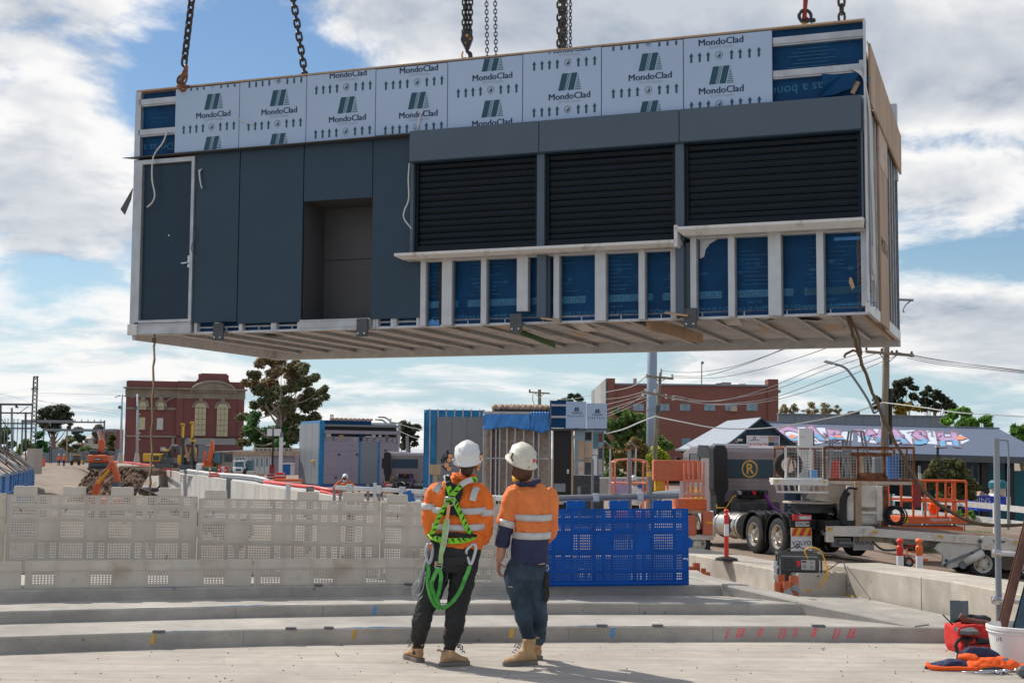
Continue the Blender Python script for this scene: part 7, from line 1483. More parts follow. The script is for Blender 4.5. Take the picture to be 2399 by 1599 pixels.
# blue formwork shutters on the left with raking props behind
for i in range(7):
    x0,x1=(-30,21.5,40,52,61,68,74)[i],(21,39.5,51.5,60.5,67.5,73.5,79)[i];d0,d1=64+9*i,64+9*(i+1)-.4
    a,b=at(x0,1112-(x0)*.18,d0),at(x1,1112-(x1)*.18,d1);h0,h1=(1158-1112)*d0/FP,(1158-1112)*d1/FP
    t=thing('formwork_panel','blue steel formwork panel at the left edge, %s' % ('nearest of all','second from the camera','third from the camera','middle of the row','third from the far end','second from the far end','farthest of all')[i],'formwork',a,0,'blue formwork panels beside the trench')
    e=b-a;m=MB();m.add([V((0,0,-2.2)),e+V((0,0,-2.2)),e,V((0,0,0))]+[p+V((-.15,.1,0)) for p in (V((0,0,-2.2)),e+V((0,0,-2.2)),e,V((0,0,0)))],[(0,1,2,3),(7,6,5,4),(3,2,6,7),(0,3,7,4),(1,5,6,2)]);part('face_sheet',m,'formwork_blue',t)
    for zz in (0,-.9,-1.7):part('waler',MB().bar(V((.06,0,zz-.04)),e+V((.06,0,zz-.04)),.1,.10),'formwork_blue' if zz else 'sky_grey',t)
    for kx in (.1,.4,.7):part('soldier',MB().bar(e*kx+V((.08,0,-2.2)),e*kx+V((.08,0,.05)),.12,.12,(0,1,0)),'formwork_blue',t)
    r=MB();rn=random.Random(i)
    for j in range(4):o=e*(j/4);r.bar(o+V((.2,.3,0)),o+V((-2.0-rn.uniform(0,1.2),.6,2.2+rn.uniform(-.3,.5))),.06,.06)
    t2=thing('raking_props','bundle of raking steel props above the blue formwork, %s' % ('nearest of all','second from the camera','third from the camera','in the middle','third from the far end','second from the far end','farthest of all')[i],'props',a,0,'raking props behind the formwork')
    for j in range(4):
        o=e*(j/4);r=MB();r.bar(o+V((.1,.3,.02)),o+V((-2.4+rn.uniform(-.6,.6),.6,1.6+rn.uniform(-.3,.5))),.055,.055);part('prop',r,('steel_grey','rust','galv','steel_dark')[j],t2)
F=Far('concrete_pier','pale square concrete pier at the far end of the blue formwork','pier',120,71,1100);F.p('shaft',F.box(62,1050,82,1110,0,2),'beige_block');F.p('side_strip',F.box(60.5,1052,62,1090,.2,1.8),'white_paint')
F=Far('red_skip','small red skip bin at the end of the trench ramp','skip bin',170,90,1092);F.p('bin',F.box(83,1078,97,1092,0,1.6),'red_plastic',bevel=.1);F.p('rim',F.box(82.5,1077,97.5,1079,-.1,1.7),'red_plastic')
F=Far('red_post','red painted post beside the red skip','post',168,101,1092);F.p('post',F.box(99.5,1072,103,1093,0,.3),'machine_orange')
# lattice mast and gantries
F=Far('lattice_mast','black steel lattice mast of the old railway wires','mast',190,73,1075)
for x0,x1 in ((79,70),(88,82)):F.p('mast_leg',F.tube([(x0,882),(x1+.5,1065)],.10,5),'steel_dark')
m=MB()
for j in range(19):
    y=882+9.6*j;e=(y-882)/183;xa,xb=lerp(79,70.5,e),lerp(88,82.5,e);ya=y+9.6;e2=(ya-882)/183;F.tube([(xa,y),(lerp(88,82.5,e2),ya)],.055,4,m);F.tube([(xb,y),(lerp(79,70.5,e2),ya)],.055,4,m)
F.p('lacing',m,'steel_dark')['kind']='stuff';F.p('cross_arm',F.tube([(74,910),(89,910)],.12,4).join(F.tube([(74,914),(86,914)],.06,4)),'steel_dark');F.p('cap',F.box(78.5,880.5,89,883),'steel_dark')
F=Far('wire_gantry','dark overhead wire gantry reaching in from the left edge to the lattice mast','gantry',185,20,1075)
for y in (947,967,991.5,1003):F.p('beam',F.tube([(-60,y-1),(76,y)],.14 if y < 950 else .10,5),'steel_dark')
for x,y0,mt in ((1.5,945,'steel_dark'),(27.5,955,'sky_grey'),(60,965,'steel_dark')):F.p('hanger',F.tube([(x,y0),(x,1050)],.14,5),mt)
for x in (12,19,33,42):F.p('dropper',F.tube([(x,980),(x-3,1058)],.06,4),'sky_grey')
F.p('insulator',F.tube([(38,947),(38,953),(42,953)],.16,5),'steel_dark');F.p('stay',F.tube([(40,970),(66,952)],.06,4).join(F.tube([(5,982),(20,1008)],.06,4)),'steel_dark')
F=Far('portal_gantry','long pale grey portal gantry over the tracks, the upper one','gantry',200,145,1080,'portal gantries');F.p('beam',F.box(50,984,172,989),'sky_grey');F.p('beam',F.box(172,987,245,990),'sky_grey');F.p('column',F.box(48,984,53,1062,0,.4),'sky_grey');F.p('column',F.box(240,984,245,1065,0,.4),'sky_grey')
for x in (176,191,206,221,236):F.p('stub',F.box(x-1,982,x+1,988,0,.1),'sky_grey')
F=Far('portal_gantry','pale grey portal gantry over the tracks, the lower one behind','gantry',260,170,1082,'portal gantries');F.p('beam',F.box(99,1005,272,1009),'sky_grey');F.p('column',F.box(99,1007,103,1062,0,.4),'sky_grey');F.p('column',F.box(266,1005,269,1072,0,.4),'sky_grey')
for px,lean,y0,w,lab in ((285,3.5,922,3.2,'left one of two tall pale steel masts in front of the brick hall'),(322,1.5,923,3.4,'right one of two tall pale steel masts in front of the brick hall')):
    F=Far('steel_mast',lab,'mast',150,px,1082,'pale steel masts by the brick hall');kk=150/FP
    F.p('shaft',MB().tube([F.q(px-lean*.6,1066),F.q(px+lean*.3,y0)],[w*kk,w*kk*.62],10),'galv',smooth=True);F.p('footing',MB().tube([F.q(px-lean,1083),F.q(px-lean*.6,1060)],[w*kk*2.2,w*kk*1.3],8),'beige_block');F.p('cross_arm',F.tube([(px-16,y0+8),(px-3,y0+4),(px+10,y0+6)],.06,4),'steel_grey');F.p('fitting',F.box(px-7,950,px-1,957,-.2,.2),'steel_dark')
    if px > 300:
        for y in (968,985,1002,1012,1027):F.p('step_bracket',F.box(px+2,y,px+6,y+3,-.1,.1),'galv')
F=Far('wooden_signal_pole','thin timber pole with a round signal behind the distant workers','pole',260,157,1078);F.p('pole',F.tube([(156.5,1078),(157.5,998)],.15,6),'timber');F.p('signal',MB().cyl(F.q(163,1000),F.q(163,1000)-V((0,.4,0)),.35,12),'black')
F=Far('lattice_pole','slim dark lattice pole right of the lattice mast','pole',235,118,1086);F.p('pole',F.tube([(116,1085),(117,1030)],.10,4).join(F.tube([(121,1085),(121,1020)],.10,4)),'steel_dark')
for j in range(8):F.p('brace',F.tube([(116.3,1030+6.5*j),(121,1036+6.5*j)],.05,4),'steel_dark')
# far fence, houses
F=Far('corrugated_fence','long grey corrugated fence closing the tracks in the distance','fence',290,180,1086)
for i in range(12):F.p('fence_panel',F.box(82+16.5*i,1051+.3*(i % 2),98.2+16.5*i,1088,0,.3),CORR)
for px,d,x0,x1,yr,ye,yb,rm,lab in ((120,340,100,141,1034,1046,1066,'roof_grey','low grey roofed house beyond the tracks'),(90,350,84,104,1032,1042,1064,'roof_grey','house with a pale gable left of the grey roofed house'),(175,360,166,187,1034,1048,1066,'roof_tile','small house with a brown tile roof behind the olive tree'),(205,355,194,213,1018,1027,1050,'wall_cream','pale weatherboard house behind the excavator boom'),(252,370,238,272,1003,1006,1052,'roof_tile','distant brown brick flats left of the pale masts')):
    F=Far('house',lab,'house',d,px,yb,'houses beyond the tracks');F.p('wall',F.box(x0+2,ye-1,x1-2,yb+22,0,8),'sky_grey' if rm=='roof_grey' else 'wall_cream' if rm !='roof_tile' else BR_OLD)
    a,b,c,e=F.q(x0,ye,-.6),F.q(x1,ye,-.6),F.q(lerp(x0,x1,.3),yr,4),F.q(lerp(x0,x1,.7),yr,4);a2,b2=a+V((0,9.4,0)),b+V((0,9.4,0))
    F.p('roof',MB().add([a,b,c,e,a2,b2],[(0,1,3,2),(1,5,3),(5,4,2,3),(4,0,2),(0,4,5,1)]),rm);F.p('window',F.box(x0+6,ye+4,x0+12,ye+10,-.05,.1),'glass')
# ---------------------------------------------------------------- machines
def tracks(F,x0,x1,y0,y1,ya=0.,w=.6,gap=1.6):
    for o in (ya,ya+gap+w):
        a,b=F.q(x0,y1),F.q(x1,y0);h=b.z-a.z
        F.p('track',MB().prism([(a.x+h*.4,a.z),(b.x-h*.4,a.z),(b.x,a.z+h*.35),(b.x,a.z+h*.65),(b.x-h*.4,b.z),(a.x+h*.4,b.z),(a.x,a.z+h*.65),(a.x,a.z+h*.35)],o,o+w),'machine_grey')
F=Far('excavator','large orange excavator seen from behind on top of the dirt mound','excavator',118,228,1101);F.p('counterweight',F.box(203.5,1065,252,1083,0,2),'machine_orange',bevel=.15);F.p('lower_counterweight',F.box(205,1083,254,1094,.1,2),'machine_grey',bevel=.12);F.p('engine_cover',F.box(206,1054,222,1066,.3,2.5),'gen_dark',bevel=.08);F.p('engine_cover',F.box(238,1056,251,1066,.3,2.5),'gen_dark',bevel=.08);F.p('cab',F.box(203,1050,210,1075,1.2,3),'machine_grey');F.p('name_plate',F.box(221,1072,238,1078,-.04,.0),'gen_dark');F.p('lettering',F.box(222.5,1074,236.5,1076,-.06,-.04),'plate_white')
F.p('boom',F.poly([(221,1062),(217,1040),(219,1028),(226,1026),(231,1034),(230,1062)],1.5,2.1),'machine_orange',bevel=.08);F.p('stick',F.poly([(214,1058),(213.5,1025),(213,1010),(217,1007),(221,1016),(226,1032),(221,1046)],1.9,2.4),'machine_orange',bevel=.06);F.p('ram',F.tube([(217,1010),(224,1030)],.09,6,None,1.4),'chrome');tracks(F,202,254,1091,1103,.3,.6,1.4);F.p('hand_rail',F.tube([(205,1054),(205,1048),(212,1048)],.04,4).join(F.tube([(244,1056),(246,1049),(251,1049),(252,1058)],.05,4)),'steel_dark')
F=Far('excavator','orange excavator arm rising from the trench below the mound','excavator',96,250,1172);F.p('boom',F.poly([(212,1182),(214,1152),(219,1138),(232,1115),(250,1094),(257,1081),(264,1078),(268,1086),(258,1100),(243,1116),(231,1134),(227,1150),(226,1182)],0,.55),'machine_orange',bevel=.06);F.p('stick',F.poly([(258,1082),(263,1078),(269,1084),(277,1108),(280,1124),(275,1133),(270,1132),(265,1110)],-.1,.4),'machine_orange',bevel=.05);F.p('ram',F.tube([(229,1132),(256,1100)],.10,6,None,-.1),'yellow');F.p('bucket',F.poly([(268,1128),(280,1128),(284,1142),(276,1152),(264,1146)],-.5,.9),'machine_grey',bevel=.05);F.p('cab',F.box(214,1168,262,1200,.2,3),'machine_orange',bevel=.1);tracks(F,205,268,1198,1212,0)
F.p('lettering',F.poly([(236,1113),(249,1098),(251,1100),(238,1116)],-.02,0),'gen_dark');F.p('lettering',F.poly([(228,1127),(235,1117),(238,1120),(231,1130)],-.02,0),'plate_white')
F=Far('tractor','small yellow and dark tractor on the track beside the distant workers','tractor',215,176,1086);F.p('cab',F.box(170.5,1065,182.5,1080,0,1.4),'glass',bevel=.1);F.p('roof',F.box(169.5,1064,183.5,1066,-.1,1.5),'machine_yellow');F.p('body',F.box(166,1078,187,1084,.1,1.8),'machine_yellow',bevel=.1)
for x in (168,185):F.p('wheel',MB().cyl(F.q(x-2,1083),F.q(x+2,1083),.42,12),'rubber')
F=Far('excavator','yellow tracked excavator with a dark folded arm in front of the brick hall','excavator',105,380,1100);F.p('counterweight',F.box(334,1062,375,1080,0,2),'machine_yellow',bevel=.08);F.p('vent',F.box(359,1067,373,1077,-.05,0),'gen_dark');F.p('cab',F.box(378,1056,392,1078,.5,2),'glass',bevel=.05);F.p('cab_roof',F.box(379,1052,391,1057,.4,2.1),'machine_yellow',bevel=.05);F.p('house',F.box(372,1072,405,1084,.2,2.2),'machine_grey',bevel=.05);F.p('boom',F.tube([(390,1074),(394,1055),(399,1045),(406,1046),(416,1056),(420,1062)],.22,8,None,1),'machine_grey');F.p('breaker',F.tube([(412,1052),(424,1070)],.2,6,None,.8),'machine_grey');tracks(F,360,402,1085,1096)
for x,top,xb,lab,hd in ((427,990,430,'left yellow drill rig mast in front of the brick hall',0),(449,986,446,'right, taller yellow drill rig mast in front of the brick hall',1)):
    F=Far('drill_rig',lab,'drill rig',102+hd,xb,1100,'yellow drill rigs');F.p('mast_top',F.box(x-2,top+4,x+3,top+40,0,.3),'machine_yellow');F.p('mast',F.box(x-3,top+36,x+4,1092,.05,.35),'gen_dark');F.p('crown',F.poly([(x-5,top+3),(x-3,top),(x+3,top+1),(x+4,top+7),(x-2,top+7)],0,.3),'machine_yellow');F.p('rotary_head',F.box(x-4,1025+4*hd,x+8,1030+4*hd,-.2,.3),'machine_yellow' if hd else 'gen_dark')
    F.p('power_pack',F.box(xb-14*(1-hd)-2,1066-18*hd,xb-2+6*hd,1084-12*hd,.2,1.6),'machine_yellow',bevel=.08);F.p('body',F.box(xb-8,1070,xb+14,1092,.4,2.),'gen_dark',bevel=.1);F.p('brace',F.tube([(x+2,1040),(xb+10,1080)],.1,5,None,.3).join(F.tube([(x-3,1050),(xb-8,1075)],.1,5,None,.3)),'timber');tracks(F,xb-12,xb+18,1088,1100)
F=Far('excavator','small red excavator with its boom folded up near the drill rigs','excavator',98,492,1105);F.p('boom',F.poly([(485,1082),(488,1060),(495,1031),(499,1030),(500,1045),(497,1070),(493,1085)],0,.4),'machine_orange',bevel=.04);F.p('stick',F.poly([(484,1075),(492,1050),(495,1052),(490,1080)],.3,.6),'red_dark');F.p('cab',F.box(498,1061,514,1085,.2,1.8),'glass_teal',bevel=.06);F.p('body',F.box(474,1076,496,1096,.3,1.9),'machine_orange',bevel=.08);F.p('blade_arm',F.box(475,1056,480,1085,.1,.4),'machine_orange');F.p('green_skirt',F.box(478,1092,508,1102,.1,1.8),'green_board',bevel=.05);F.p('white_tank',F.box(457,1085,472,1101,.2,1.2),'white_plastic',bevel=.1);tracks(F,476,512,1098,1107)
F=Far('skid_steer','white compact loader with a glass cab facing the wall','loader',88,560,1112);F.p('cab_glass',F.box(549,1082,572,1094,0,1.2),'glass_teal',bevel=.05);F.p('cab_frame',F.tube([(547,1100),(549,1080),(572,1080),(574,1100)],.06,6),'white_paint');F.p('bonnet',F.box(546,1093,572,1108,-.3,1.4),'white_paint',bevel=.12);F.p('grille',F.box(555,1098,567,1102,-.33,-.3),'black');F.p('roof',F.box(546,1078,574,1081,-.1,1.4),'white_paint',bevel=.03);F.p('door',F.box(575,1078,588,1102,.3,1.),'glass_teal')
for x in (546,573):F.p('wheel',MB().cyl(F.q(x-2,1106),F.q(x+3,1106),.25,12),'rubber')
# site sheds and small site gear
F=Far('site_shed','long white site shed row with timber coloured eaves behind the loader','site shed',96,600,1115)
F.p('wall',F.box(546,1066,636,1112,0,3),'plate_white');F.p('eave',F.poly([(545,1066),(549,1057),(634,1057),(636,1067),(585,1065)],-.15,3.1),'ply');F.p('lilac_wall',F.box(636,1066,690,1112,.1,3),'purple_board');F.p('eave',F.box(634,1058,690,1067,-.05,3.1),'ply');F.p('roof_frame',F.box(590,1049,692,1057,.5,3),'beige_block')
for x in (554,562,570,590,601,612,624):w=F.p('window',F.box(x,1072,x+3,1092,-.03,.05),'glass_teal');
for x in (551,559,567,582,596,607,619,631):F.p('wall_joint',F.box(x,1067,x+.8,1112,-.04,0),'sky_grey')
for i in range(9):F.p('roof_opening',F.box(596+10*i,1051,601+10*i,1055,.46,.5),'steel_dark')
F=Far('site_shed','low beige site cabin with a dark window behind the red excavator','site shed',99,530,1112);F.p('wall',F.box(506,1058,548,1110,0,2.5),'beige_block');F.p('roof',F.poly([(500,1057),(595,1053),(595,1055),(500,1060)],-.4,2.6),'plate_white');F.p('window',F.box(526,1063,545,1081,-.04,.0),'glass')
F=Far('portable_toilet','bright blue site container beside the white pole','container',84,672,1112);F.p('box',F.box(662,1086,680,1112,0,1.2),'container_blue',bevel=.03);F.p('frame',F.box(680,1086,684,1112,0,1.2).join(F.box(661,1084,685,1087,-.05,1.25)),'plate_white')
F=Far('sign_pole','black pole carrying two white sign boards','sign post',78,636,1108);F.p('pole',F.box(636.5,1003,642,1092,0,.15),'black');F.p('base',F.box(631,1088,641,1108,0,.4),'red_dark');F.p('sign_board',F.box(626,1004,638.5,1020.5,-.05,-.01),'sign_white');F.p('sign_board',F.box(641.5,1004,659,1020.5,-.05,-.01),'sign_white');F.p('top_rail',F.box(625,1002.5,660,1005,-.04,.04),'black');F.p('lamp',F.box(636,1000,643,1003,0,.2),'cream')
F=Far('white_pole','thick white pole with a side spotlight next to the sign boards','pole',76,656,1112);F.p('pole',F.box(652.5,1022,662,1108,0,.22),'white_plastic',bevel=.02);F.p('bracket',F.box(656,1012,662,1024,0,.15),'steel_grey');F.p('spotlight',F.tube([(662,1042),(669,1036)],.07,8,None,-.1),'plate_white')
def barrier(name,label,cat,pts,d,hpx,mt,r=.0,n=3,group=None,mats=None):
    F=Far(name,label,cat,d[0],pts[0][0],pts[0][1],group);P=[]
    for i,p in enumerate(pts):P.append(at(p[0],p[1],lerp(d[0],d[1],i/(len(pts)-1)))-F.b)
    for j in range(n):
        o=V((0,0,-hpx*j*d[1]/FP));F.p('rail',MB().tube([q+o for q in P],r,6),(mats or [mt])[j % len(mats or [mt])],smooth=True)
    for q in P:F.p('stand',MB().bar(q+V((0,.1,.05)),q+V((0,.1,-hpx*n*d[1]/FP-.5)),.08,.08),'white_paint' if mt !='red_plastic' else mt)
    return F
barrier('rail_barrier','white and blue three rail barrier along the top of the retaining wall','barrier',[(424,1099),(470,1105),(510,1110),(560,1113),(600,1117),(632,1126)],(104,72),7,'white_paint',.10,3,None,['white_paint','sky_grey','white_paint'])
barrier('hose_barrier','red hose barrier along the far end of the retaining wall','barrier',[(268,1080),(310,1083),(360,1090),(400,1096)],(190,110),3,'red_plastic',.08,2)
barrier('red_barrier','red and pale plastic barrier line in front of the lilac site module','barrier',[(620,1128),(660,1133),(700,1138),(740,1142),(790,1152)],(70,56),8,'red_plastic',.10,3,None,['red_plastic','white_plastic','red_plastic'])
barrier('red_barrier','low red barrier stubs left of the man taking a photo','barrier',[(752,1150),(768,1154),(782,1158),(792,1162)],(54,50),8,'red_plastic',.05,3)
for x0,y0,x1,y1,d,mt,lab,nm in ((642,1106,667,1121,74,'red_plastic','bright red hump backed water barrier below the sign boards','water_barrier'),(625,1110,642,1122,75,'red_dark','dark red pump unit left of the hump backed barrier','pump_unit'),(640,1121,705,1136,72,'orange_plastic','long orange plastic barrier right of the hump backed one','water_barrier'),(488,1107,511,1117,80,'red_plastic','red panel hung on the white rail barrier','water_barrier'),(510,1090,516,1108,92,'red_plastic','left red and white drum barrier behind the rails','drum_barrier'),(518,1092,524,1108,92,'white_plastic','middle white drum barrier behind the rails','drum_barrier'),(525,1092,532,1109,91,'red_plastic','right red drum barrier near the white loader','drum_barrier'),(580,1103,594,1113,84,'beige_block','pale crate right of the white loader','crate'),(598,1107,616,1115,82,'timber','timber pallet stack right of the pale crate','pallet')):
    F=Far(nm,lab,nm.split('_')[-1],d,(x0+x1)/2,y1)
    F.p('body',F.poly([(x0,y1),(x1,y1),(x1-.5,lerp(y0,y1,.4)),(lerp(x0,x1,.8),y0),(lerp(x0,x1,.2),y0),(x0+.5,lerp(y0,y1,.4))] if 'barrier' in nm and x1-x0 < 40 else [(x0,y1),(x1,y1),(x1,y0),(x0,y0)],0,.5),mt,bevel=.03);F.p('band',F.box(x0+1,lerp(y0,y1,.45),x1-1,lerp(y0,y1,.6),-.02,.0),'white_plastic' if mt !='white_plastic' else 'red_plastic')
F=Far('safety_bollard','slim orange safety bollard in front of the red excavator','bollard',85,491,1108);F.p('post',F.box(489.5,1090,493,1108,0,.1),'orange_plastic',bevel=.02);F.p('sleeve',F.box(489.4,1096,493.1,1100,-.01,.11),'white_plastic')
# ---------------------------------------------------------------- lilac clad site module
d=92;c=at(748,1138,d);MA=thing('site_module','smaller building module standing on site with grey side and lilac wrapped front','building module',(c.x,c.y,-.30),radians(24),'modules standing on site')
H=4.15;Lm=5.35
def ma(nm,m,mt,**kw):return part(nm,m,mt,MA,**kw)
ma('wall',MB().bx(.05,Lm,.1,4.6,.1,H-.9),'purple_board');ma('base_frame',MB().bx(0,Lm,0,4.7,-.02,.12).bx(0,.2,.1,.3,-.6,0).bx(Lm-.3,Lm,.1,.3,-.6,0),'container_blue')
for i,v in enumerate((0,1.55,3.1)):ma('side_panel',MB().bx(-.06,.0,.15+v,1.66+v,.15,H-.05),'module_grey')
ma('blue_wrap',MB().bx(-.05,.28,-.02,.12,.1,H+.1),'tarp_deep');ma('blue_wrap',MB().bx(-.02,.0,.0,4.6,H-.05,H+.12),'tarp_deep')
ma('front_board',MB().bx(.28,2.62,-.02,.1,.2,2.95),'purple_board');ma('front_board',MB().bx(4.05,Lm,-.02,.1,.2,2.85),'purple_board');dd=ma('door',MB().bx(2.72,3.92,-.01,.1,.2,2.85),'module_grey');part('handle',MB().bx(3.78,3.84,-.05,-.01,1.4,1.5),'chrome',dd)
ma('blue_tape',MB().bx(2.60,2.72,-.03,.1,.2,2.95),'tarp_deep');ma('blue_tape',MB().bx(3.92,4.05,-.03,.1,.2,2.9),'tarp_deep');ma('top_beam',MB().bx(.28,Lm,-.05,.2,H-.72,H-.50),'purple_board');ma('top_beam',MB().bx(.1,Lm,-.0,.2,H-.25,H-.12),'steel_grey')
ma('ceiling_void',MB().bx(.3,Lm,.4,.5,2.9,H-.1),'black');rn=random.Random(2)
for i in range(11):a=.4+.45*i;ma('services',MB().bx(a,a+rn.uniform(.1,.35),.1,.4,2.95,2.95+rn.uniform(.2,.5)),rn.choice(['plate_white','steel_grey','timber','galv','membrane']))
ma('roof_pack',MB().bx(.4,3.6,.5,3.5,H-.1,H+.15),'membrane');ma('roof_pack',MB().tube([(.8+.1*i,.6,H+.2+.03*(i % 3)) for i in range(30)],.09,6),'insulation');ma('roof_rail',MB().bx(3.6,Lm,.5,.6,H-.1,H+.05).bx(4.9,5.0,.5,.6,H,H+.35),'galv');ma('corner_post',MB().bx(Lm-.05,Lm+.03,-.05,.1,.1,H+.05),'galv')
for x,z in ((1.2,2.0),(2.4,2.0),(1.0,.5),(4.3,.3),(4.35,2.3),(4.2,1.35)):ma('printed_mark',MB().bx(x,x+.17,-.03,-.02,z,z+.16),'steel_dark')
m=MB();
for x,z in ((.5,2.72),(1.7,2.72),(.4,1.2),(1.6,1.2)):m.text('FIRESTOP' if 0 else '——',.3,T3(x+.3,-.024,z))
for z in (.75,2.3):m.bx(.35,2.5,-.026,-.021,z,z+.02)
ma('printed_line',m,'steel_grey')['kind']='stuff';m=MB();m.text('N.',.32,T3(4.75,-.025,1.45));m.text('LIFT',.32,T3(4.75,-.025,1.05));ma('marker_writing',m,'pant_black')['kind']='stuff';ma('wall_lamp',MB().ball((-.09,1.2,1.6),.13,8),'yellow')
# ---------------------------------------------------------------- site modules in the middle
d=58;a=at(990,1196,d);MB1=thing('site_module','grey and blue wrapped building module standing left of the studded one','building module',(a.x,d,-.55),radians(3),'modules standing on site');k=d/FP;hH=4.15
def m1(nm,m,mt,**kw):return part(nm,m,mt,MB1,**kw)
W1=2.42
m1('wall',MB().bx(.05,W1,.1,5,.1,hH-.1),'module_grey');m1('blue_wrap',MB().loft([[(x,-.05+.03*sin(7*x+z),z),(x,.1,z)] for x in (0,) for z in (0,1,2,3,4)][:0] or [[V((0,-.03,0)),V((.48,-.06,0)),V((.48,.1,0)),V((0,.1,0))],[V((.02,-.07,1.2)),V((.5,-.04,1.2)),V((.5,.1,1.2)),V((.02,.1,1.2))],[V((.05,-.03,2.6)),V((.5,-.08,2.6)),V((.5,.1,2.6)),V((.05,.1,2.6))],[V((.06,-.05,hH)),V((.5,-.05,hH)),V((.5,.1,hH)),V((.06,.1,hH))]]),'tarp_deep');m1('blue_wrap',MB().bx(.0,.04,0,5,0,hH),'tarp_deep')
for i in range(3):m1('wall_panel',MB().bx(.52+.62*i,1.13+.62*i,-.04,.1,.0,hH-.28),'module_grey')
for i in range(7):m1('top_stud',MB().bx(.2+.34*i,.25+.34*i,-.04,.0,hH-.3,hH+.04),'galv');
m1('blue_wrap',MB().bx(.5,W1,-.02,.1,hH-.28,hH),'tarp_deep');m1('corner_stud',MB().bx(.22,.27,-.09,-.03,0,hH),'galv');m1('corner_post',MB().bx(W1-.06,W1+.05,-.06,.1,0,hH+.02),'sky_grey')
d=55;a=at(1131,1200,d);M2=thing('site_module','open studded building module with blue tarpaulin, dark door and small printed sheets','building module',(a.x,d,-.52),radians(-3),'modules standing on site');k=d/FP
def m2(nm,m,mt,**kw):return part(nm,m,mt,M2,**kw)
def ux(px):return (px-1131)*k
def uz(py):return 1.68+(1073-py)*k+.52
m2('lining',MB().bx(0,ux(1285),.35,.4,0,uz(968)),'ply_pale');m2('base_frame',MB().bx(0,ux(1418),-.05,3,-.02,.12),'galv')
for i,px in enumerate((1129,1147,1158,1167,1184,1203,1223,1246,1258,1283)):m2('stud',MB().bx(ux(px),ux(px)+.055,0,.3,.1,uz(1000)),'galv')
m2('red_stud',MB().bx(ux(1153),ux(1157),.05,.3,.1,uz(1000)),'beam_brown');m2('nogging',MB().bx(0,ux(1285),.0,.06,uz(1075.5),uz(1072.5)),'galv');m2('head_beam',MB().bx(-.02,ux(1287),-.04,.3,uz(971),uz(965)),'galv')
for i,px in enumerate((1175,1194,1240)):m2('loose_wire',MB().tube(curve_pts([(ux(px),.02,uz(1034)),(ux(px+6),.0,uz(1035)),(ux(px+9),.02,uz(1032))],3),.01,4),'cable_white')
def tarp(x0,x1,y0,y1,mt,seed):
    rn=random.Random(seed);m=MB();nx,nz=26,8
    for j in range(nz+1):
        for i in range(nx+1):
            u,v=i/nx,j/nz;x=lerp(ux(x0),ux(x1),u);z=lerp(uz(y0),uz(y1+3*sin(u*7+seed)),v);m.v.append((x,-.07-.05*v*(1+sin(u*19+seed+v*4))-.035*sin(u*41+v*6),z))
    for j in range(nz):
        for i in range(nx):q=j*(nx+1)+i;m.f.append((q,q+1,q+nx+2,q+nx+1));m.mi.append(0)
    o=m2('tarpaulin',m,mt,smooth=True);s=o.modifiers.new('thick','SOLIDIFY');s.thickness=.01
tarp(1130,1240,972,1005,'tarp',1);tarp(1241,1285,965,1012,'tarp',4)
rl=MB()
for j in range(3):rl.tube([(ux(1148+4.6*i),.6+.3*j,uz(958-j)+.05*((i*7+j) % 3)) for i in range(30)],[.09+.03*(i % 2) for i in range(30)],6)
m2('insulation_roll',rl,'insulation',smooth=True);m2('roof_edge',MB().bx(ux(1155),ux(1285),.3,3,uz(965),uz(960)),'black');m2('rear_parapet',MB().prism([(ux(1137),uz(968)),(ux(1217),uz(968)),(ux(1215),uz(952)),(ux(1190),uz(949)),(ux(1138),uz(945))],3.2,3.4),'clad_grey')
m2('corner_post',MB().bx(ux(1285),ux(1289),-.08,.1,0,uz(938)),'sky_grey');m2('membrane',MB().bx(ux(1289),ux(1323),-.25,.0,uz(1002),uz(939)),'membrane')
for y in (950,977):m2('top_hat_rail',MB().bx(ux(1289),ux(1323),-.30,-.25,uz(y+2.5),uz(y-2.5)),'galv')
for x0,x1,y0 in ((1323,1370,941),(1370.6,1418,945)):
    sh_=m2('cladding_sheet',MB().bx(ux(x0),ux(x1),-.30,-.24,uz(y0+64),uz(y0)),'film_white');m=MB()
    for q in (0,1):print_block(m,ux((x0+x1)/2)+.02,uz(y0+18+48*q),False,.62)
    m=clip(m,uz(y0+63),uz(y0+1));m.v=[(p,-.305,r) for p,q,r in m.v];part('printed_film',m,['print_navy','print_navy','print_grey'],sh_)['kind']='stuff'
m2('soffit',MB().bx(ux(1289),ux(1418),-.3,1.2,uz(1008),uz(1003)),'steel_dark');df=m2('door_frame',MB().bx(ux(1292),ux(1295),-.12,.1,0,uz(1004)).bx(ux(1336),ux(1341),-.12,.1,0,uz(1004)),'ply');dr=m2('door',MB().bx(ux(1295),ux(1336),-.05,.05,.05,uz(1006)),'black');part('vent_panel',MB().bx(ux(1296),ux(1323),-.06,-.05,uz(1150),uz(1131)),'tape_grey',dr);part('handle',MB().bx(ux(1326),ux(1331),-.10,-.05,uz(1108),uz(1098)),'chrome',dr)
m2('base_wall',MB().bx(ux(1341),ux(1412),-.1,1.0,.05,uz(1111)),'gen_dark');m2('sill',MB().bx(ux(1341),ux(1412),-.14,1.0,uz(1112),uz(1110)),'galv')
gl=m2('window',MB().bx(ux(1343),ux(1384),-.08,-.06,uz(1110),uz(1008)),'glass_pale');m2('window',MB().bx(ux(1385),ux(1410),-.08,-.06,uz(1110),uz(1008)),'glass_pale');m2('mullion',MB().bx(ux(1383),ux(1386),-.1,.0,uz(1110),uz(1005)),'galv');m2('mullion',MB().bx(ux(1409),ux(1412),-.1,.0,uz(1110),uz(1005)),'sky_grey')
rn=random.Random(12)
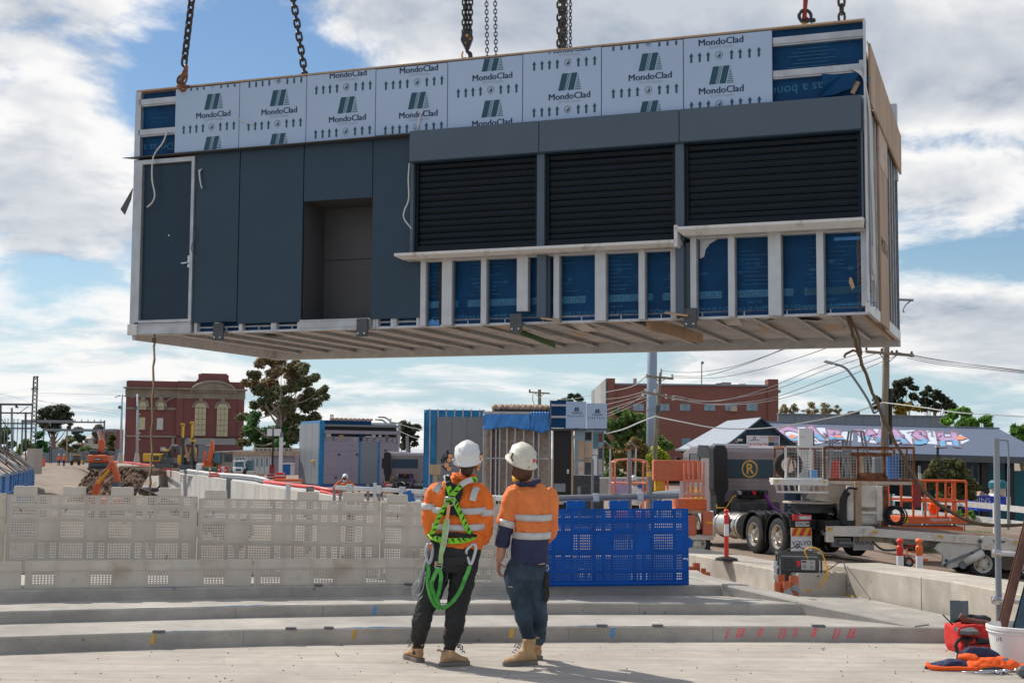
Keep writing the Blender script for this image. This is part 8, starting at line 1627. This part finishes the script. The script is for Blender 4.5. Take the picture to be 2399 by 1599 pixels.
for i,(x0,x1,y0,y1,mt) in enumerate(((1352,1366,1030,1075,'ply'),(1352,1366,1080,1110,'ply_pale'),(1368,1383,1012,1030,'black'),(1368,1383,1034,1070,'ply'),(1368,1382,1072,1082,'timber'),(1368,1382,1082,1110,'gen_dark'),(1386,1398,1014,1048,'glass_teal'),(1386,1398,1050,1064,'plate_white'),(1386,1396,1066,1110,'sign_white'),(1399,1408,1014,1034,'beam_brown'),(1399,1408,1048,1072,'gen_dark'),(1399,1408,1074,1108,'beige_block'))):
    m2('reflection_patch',MB().bx(ux(x0),ux(x1),-.105-.002*(i % 3),-.09,uz(y1),uz(y0)),mt)  # coloured patches over the panes, painting the reflection in the glass
# far copy of the truck
T2=dup(TR,(at(945,1160,84).x,84,-1.02),radians(4),'grey prime mover without a letter on its cab, parked between the site modules')
for c in list(T2.children):
    for g in list(c.children):
        if g.name.startswith('gold_letter'):D.objects.remove(g)
    if c.name.startswith('door_lettering'):D.objects.remove(c)
T2['category']='truck'
# ---------------------------------------------------------------- right: brick offices
d=130;xl,xr=at(1423,1000,d).x,at(1822,1000,d).x;OB=thing('brick_offices','orange red brick building with a row of small windows and pale end wall','building',(xl,d,-.25),0);k=d/FP
def ox(px):return at(px,1000,d).x-xl
def oz(px,py):return at(px,py,d).z+.25
def ob(nm,x0,y0,x1,y1,ya,yb,mt,**kw):return part(nm,MB().bx(ox(x0),ox(x1),ya,yb,oz((x0+x1)/2,y1),oz((x0+x1)/2,y0)),mt,kw.pop('parent',OB),**kw)
ob('wall',1424,902,1822,1100,.0,22,BR_NEW);ob('pier',1423,886,1440,1100,-.25,21,BR_NEW);ob('pier',1799,888,1823,1100,-.2,1.5,BR_NEW);ob('coping',1440,899,1799,903,-.15,.6,'sky_grey')
part('end_wall',MB().add([(-.15,0,0),(-.15,23,0),(-.15,23,oz(1423,886)-.1),(-.15,0,oz(1423,886)+.02),(.1,0,0),(.1,23,0),(.1,23,oz(1423,886)-.1),(.1,0,oz(1423,886)+.02)],[(0,1,2,3)[::-1],(4,5,6,7),(3,2,6,7),(0,3,7,4),(1,5,6,2)]),'grey_render',OB);part('end_wall_panel',MB().bx(-.19,-.14,-.2,7.0,0,oz(1423,886)-.05),'grey_render_dark',OB);part('end_wall_panel',MB().bx(-.19,-.14,18.5,23,0,oz(1423,886)-.12),'grey_render_dark',OB)
for x0,x1 in ((1483,1508),(1547,1568),(1592.5,1617),(1650,1675.5),(1699,1726),(1749,1775)):
    w=ob('window',x0,946,x1,961,-.04,.02,'glass_pale');xm=(x0+x1)/2
    part('frame',MB().bx(ox(x0)-.05,ox(x1)+.05,-.08,.0,oz(xm,962),oz(xm,961)).bx(ox(x0)-.05,ox(x1)+.05,-.06,.0,oz(xm,946),oz(xm,945)).bx(ox(xm)-.03,ox(xm)+.03,-.06,0,oz(xm,961),oz(xm,946)),'steel_grey',w)
    if x0==1699:part('air_conditioner',MB().bx(ox(1710),ox(1725),-.5,.0,oz(1717,963),oz(1717,952)),'beige_block',w)
w=ob('window',1597,1026,1618,1042,-.04,.02,'glass_pale');part('frame',MB().bx(ox(1596),ox(1619),-.07,.0,oz(1607,1043.5),oz(1607,1042)),'steel_grey',w);ob('parapet_vent',1488,883,1496,899,2,2.6,'beige_block')
for x0,x1,y0,mt in ((1687,1699,894,'sky_grey'),(1699,1721,892,'grey_render'),(1741,1756,896,'sky_grey')):ob('roof_unit',x0,y0,x1,902,2,3.5,mt)
part('flagpole',MB().cyl((ox(1654),3,oz(1654,902)),(ox(1654.5),3,oz(1654,842)),.05,6).ball((ox(1656),3,oz(1654,844)),.16,8),'sky_grey',OB);ob('wall_lamp',1823,913,1829,920,-.1,.2,'sky_grey')
# gable shed and the long graffiti roof
d=56;ap=at(1783,977,d);GS=thing('wash_shed','navy gabled car wash shed with a pale metal roof and a white sign board','shed',(ap.x,d,-.85),0)
def gq(px,py,dd=0.):p=at(px,py,d+dd);return V((p.x-ap.x,dd,p.z+.85))
A_,Lf,Rt=gq(1783,977),gq(1683,1056),gq(1878,1050);Bk,Lb=gq(1703,985,9),gq(1584,1052.5,9)
part('gable_wall',MB().add([A_+V((0,.12,-.05)),Lf+V((.3,.12,0)),V((Lf.x+.3,.12,0)),V((Rt.x-.2,.12,0)),Rt+V((-.2,.12,0))],[(0,1,2,3,4)]),rib_mat('navy_cladding',(.012,.040,.075),'X',.18,.4),GS)
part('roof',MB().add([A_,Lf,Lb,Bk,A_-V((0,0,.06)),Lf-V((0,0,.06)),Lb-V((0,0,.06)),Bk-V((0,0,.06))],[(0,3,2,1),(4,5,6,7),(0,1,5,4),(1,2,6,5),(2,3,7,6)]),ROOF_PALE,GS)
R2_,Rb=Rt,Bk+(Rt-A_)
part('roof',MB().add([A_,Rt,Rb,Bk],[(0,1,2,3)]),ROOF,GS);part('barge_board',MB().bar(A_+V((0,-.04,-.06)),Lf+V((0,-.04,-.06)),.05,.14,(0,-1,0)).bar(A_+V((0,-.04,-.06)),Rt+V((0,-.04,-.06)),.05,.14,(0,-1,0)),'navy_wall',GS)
part('gutter',MB().bar(Lf,Lb,.1,.08),'sky_grey',GS);part('side_wall',MB().add([Lf+V((.3,.1,-.1)),Lb+V((.6,0,-.1)),V((Lb.x+.6,9,0)),V((Lf.x+.3,.1,0))],[(0,1,2,3)]),'plate_white',GS);part('end_wall',MB().bx(Lb.x+.5,Lf.x+.3,8.8,9,0,Lb.z-.05),'wall_cream',GS);part('down_pipe',MB().tube([Lb+V((.1,-.1,0)),Lb+V((.35,-.1,-.2)),Lb+V((.45,-.1,-.3)),V((Lb.x+.45,8.8,0))],.05,6),'steel_dark',GS)
s0_,s1_=gq(1749,1049),gq(1827,1020);sg=part('sign_board',MB().bx(s0_.x,s1_.x,.02,.06,s0_.z,s1_.z),'sign_white',GS);wS=s1_.x-s0_.x;hS=s1_.z-s0_.z
m=MB();m.text('Car & Dog Wash',wS*.098,T3(s0_.x+wS*.37,.012,s0_.z+hS*.34),.006);m.text('Open 24 Hours',wS*.042,T3(s0_.x+wS*.55,.012,s0_.z+hS*.86));part('red_lettering',m,'sign_red',sg)['kind']='stuff'
m=MB();m.text('LASER WASH',wS*.055,T3(s0_.x+wS*.24,.012,s0_.z+hS*.62));m.ring((s0_.x+wS*.24,.012,s0_.z+hS*.78),.05,.012,10,flat=.002);part('blue_lettering',m,'print_navy',sg)['kind']='stuff'
for i,(fx_,fz_,w_,h_,mt) in enumerate(((.66,.55,.17,.4,'carton'),(.83,.55,.14,.4,'sign_lilac'),(.66,.12,.17,.38,'print_navy'),(.83,.12,.14,.38,'sky_grey'))):part('photo_print',MB().bx(s0_.x+wS*fx_,s0_.x+wS*(fx_+w_),.008,.018,s0_.z+hS*fz_,s0_.z+hS*(fz_+h_)),mt,sg)
part('flood_lamp',MB().box(gq(1732,1030)+V((0,-.2,0)),(.16,.12,.09)).tube([gq(1732,1030)+V((0,-.2,0)),gq(1724,1036)+V((0,-.1,0)),gq(1722,1026)],.02,5),'plate_white',GS)
d2,d1=74,60;RT=thing('wash_building','long low car wash building with spray painted letters on its dark metal roof','building',(at(2100,1062,d1).x,d1,-.85),0);o_=V((RT.location.x,d1,-.85))
rp=[at(1800,1052,d1)-o_,at(2470,1072,d1)-o_,at(2340,1004,d2)-o_,at(1760,988,d2)-o_]
part('roof',MB().add(rp+[p-V((0,0,.08)) for p in rp],[(0,1,2,3),(7,6,5,4),(0,4,5,1),(1,5,6,2),(2,6,7,3),(3,7,4,0)]),ROOF,RT)
part('ridge_cap',MB().bar(rp[3]+V((0,0,.04)),rp[2]+V((0,0,.04)),.3,.06),'sky_grey',RT);part('fascia_board',MB().bar(rp[0]+V((0,-.05,-.16)),rp[1]+V((0,-.05,-.16)),.06,.24,(0,0,1)),'steel_dark',RT)
def onroof(px,py,lift=.02):
    n=(rp[1]-rp[0]).cross(rp[3]-rp[0]).normalized();n=n if n.z > 0 else-n;r=ray(px,py);o=CAM-o_;t=((rp[0]+n*lift-o).dot(n))/r.dot(n);return o+r*t
def blob(pts,lift,mt,nm):
    P=[onroof(*p,lift) for p in pts];c=sum(P,V())/len(P);m=MB();m.add([c]+P,[(0,i+1,(i+1) % len(P)+1) for i in range(len(P))]);part(nm,m,mt,RT)
def wob(x0,x1,yt,yb,seed,n=14):
    rn=random.Random(seed);top=[(lerp(x0,x1,i/n),yt(i/n)+rn.uniform(-1.4,1.4)) for i in range(n+1)];return top+[(lerp(x1,x0,i/n),yb(1-i/n)+rn.uniform(-1.4,1.4)) for i in range(n+1)]
blob(wob(1822,1998,lambda t:1003-5*sin(t*pi)+12*t*t,lambda t:1034+6*sin(t*pi)-4*t,1),.02,'graf_white','graffiti_cloud');blob(wob(2010,2272,lambda t:1005+4*t+16*max(0,t-.85)/.15*1.3,lambda t:1036+7*t-14*max(0,t-.9)/.1,2),.02,'graf_white','graffiti_cloud')
def graf(txt,pts,sizes,mt,lift,z0=0.,z1=1.,grow=0.,nm='graffiti_letter',wide=1.25):
    for ch,(px,py),s in zip(txt,pts,sizes):
        vs,fs=text_geo(ch,.05+grow);mm=MB();mm.v=list(vs);mm.f=list(fs);mm.mi=[0]*len(fs);zs=[v[2] for v in vs];lo,hi=min(zs),max(zs)
        if z0 > 0 or z1 < 1:mm=clip(mm,lerp(lo,hi,z0),lerp(lo,hi,z1))
        m=MB();m.v=[tuple(onroof(px+(v[0]*wide-.22*v[2])*s*.86,py-v[2]*s*.86+1.6*sin(px*.2+v[0]*9),lift)) for v in mm.v];m.f=mm.f;m.mi=[0]*len(m.f)
        if m.f:part(nm,m,mt,RT)
LT=(('CAR',((1846,1018),(1902,1017),(1958,1021)),(46,47,40),1.75),('WASH',((2042,1021),(2100,1024),(2156,1027),(2222,1030)),(40,44,46,46),1.65))
for w_,pp,ss,wd in LT:
    graf(w_,pp,[q*1.10 for q in ss],'graf_line',.035,grow=.05,nm='letter_outline',wide=wd*.98);graf(w_,pp,ss,'graf_blue',.05,0,.42,wide=wd);graf(w_,pp,ss,'graf_pink',.05,.42,1.,wide=wd)
rn=random.Random(6);m=MB()
for i in range(26):
    x=rn.uniform(1832,1985) if i % 2 else rn.uniform(2020,2240);y=rn.uniform(1010,1034);P=[onroof(x,y,.062),onroof(x+rn.uniform(2,10),y+rn.uniform(-4,4),.062),onroof(x+rn.uniform(6,16),y+rn.uniform(-6,8),.062)];m.tube(P,.025,4)
part('paint_scrawl',m,'graf_line',RT)['kind']='stuff'
blob([(1846,1022),(1852,1017),(1862,1018),(1866,1024),(1856,1027)],.06,'graf_orange','graffiti_spot');blob([(1952,1022),(1962,1017),(1975,1021),(1968,1025)],.06,'graf_orange','graffiti_spot');blob([(2238,1022),(2252,1020),(2266,1026),(2250,1030),(2242,1028)],.06,'graf_orange','graffiti_spot')
part('rear_wall',MB().bx(rp[3].x-1,rp[2].x,12,12.3,0,rp[2].z-.4),'navy_wall',RT)
for px,w in ((2120,.25),(2168,.3),(2306,.3),(2366,.3)):p=at(px,1090,d1+.6)-o_;part('column',MB().bx(p.x-w/2,p.x+w/2,.5,.8,0,2.75),'black',RT)
for x0,x1,mt,z1,yy in ((2126,2166,'machine_grey',2.3,3.0),(2166,2180,'teal_wall',2.3,3.2),(2308,2480,'teal_wall',2.2,2.8),(2280,2300,'tarp_deep',1.5,5)):a,b=at(x0,1100,d1+yy)-o_,at(x1,1100,d1+yy)-o_;part('bay_wall',MB().bx(a.x,b.x,yy,yy+.15,0,z1),mt,RT)
for x in (2277,2294):p=at(x,1090,d1+3)-o_;part('bay_post',MB().bx(p.x-.06,p.x+.06,3,3.1,0,2.4),'sky_grey',RT)
part('dark_soffit',MB().bx(at(2100,1080,d1).x-o_.x,at(2420,1080,d1).x-o_.x,.3,8,2.62,2.68),'steel_dark',RT)
F=Far('corrugated_shed','blue grey corrugated wall behind the graffiti roof','shed wall',95,2015,1000)
for i in range(10):x0=1823+39.8*i;F.p('wall_sheet',F.poly([(x0,968.5+i*.6),(x0+39.2,969+i*.6),(x0+39.2,1040),(x0,1040)],0,.3),CORR)
F.p('coping',F.poly([(1822,967.5),(2222,973.5),(2222,976),(1822,970)],-.1,.4),'steel_grey');F.p('roof_unit',F.box(2002,961,2023,970,1,2),'gen_dark')
# ---------------------------------------------------------------- poles, lamps and wires on the right
F=Far('monopole','thick pale blue steel monopole beside the leaning power pole','pole',68,1527,1180);k=68/FP;F.p('shaft',MB().tube([F.q(1527,1190),F.q(1527,985),F.q(1529,600)],[13*k,12.6*k,10*k],16),'monopole',smooth=True);F.p('collar',MB().cyl(F.q(1527,960),F.q(1527,955),13.6*k,16),'monopole')
F=Far('power_pole','leaning grey timber power pole with two cross arms','power pole',58,1533,1170);k=58/FP;F.p('pole',MB().tube([F.q(1531,1180),F.q(1538,1000),F.q(1547,872)],[6*k,5*k,3.6*k],10),'pole_timber',smooth=True)
ca=F.p('cross_arm',MB().bar(F.q(1513,881,-.1),F.q(1577,887,-.1),.10,.09),'pole_timber');F.p('cross_arm',MB().bar(F.q(1503,917,-.1),F.q(1577,931,-.1),.10,.09),'pole_timber');F.p('brace',MB().bar(F.q(1548,893,-.08),F.q(1560,886,-.12),.03,.03).bar(F.q(1545,893,-.08),F.q(1530,884,-.12),.03,.03),'steel_grey')
for x,y in ((1515,880),(1548,868),(1574,881),(1506,923),(1512,916),(1560,928),(1576,932),(1534,917)):F.p('insulator',MB().lathe([(.05,-.1),(.06,-.03),(.04,0),(.055,.05),(.03,.09)],8,Matrix.Translation(F.q(x,y,-.1))),'plate_white')
F.p('sleeve',MB().tube([F.q(1540,968,-.1),F.q(1541.5,950,-.1)],6.5*k*.9,8),'steel_dark')
F2=Far('power_pole','tall brown timber power pole behind the rope at the right','power pole',52,2075,1190);k=52/FP;F2.p('pole',MB().tube([F2.q(2070,1200),F2.q(2075,900),F2.q(2077,690)],[9.5*k,8.5*k,7*k],12),'pole_timber',smooth=True);F2.p('cross_arm',MB().bar(F2.q(2025,824,-.16),F2.q(2138,833,-.16),.11,.10),'pole_timber');F2.p('cross_arm',MB().bar(F2.q(2040,701,-.16),F2.q(2137,704,-.16),.08,.08),'sky_grey');F2.p('brace',MB().bar(F2.q(2076,852,-.14),F2.q(2058,829,-.18),.03,.03).bar(F2.q(2078,850,-.14),F2.q(2099,832,-.18),.03,.03),'steel_grey')
for x,y in ((2027,818),(2063,820),(2087,825),(2098,824),(2133,827)):F2.p('insulator',MB().lathe([(.03,-.1),(.035,-.03),(.05,.0),(.03,.06)],8,Matrix.Translation(F2.q(x,y,-.16))),'steel_dark')
F2.p('dropper',MB().tube([F2.q(2130,706,-.16),F2.q(2118,716,-.16),F2.q(2112,728,-.16),F2.q(2116,733,-.16)],.025,5),'steel_dark');F2.p('cable_riser',MB().tube([F2.q(2085,910,-.1),F2.q(2085,1040,-.1)],.06,6),'black');F2.p('meter_box',F2.box(2060,948,2069,990,-.25,-.12),'sky_grey',bevel=.02)
F3=Far('street_lamp','grey street lamp arm with flat head reaching left from the timber pole','street lamp',51.5,2050,965);F3.p('arm',MB().tube(curve_pts([F3.q(2048,968),F3.q(2030,930),F3.q(1995,878),F3.q(1978,860),F3.q(1955,852)],5),.045,8),'sky_grey',smooth=True);F3.p('lamp_head',F3.poly([(1928,846),(1932,843),(1950,847),(1956,852),(1950,854),(1936,850)],-.1,.1),'galv',bevel=.02);F3.p('bracket',MB().tube([F3.q(2048,968),F3.q(2066,955),F3.q(2072,960)],.04,6),'steel_grey')
F4=Far('power_pole','short power pole with a single arm above the middle site module','power pole',120,1263,1000);k=120/FP;F4.p('pole',F4.tube([(1264,1085),(1264,912)],.14,8),'pole_timber');F4.p('cross_arm',MB().bar(F4.q(1239,918),F4.q(1288,921),.12,.12),'pole_timber');F4.p('brace',MB().bar(F4.q(1264,930),F4.q(1252,920),.05,.05).bar(F4.q(1264,930),F4.q(1276,921),.05,.05),'steel_grey');F4.p('dropper',MB().tube(curve_pts([F4.q(1249,922),F4.q(1248,935),F4.q(1253,952)],4),.03,5),'steel_dark');F4.p('insulator',F4.box(1239,912,1243,918,-.1,.1),'steel_dark')
F5=Far('power_pole','thin power pole with a slanting arm behind the far truck','power pole',130,931,1060);F5.p('pole',F5.tube([(929,1080),(937,988)],.16,8),'pole_timber');F5.p('cross_arm',MB().bar(F5.q(917,989),F5.q(941,992),.14,.12),'pole_timber');F5.p('second_pole',F5.tube([(955,1080),(954,1020)],.14,6),'sky_grey')
F6=Far('street_lamp','pair of dark curved street lamps rising behind the lilac module','street lamp',110,917,1000);
for off,y in ((0,977),(-7,983)):F6.p('arm',MB().tube(curve_pts([F6.q(919,1060),F6.q(918+off*.2,1005),F6.q(912+off,y+8),F6.q(903+off,y+1),F6.q(896+off,y)],5),.06,6),'steel_grey',smooth=True);F6.p('lamp_head',F6.box(886+off,y-1.5,900+off,y+1,-.15,.15),'steel_dark')
F7=Far('radio_mast','small lattice radio mast far away above the lilac module','mast',480,778,1070);F7.p('mast',F7.tube([(774,1070),(775,970)],.25,4).join(F7.tube([(781,1070),(780,970)],.25,4)),'sky_grey')
for j in range(8):F7.p('lacing',F7.tube([(774.6,970+6*j),(780.5,976+6*j)],.16,4),'sky_grey')
for x0,x1,yb_,lab in ((1432,1415,1130,'left one of two small floodlight poles beside the weeping tree'),(1492,1474,1130,'right one of two small floodlight poles beside the weeping tree')):
    F8=Far('floodlight_pole',lab,'floodlight',50,x0-4,1165,'small floodlight poles');F8.p('pole',F8.tube([(x0-5,1185),(x0-2,1048)],.03,6),'galv');F8.p('lamp_head',F8.poly([(x1,1034),(x1+3,1031),(x0+1,1047),(x0-1,1050)],-.12,.12),'steel_grey',bevel=.02)
def wires(label,pts,d0,d1,r=.018,mt='wire',n=10):
    P=curve_pts([at(px,py,lerp(d0,d1,i/(len(pts)-1))) for i,(px,py) in enumerate(pts)],n);solo('power_wire',MB().tube([p-P[0] for p in P],r,4),mt,label,'wire',P[0],'power wires')
wires('upper black wire from the leaning pole up to the right',[(1548,868),(1620,872),(1700,862),(1770,842),(1845,812),(1900,780)],58,40,.012,'wire_dark');wires('second black wire from the leaning pole up to the right',[(1576,880),(1650,880),(1740,855),(1810,828),(1870,806)],58,40,.012,'wire_dark');wires('third black wire from the leaning pole up to the right',[(1576,884),(1680,884),(1780,865),(1870,838),(1945,812)],58,40,.012,'wire_dark')
wires('first of the sagging wires between the two timber poles',[(1578,926),(1640,938),(1700,936),(1800,908),(1900,867),(2027,822)],58,52,.014);wires('second of the sagging wires between the two timber poles',[(1570,930),(1640,940),(1720,932),(1822,910),(1930,868),(2063,824)],58,52,.014);wires('third of the sagging wires between the two timber poles',[(1578,934),(1650,945),(1730,943),(1822,928),(1950,880),(2087,828)],58,52,.014);wires('lowest of the sagging wires between the two timber poles',[(1560,930),(1640,944),(1720,947),(1822,935),(1960,892),(2100,832)],58,52,.014)
wires('heavy white cable hanging from the leaning pole to the timber pole',[(1536,975),(1600,988),(1680,1002),(1780,1003),(1880,990),(1990,968),(2066,943)],57,51.5,.03,'cable_white');wires('heavy white cable from the leaning pole down to the left',[(1534,975),(1500,988),(1460,1005),(1420,1015)],57,54,.028,'cable_white');wires('white cable from the timber pole away to the right edge',[(2068,942),(2150,952),(2250,966),(2420,977)],51.5,45,.022,'cable_white')
for i,(y0,y1) in enumerate(((824,868),(827,866),(832,870),(838,872))):wires('wire from the timber pole cross arm to the right edge, %s' % ('topmost','second from the top','third from the top','lowest')[i],[(2098+9*i,y0),(2200,lerp(y0,y1,.38)+2),(2300,lerp(y0,y1,.72)+1),(2420,y1+4)],52,44,.012,'wire_dark')
for i,(y0,y1) in enumerate(((918,935),(921,948),(925,962),(928,972),(935,978))):wires('wire from the leaning pole down to the site module, %s' % ('topmost','second from the top','middle','fourth from the top','lowest')[i],[(1505+12*(i % 3),y0),(1460,lerp(y0,y1,.5)+3),(1415,y1)],58,62,.013)
wires('thin wire from the brick offices up to the leaning pole',[(1262,930),(1330,935),(1420,918),(1480,905),(1512,882)],110,58,.02)
for i,(pts) in enumerate(([(80,920),(180,922),(280,925)],[(90,938),(180,952),(280,962)],[(85,936),(180,955),(276,968)],[(-20,917),(40,932),(80,946)])):wires('far railway wire crossing the sky at the left, %s' % ('topmost','middle','lowest','leftmost')[i],pts,190,160,.025,'wire')
for i,pts in enumerate(([(935,992),(960,1000),(992,1006)],[(938,1010),(965,1022),(992,1030)])):wires('thin wire beside the far truck, %s' % ('upper','lower')[i],pts,125,100,.02,'wire')
wires('orange festoon cable between the two floodlight poles',[(1400,1048),(1432,1046),(1450,1054),(1474,1052),(1492,1044),(1500,1050)],50,50,.018,'pipe_orange')
# ---------------------------------------------------------------- verge on the right: white rail fence, bin, grass, small things
F=Far('rail_fence','white two rail fence with blue posts along the car wash verge','fence',46,2260,1200)
R0=[(2085,1166),(2180,1172),(2330,1186),(2420,1196)];P=[at(p[0],p[1],lerp(48,40,i/3))-F.b for i,p in enumerate(R0)]
for o in (0,-.42):F.p('rail',MB().bar(P[0]+V((0,0,o)),P[1]+V((0,0,o)),.06,.17).bar(P[1]+V((0,0,o)),P[2]+V((0,0,o)),.06,.17).bar(P[2]+V((0,0,o)),P[3]+V((0,0,o)),.06,.17),'plate_white')
for t_ in (.02,.28,.5,.78):q=P[0].lerp(P[3],t_);q.z=P[0].lerp(P[3],t_).z;F.p('post',MB().bx(q.x-.08,q.x+.08,q.y-.02,q.y+.12,q.z-1.0,q.z+.14),'white_paint');F.p('blue_sleeve',MB().bx(q.x-.085,q.x-.0,q.y-.03,q.y+.0,q.z-.85,q.z+.145),'teal_wall')
F=Far('rubbish_skip','bright blue skip bin full of cardboard behind the white fence','skip bin',48,2320,1195);F.p('bin',F.poly([(2284,1162),(2360,1165),(2352,1198),(2290,1196)],0,1.4),'bin_blue',bevel=.03);F.p('rim',F.poly([(2282,1160),(2362,1163),(2362,1166),(2282,1163)],-.06,1.46),'bin_blue')
for x0,x1,y0,mt in ((2297,2316,1150,'carton'),(2310,2328,1156,'carton'),(2332,2345,1156,'plate_white'),(2344,2358,1158,'red_plastic')):F.p('rubbish',F.poly([(x0,1163),(lerp(x0,x1,.3),y0),(lerp(x0,x1,.6),y0+2),(x1,1164)],.2,.8),mt)
l=MB();l.text('BINS',.28,Matrix.Translation(F.q(2301,1172,-.02)));F.p('lettering',l,'plate_white')['kind']='stuff'
F=Far('vacuum_station','round topped teal vacuum station beside the skip','vacuum station',50,2338,1165);F.p('body',MB().lathe([(.001,0),(.27,0),(.27,.36),(.001,.36)],16,T3(0,0,0)),'beige_block');F.p('cap',MB().lathe([(.31,.34),(.31,.52),(.24,.60),(.001,.63)],16),'teal_wall')
F=Far('yellow_post','short cream post right of the blue skip','post',46,2364,1181);F.p('post',F.box(2361,1165,2368,1181,0,.12),'cream');F.p('cap',F.box(2360.5,1164,2368.5,1165.5,-.01,.13),'cream')
F=Far('drain_post','thin dark hooked pipe behind the scaffold post','pipe',30,2360,1100);F.p('pipe',MB().tube(curve_pts([F.q(2338,1030),F.q(2352,1030),F.q(2360,1033),F.q(2362,1045),F.q(2363,1100),F.q(2362,1180)],4),.022,8),'monopole',smooth=True);F.p('stake',MB().tube([F.q(2363,1095),F.q(2362,1240)],.03,8),'sky_grey')
F=Far('lamp_bollard','slim black lamp standing in front of the graffiti roof','lamp',50,2198,1120);F.p('pole',F.box(2196.5,1046,2199.5,1180,0,.05),'black');F.p('lamp_head',F.box(2192,1042,2202,1047,-.08,.12),'gen_panel')
F=Far('white_board','small white board on a grey post left of the garden shrub','sign',46,2156,1140);F.p('board',F.poly([(2151,1107),(2158,1108),(2160,1128),(2153,1120)],0,.04),'plate_white');F.p('post',F.box(2154,1090,2158,1170,.05,.1),'sky_grey')
def grass(label,px0,px1,py,d,h,col,n,seed,spread=1.2):
    rn=random.Random(seed);m=MB();a,b=at(px0,py,d),at(px1,py,d);g=V(((a.x+b.x)/2,d,ground_z(0,d)))
    for _ in range(n):
        x=rn.uniform(a.x,b.x)-g.x;y=rn.uniform(-spread,spread);hh=h*rn.uniform(.5,1.2);w=.02;l=rn.uniform(-.1,.1);i=len(m.v)
        m.v+=[(x-w,y,0),(x+w,y,0),(x+l,y+rn.uniform(-.06,.06),hh)];m.f.append((i,i+1,i+2));m.mi.append(0)
    o=part('grass',m,leaf_mat('grass_%d' % seed,col),None,g);o['kind']='stuff'
grass('',2095,2175,1200,44.5,.34,(.12,.20,.03),2600,1);grass('',2225,2330,1205,43.5,.42,(.10,.19,.03),3200,2);grass('',2330,2420,1225,42,.25,(.09,.18,.03),1600,3)
tree('verge_plant','low leafy green plant behind the right end of the scissor lift','plant',43.5,[(2245,1203,9),(2258,1208,10),(2280,1210,8),(2270,1200,7)],(2258,1225),[('verge_leaf',(.09,.19,.03))],.08,1.5,70,'bark',.03,zbase=-.85)
F=Far('white_barrier_fence','pale mesh barrier fence with a sign behind the pink railings','fence',52,1450,1190)
for i in range(4):x0=1405+28*i;F.p('panel',F.box(x0,1122,x0+27,1165,0,.05),'sign_lilac' if i in (1,2) else 'mesh_wire');F.p('top_rail',F.box(x0,1117,x0+27.5,1121,-.02,.06),'white_paint')
F.p('sign',F.box(1456,1138,1469,1147,-.04,-.01),'sign_red');F.p('sign',F.box(1495,1128,1512,1148,-.04,-.01),'container_blue');F.p('lower_rail',F.box(1404,1168,1520,1172,-.02,.06),'red_plastic')
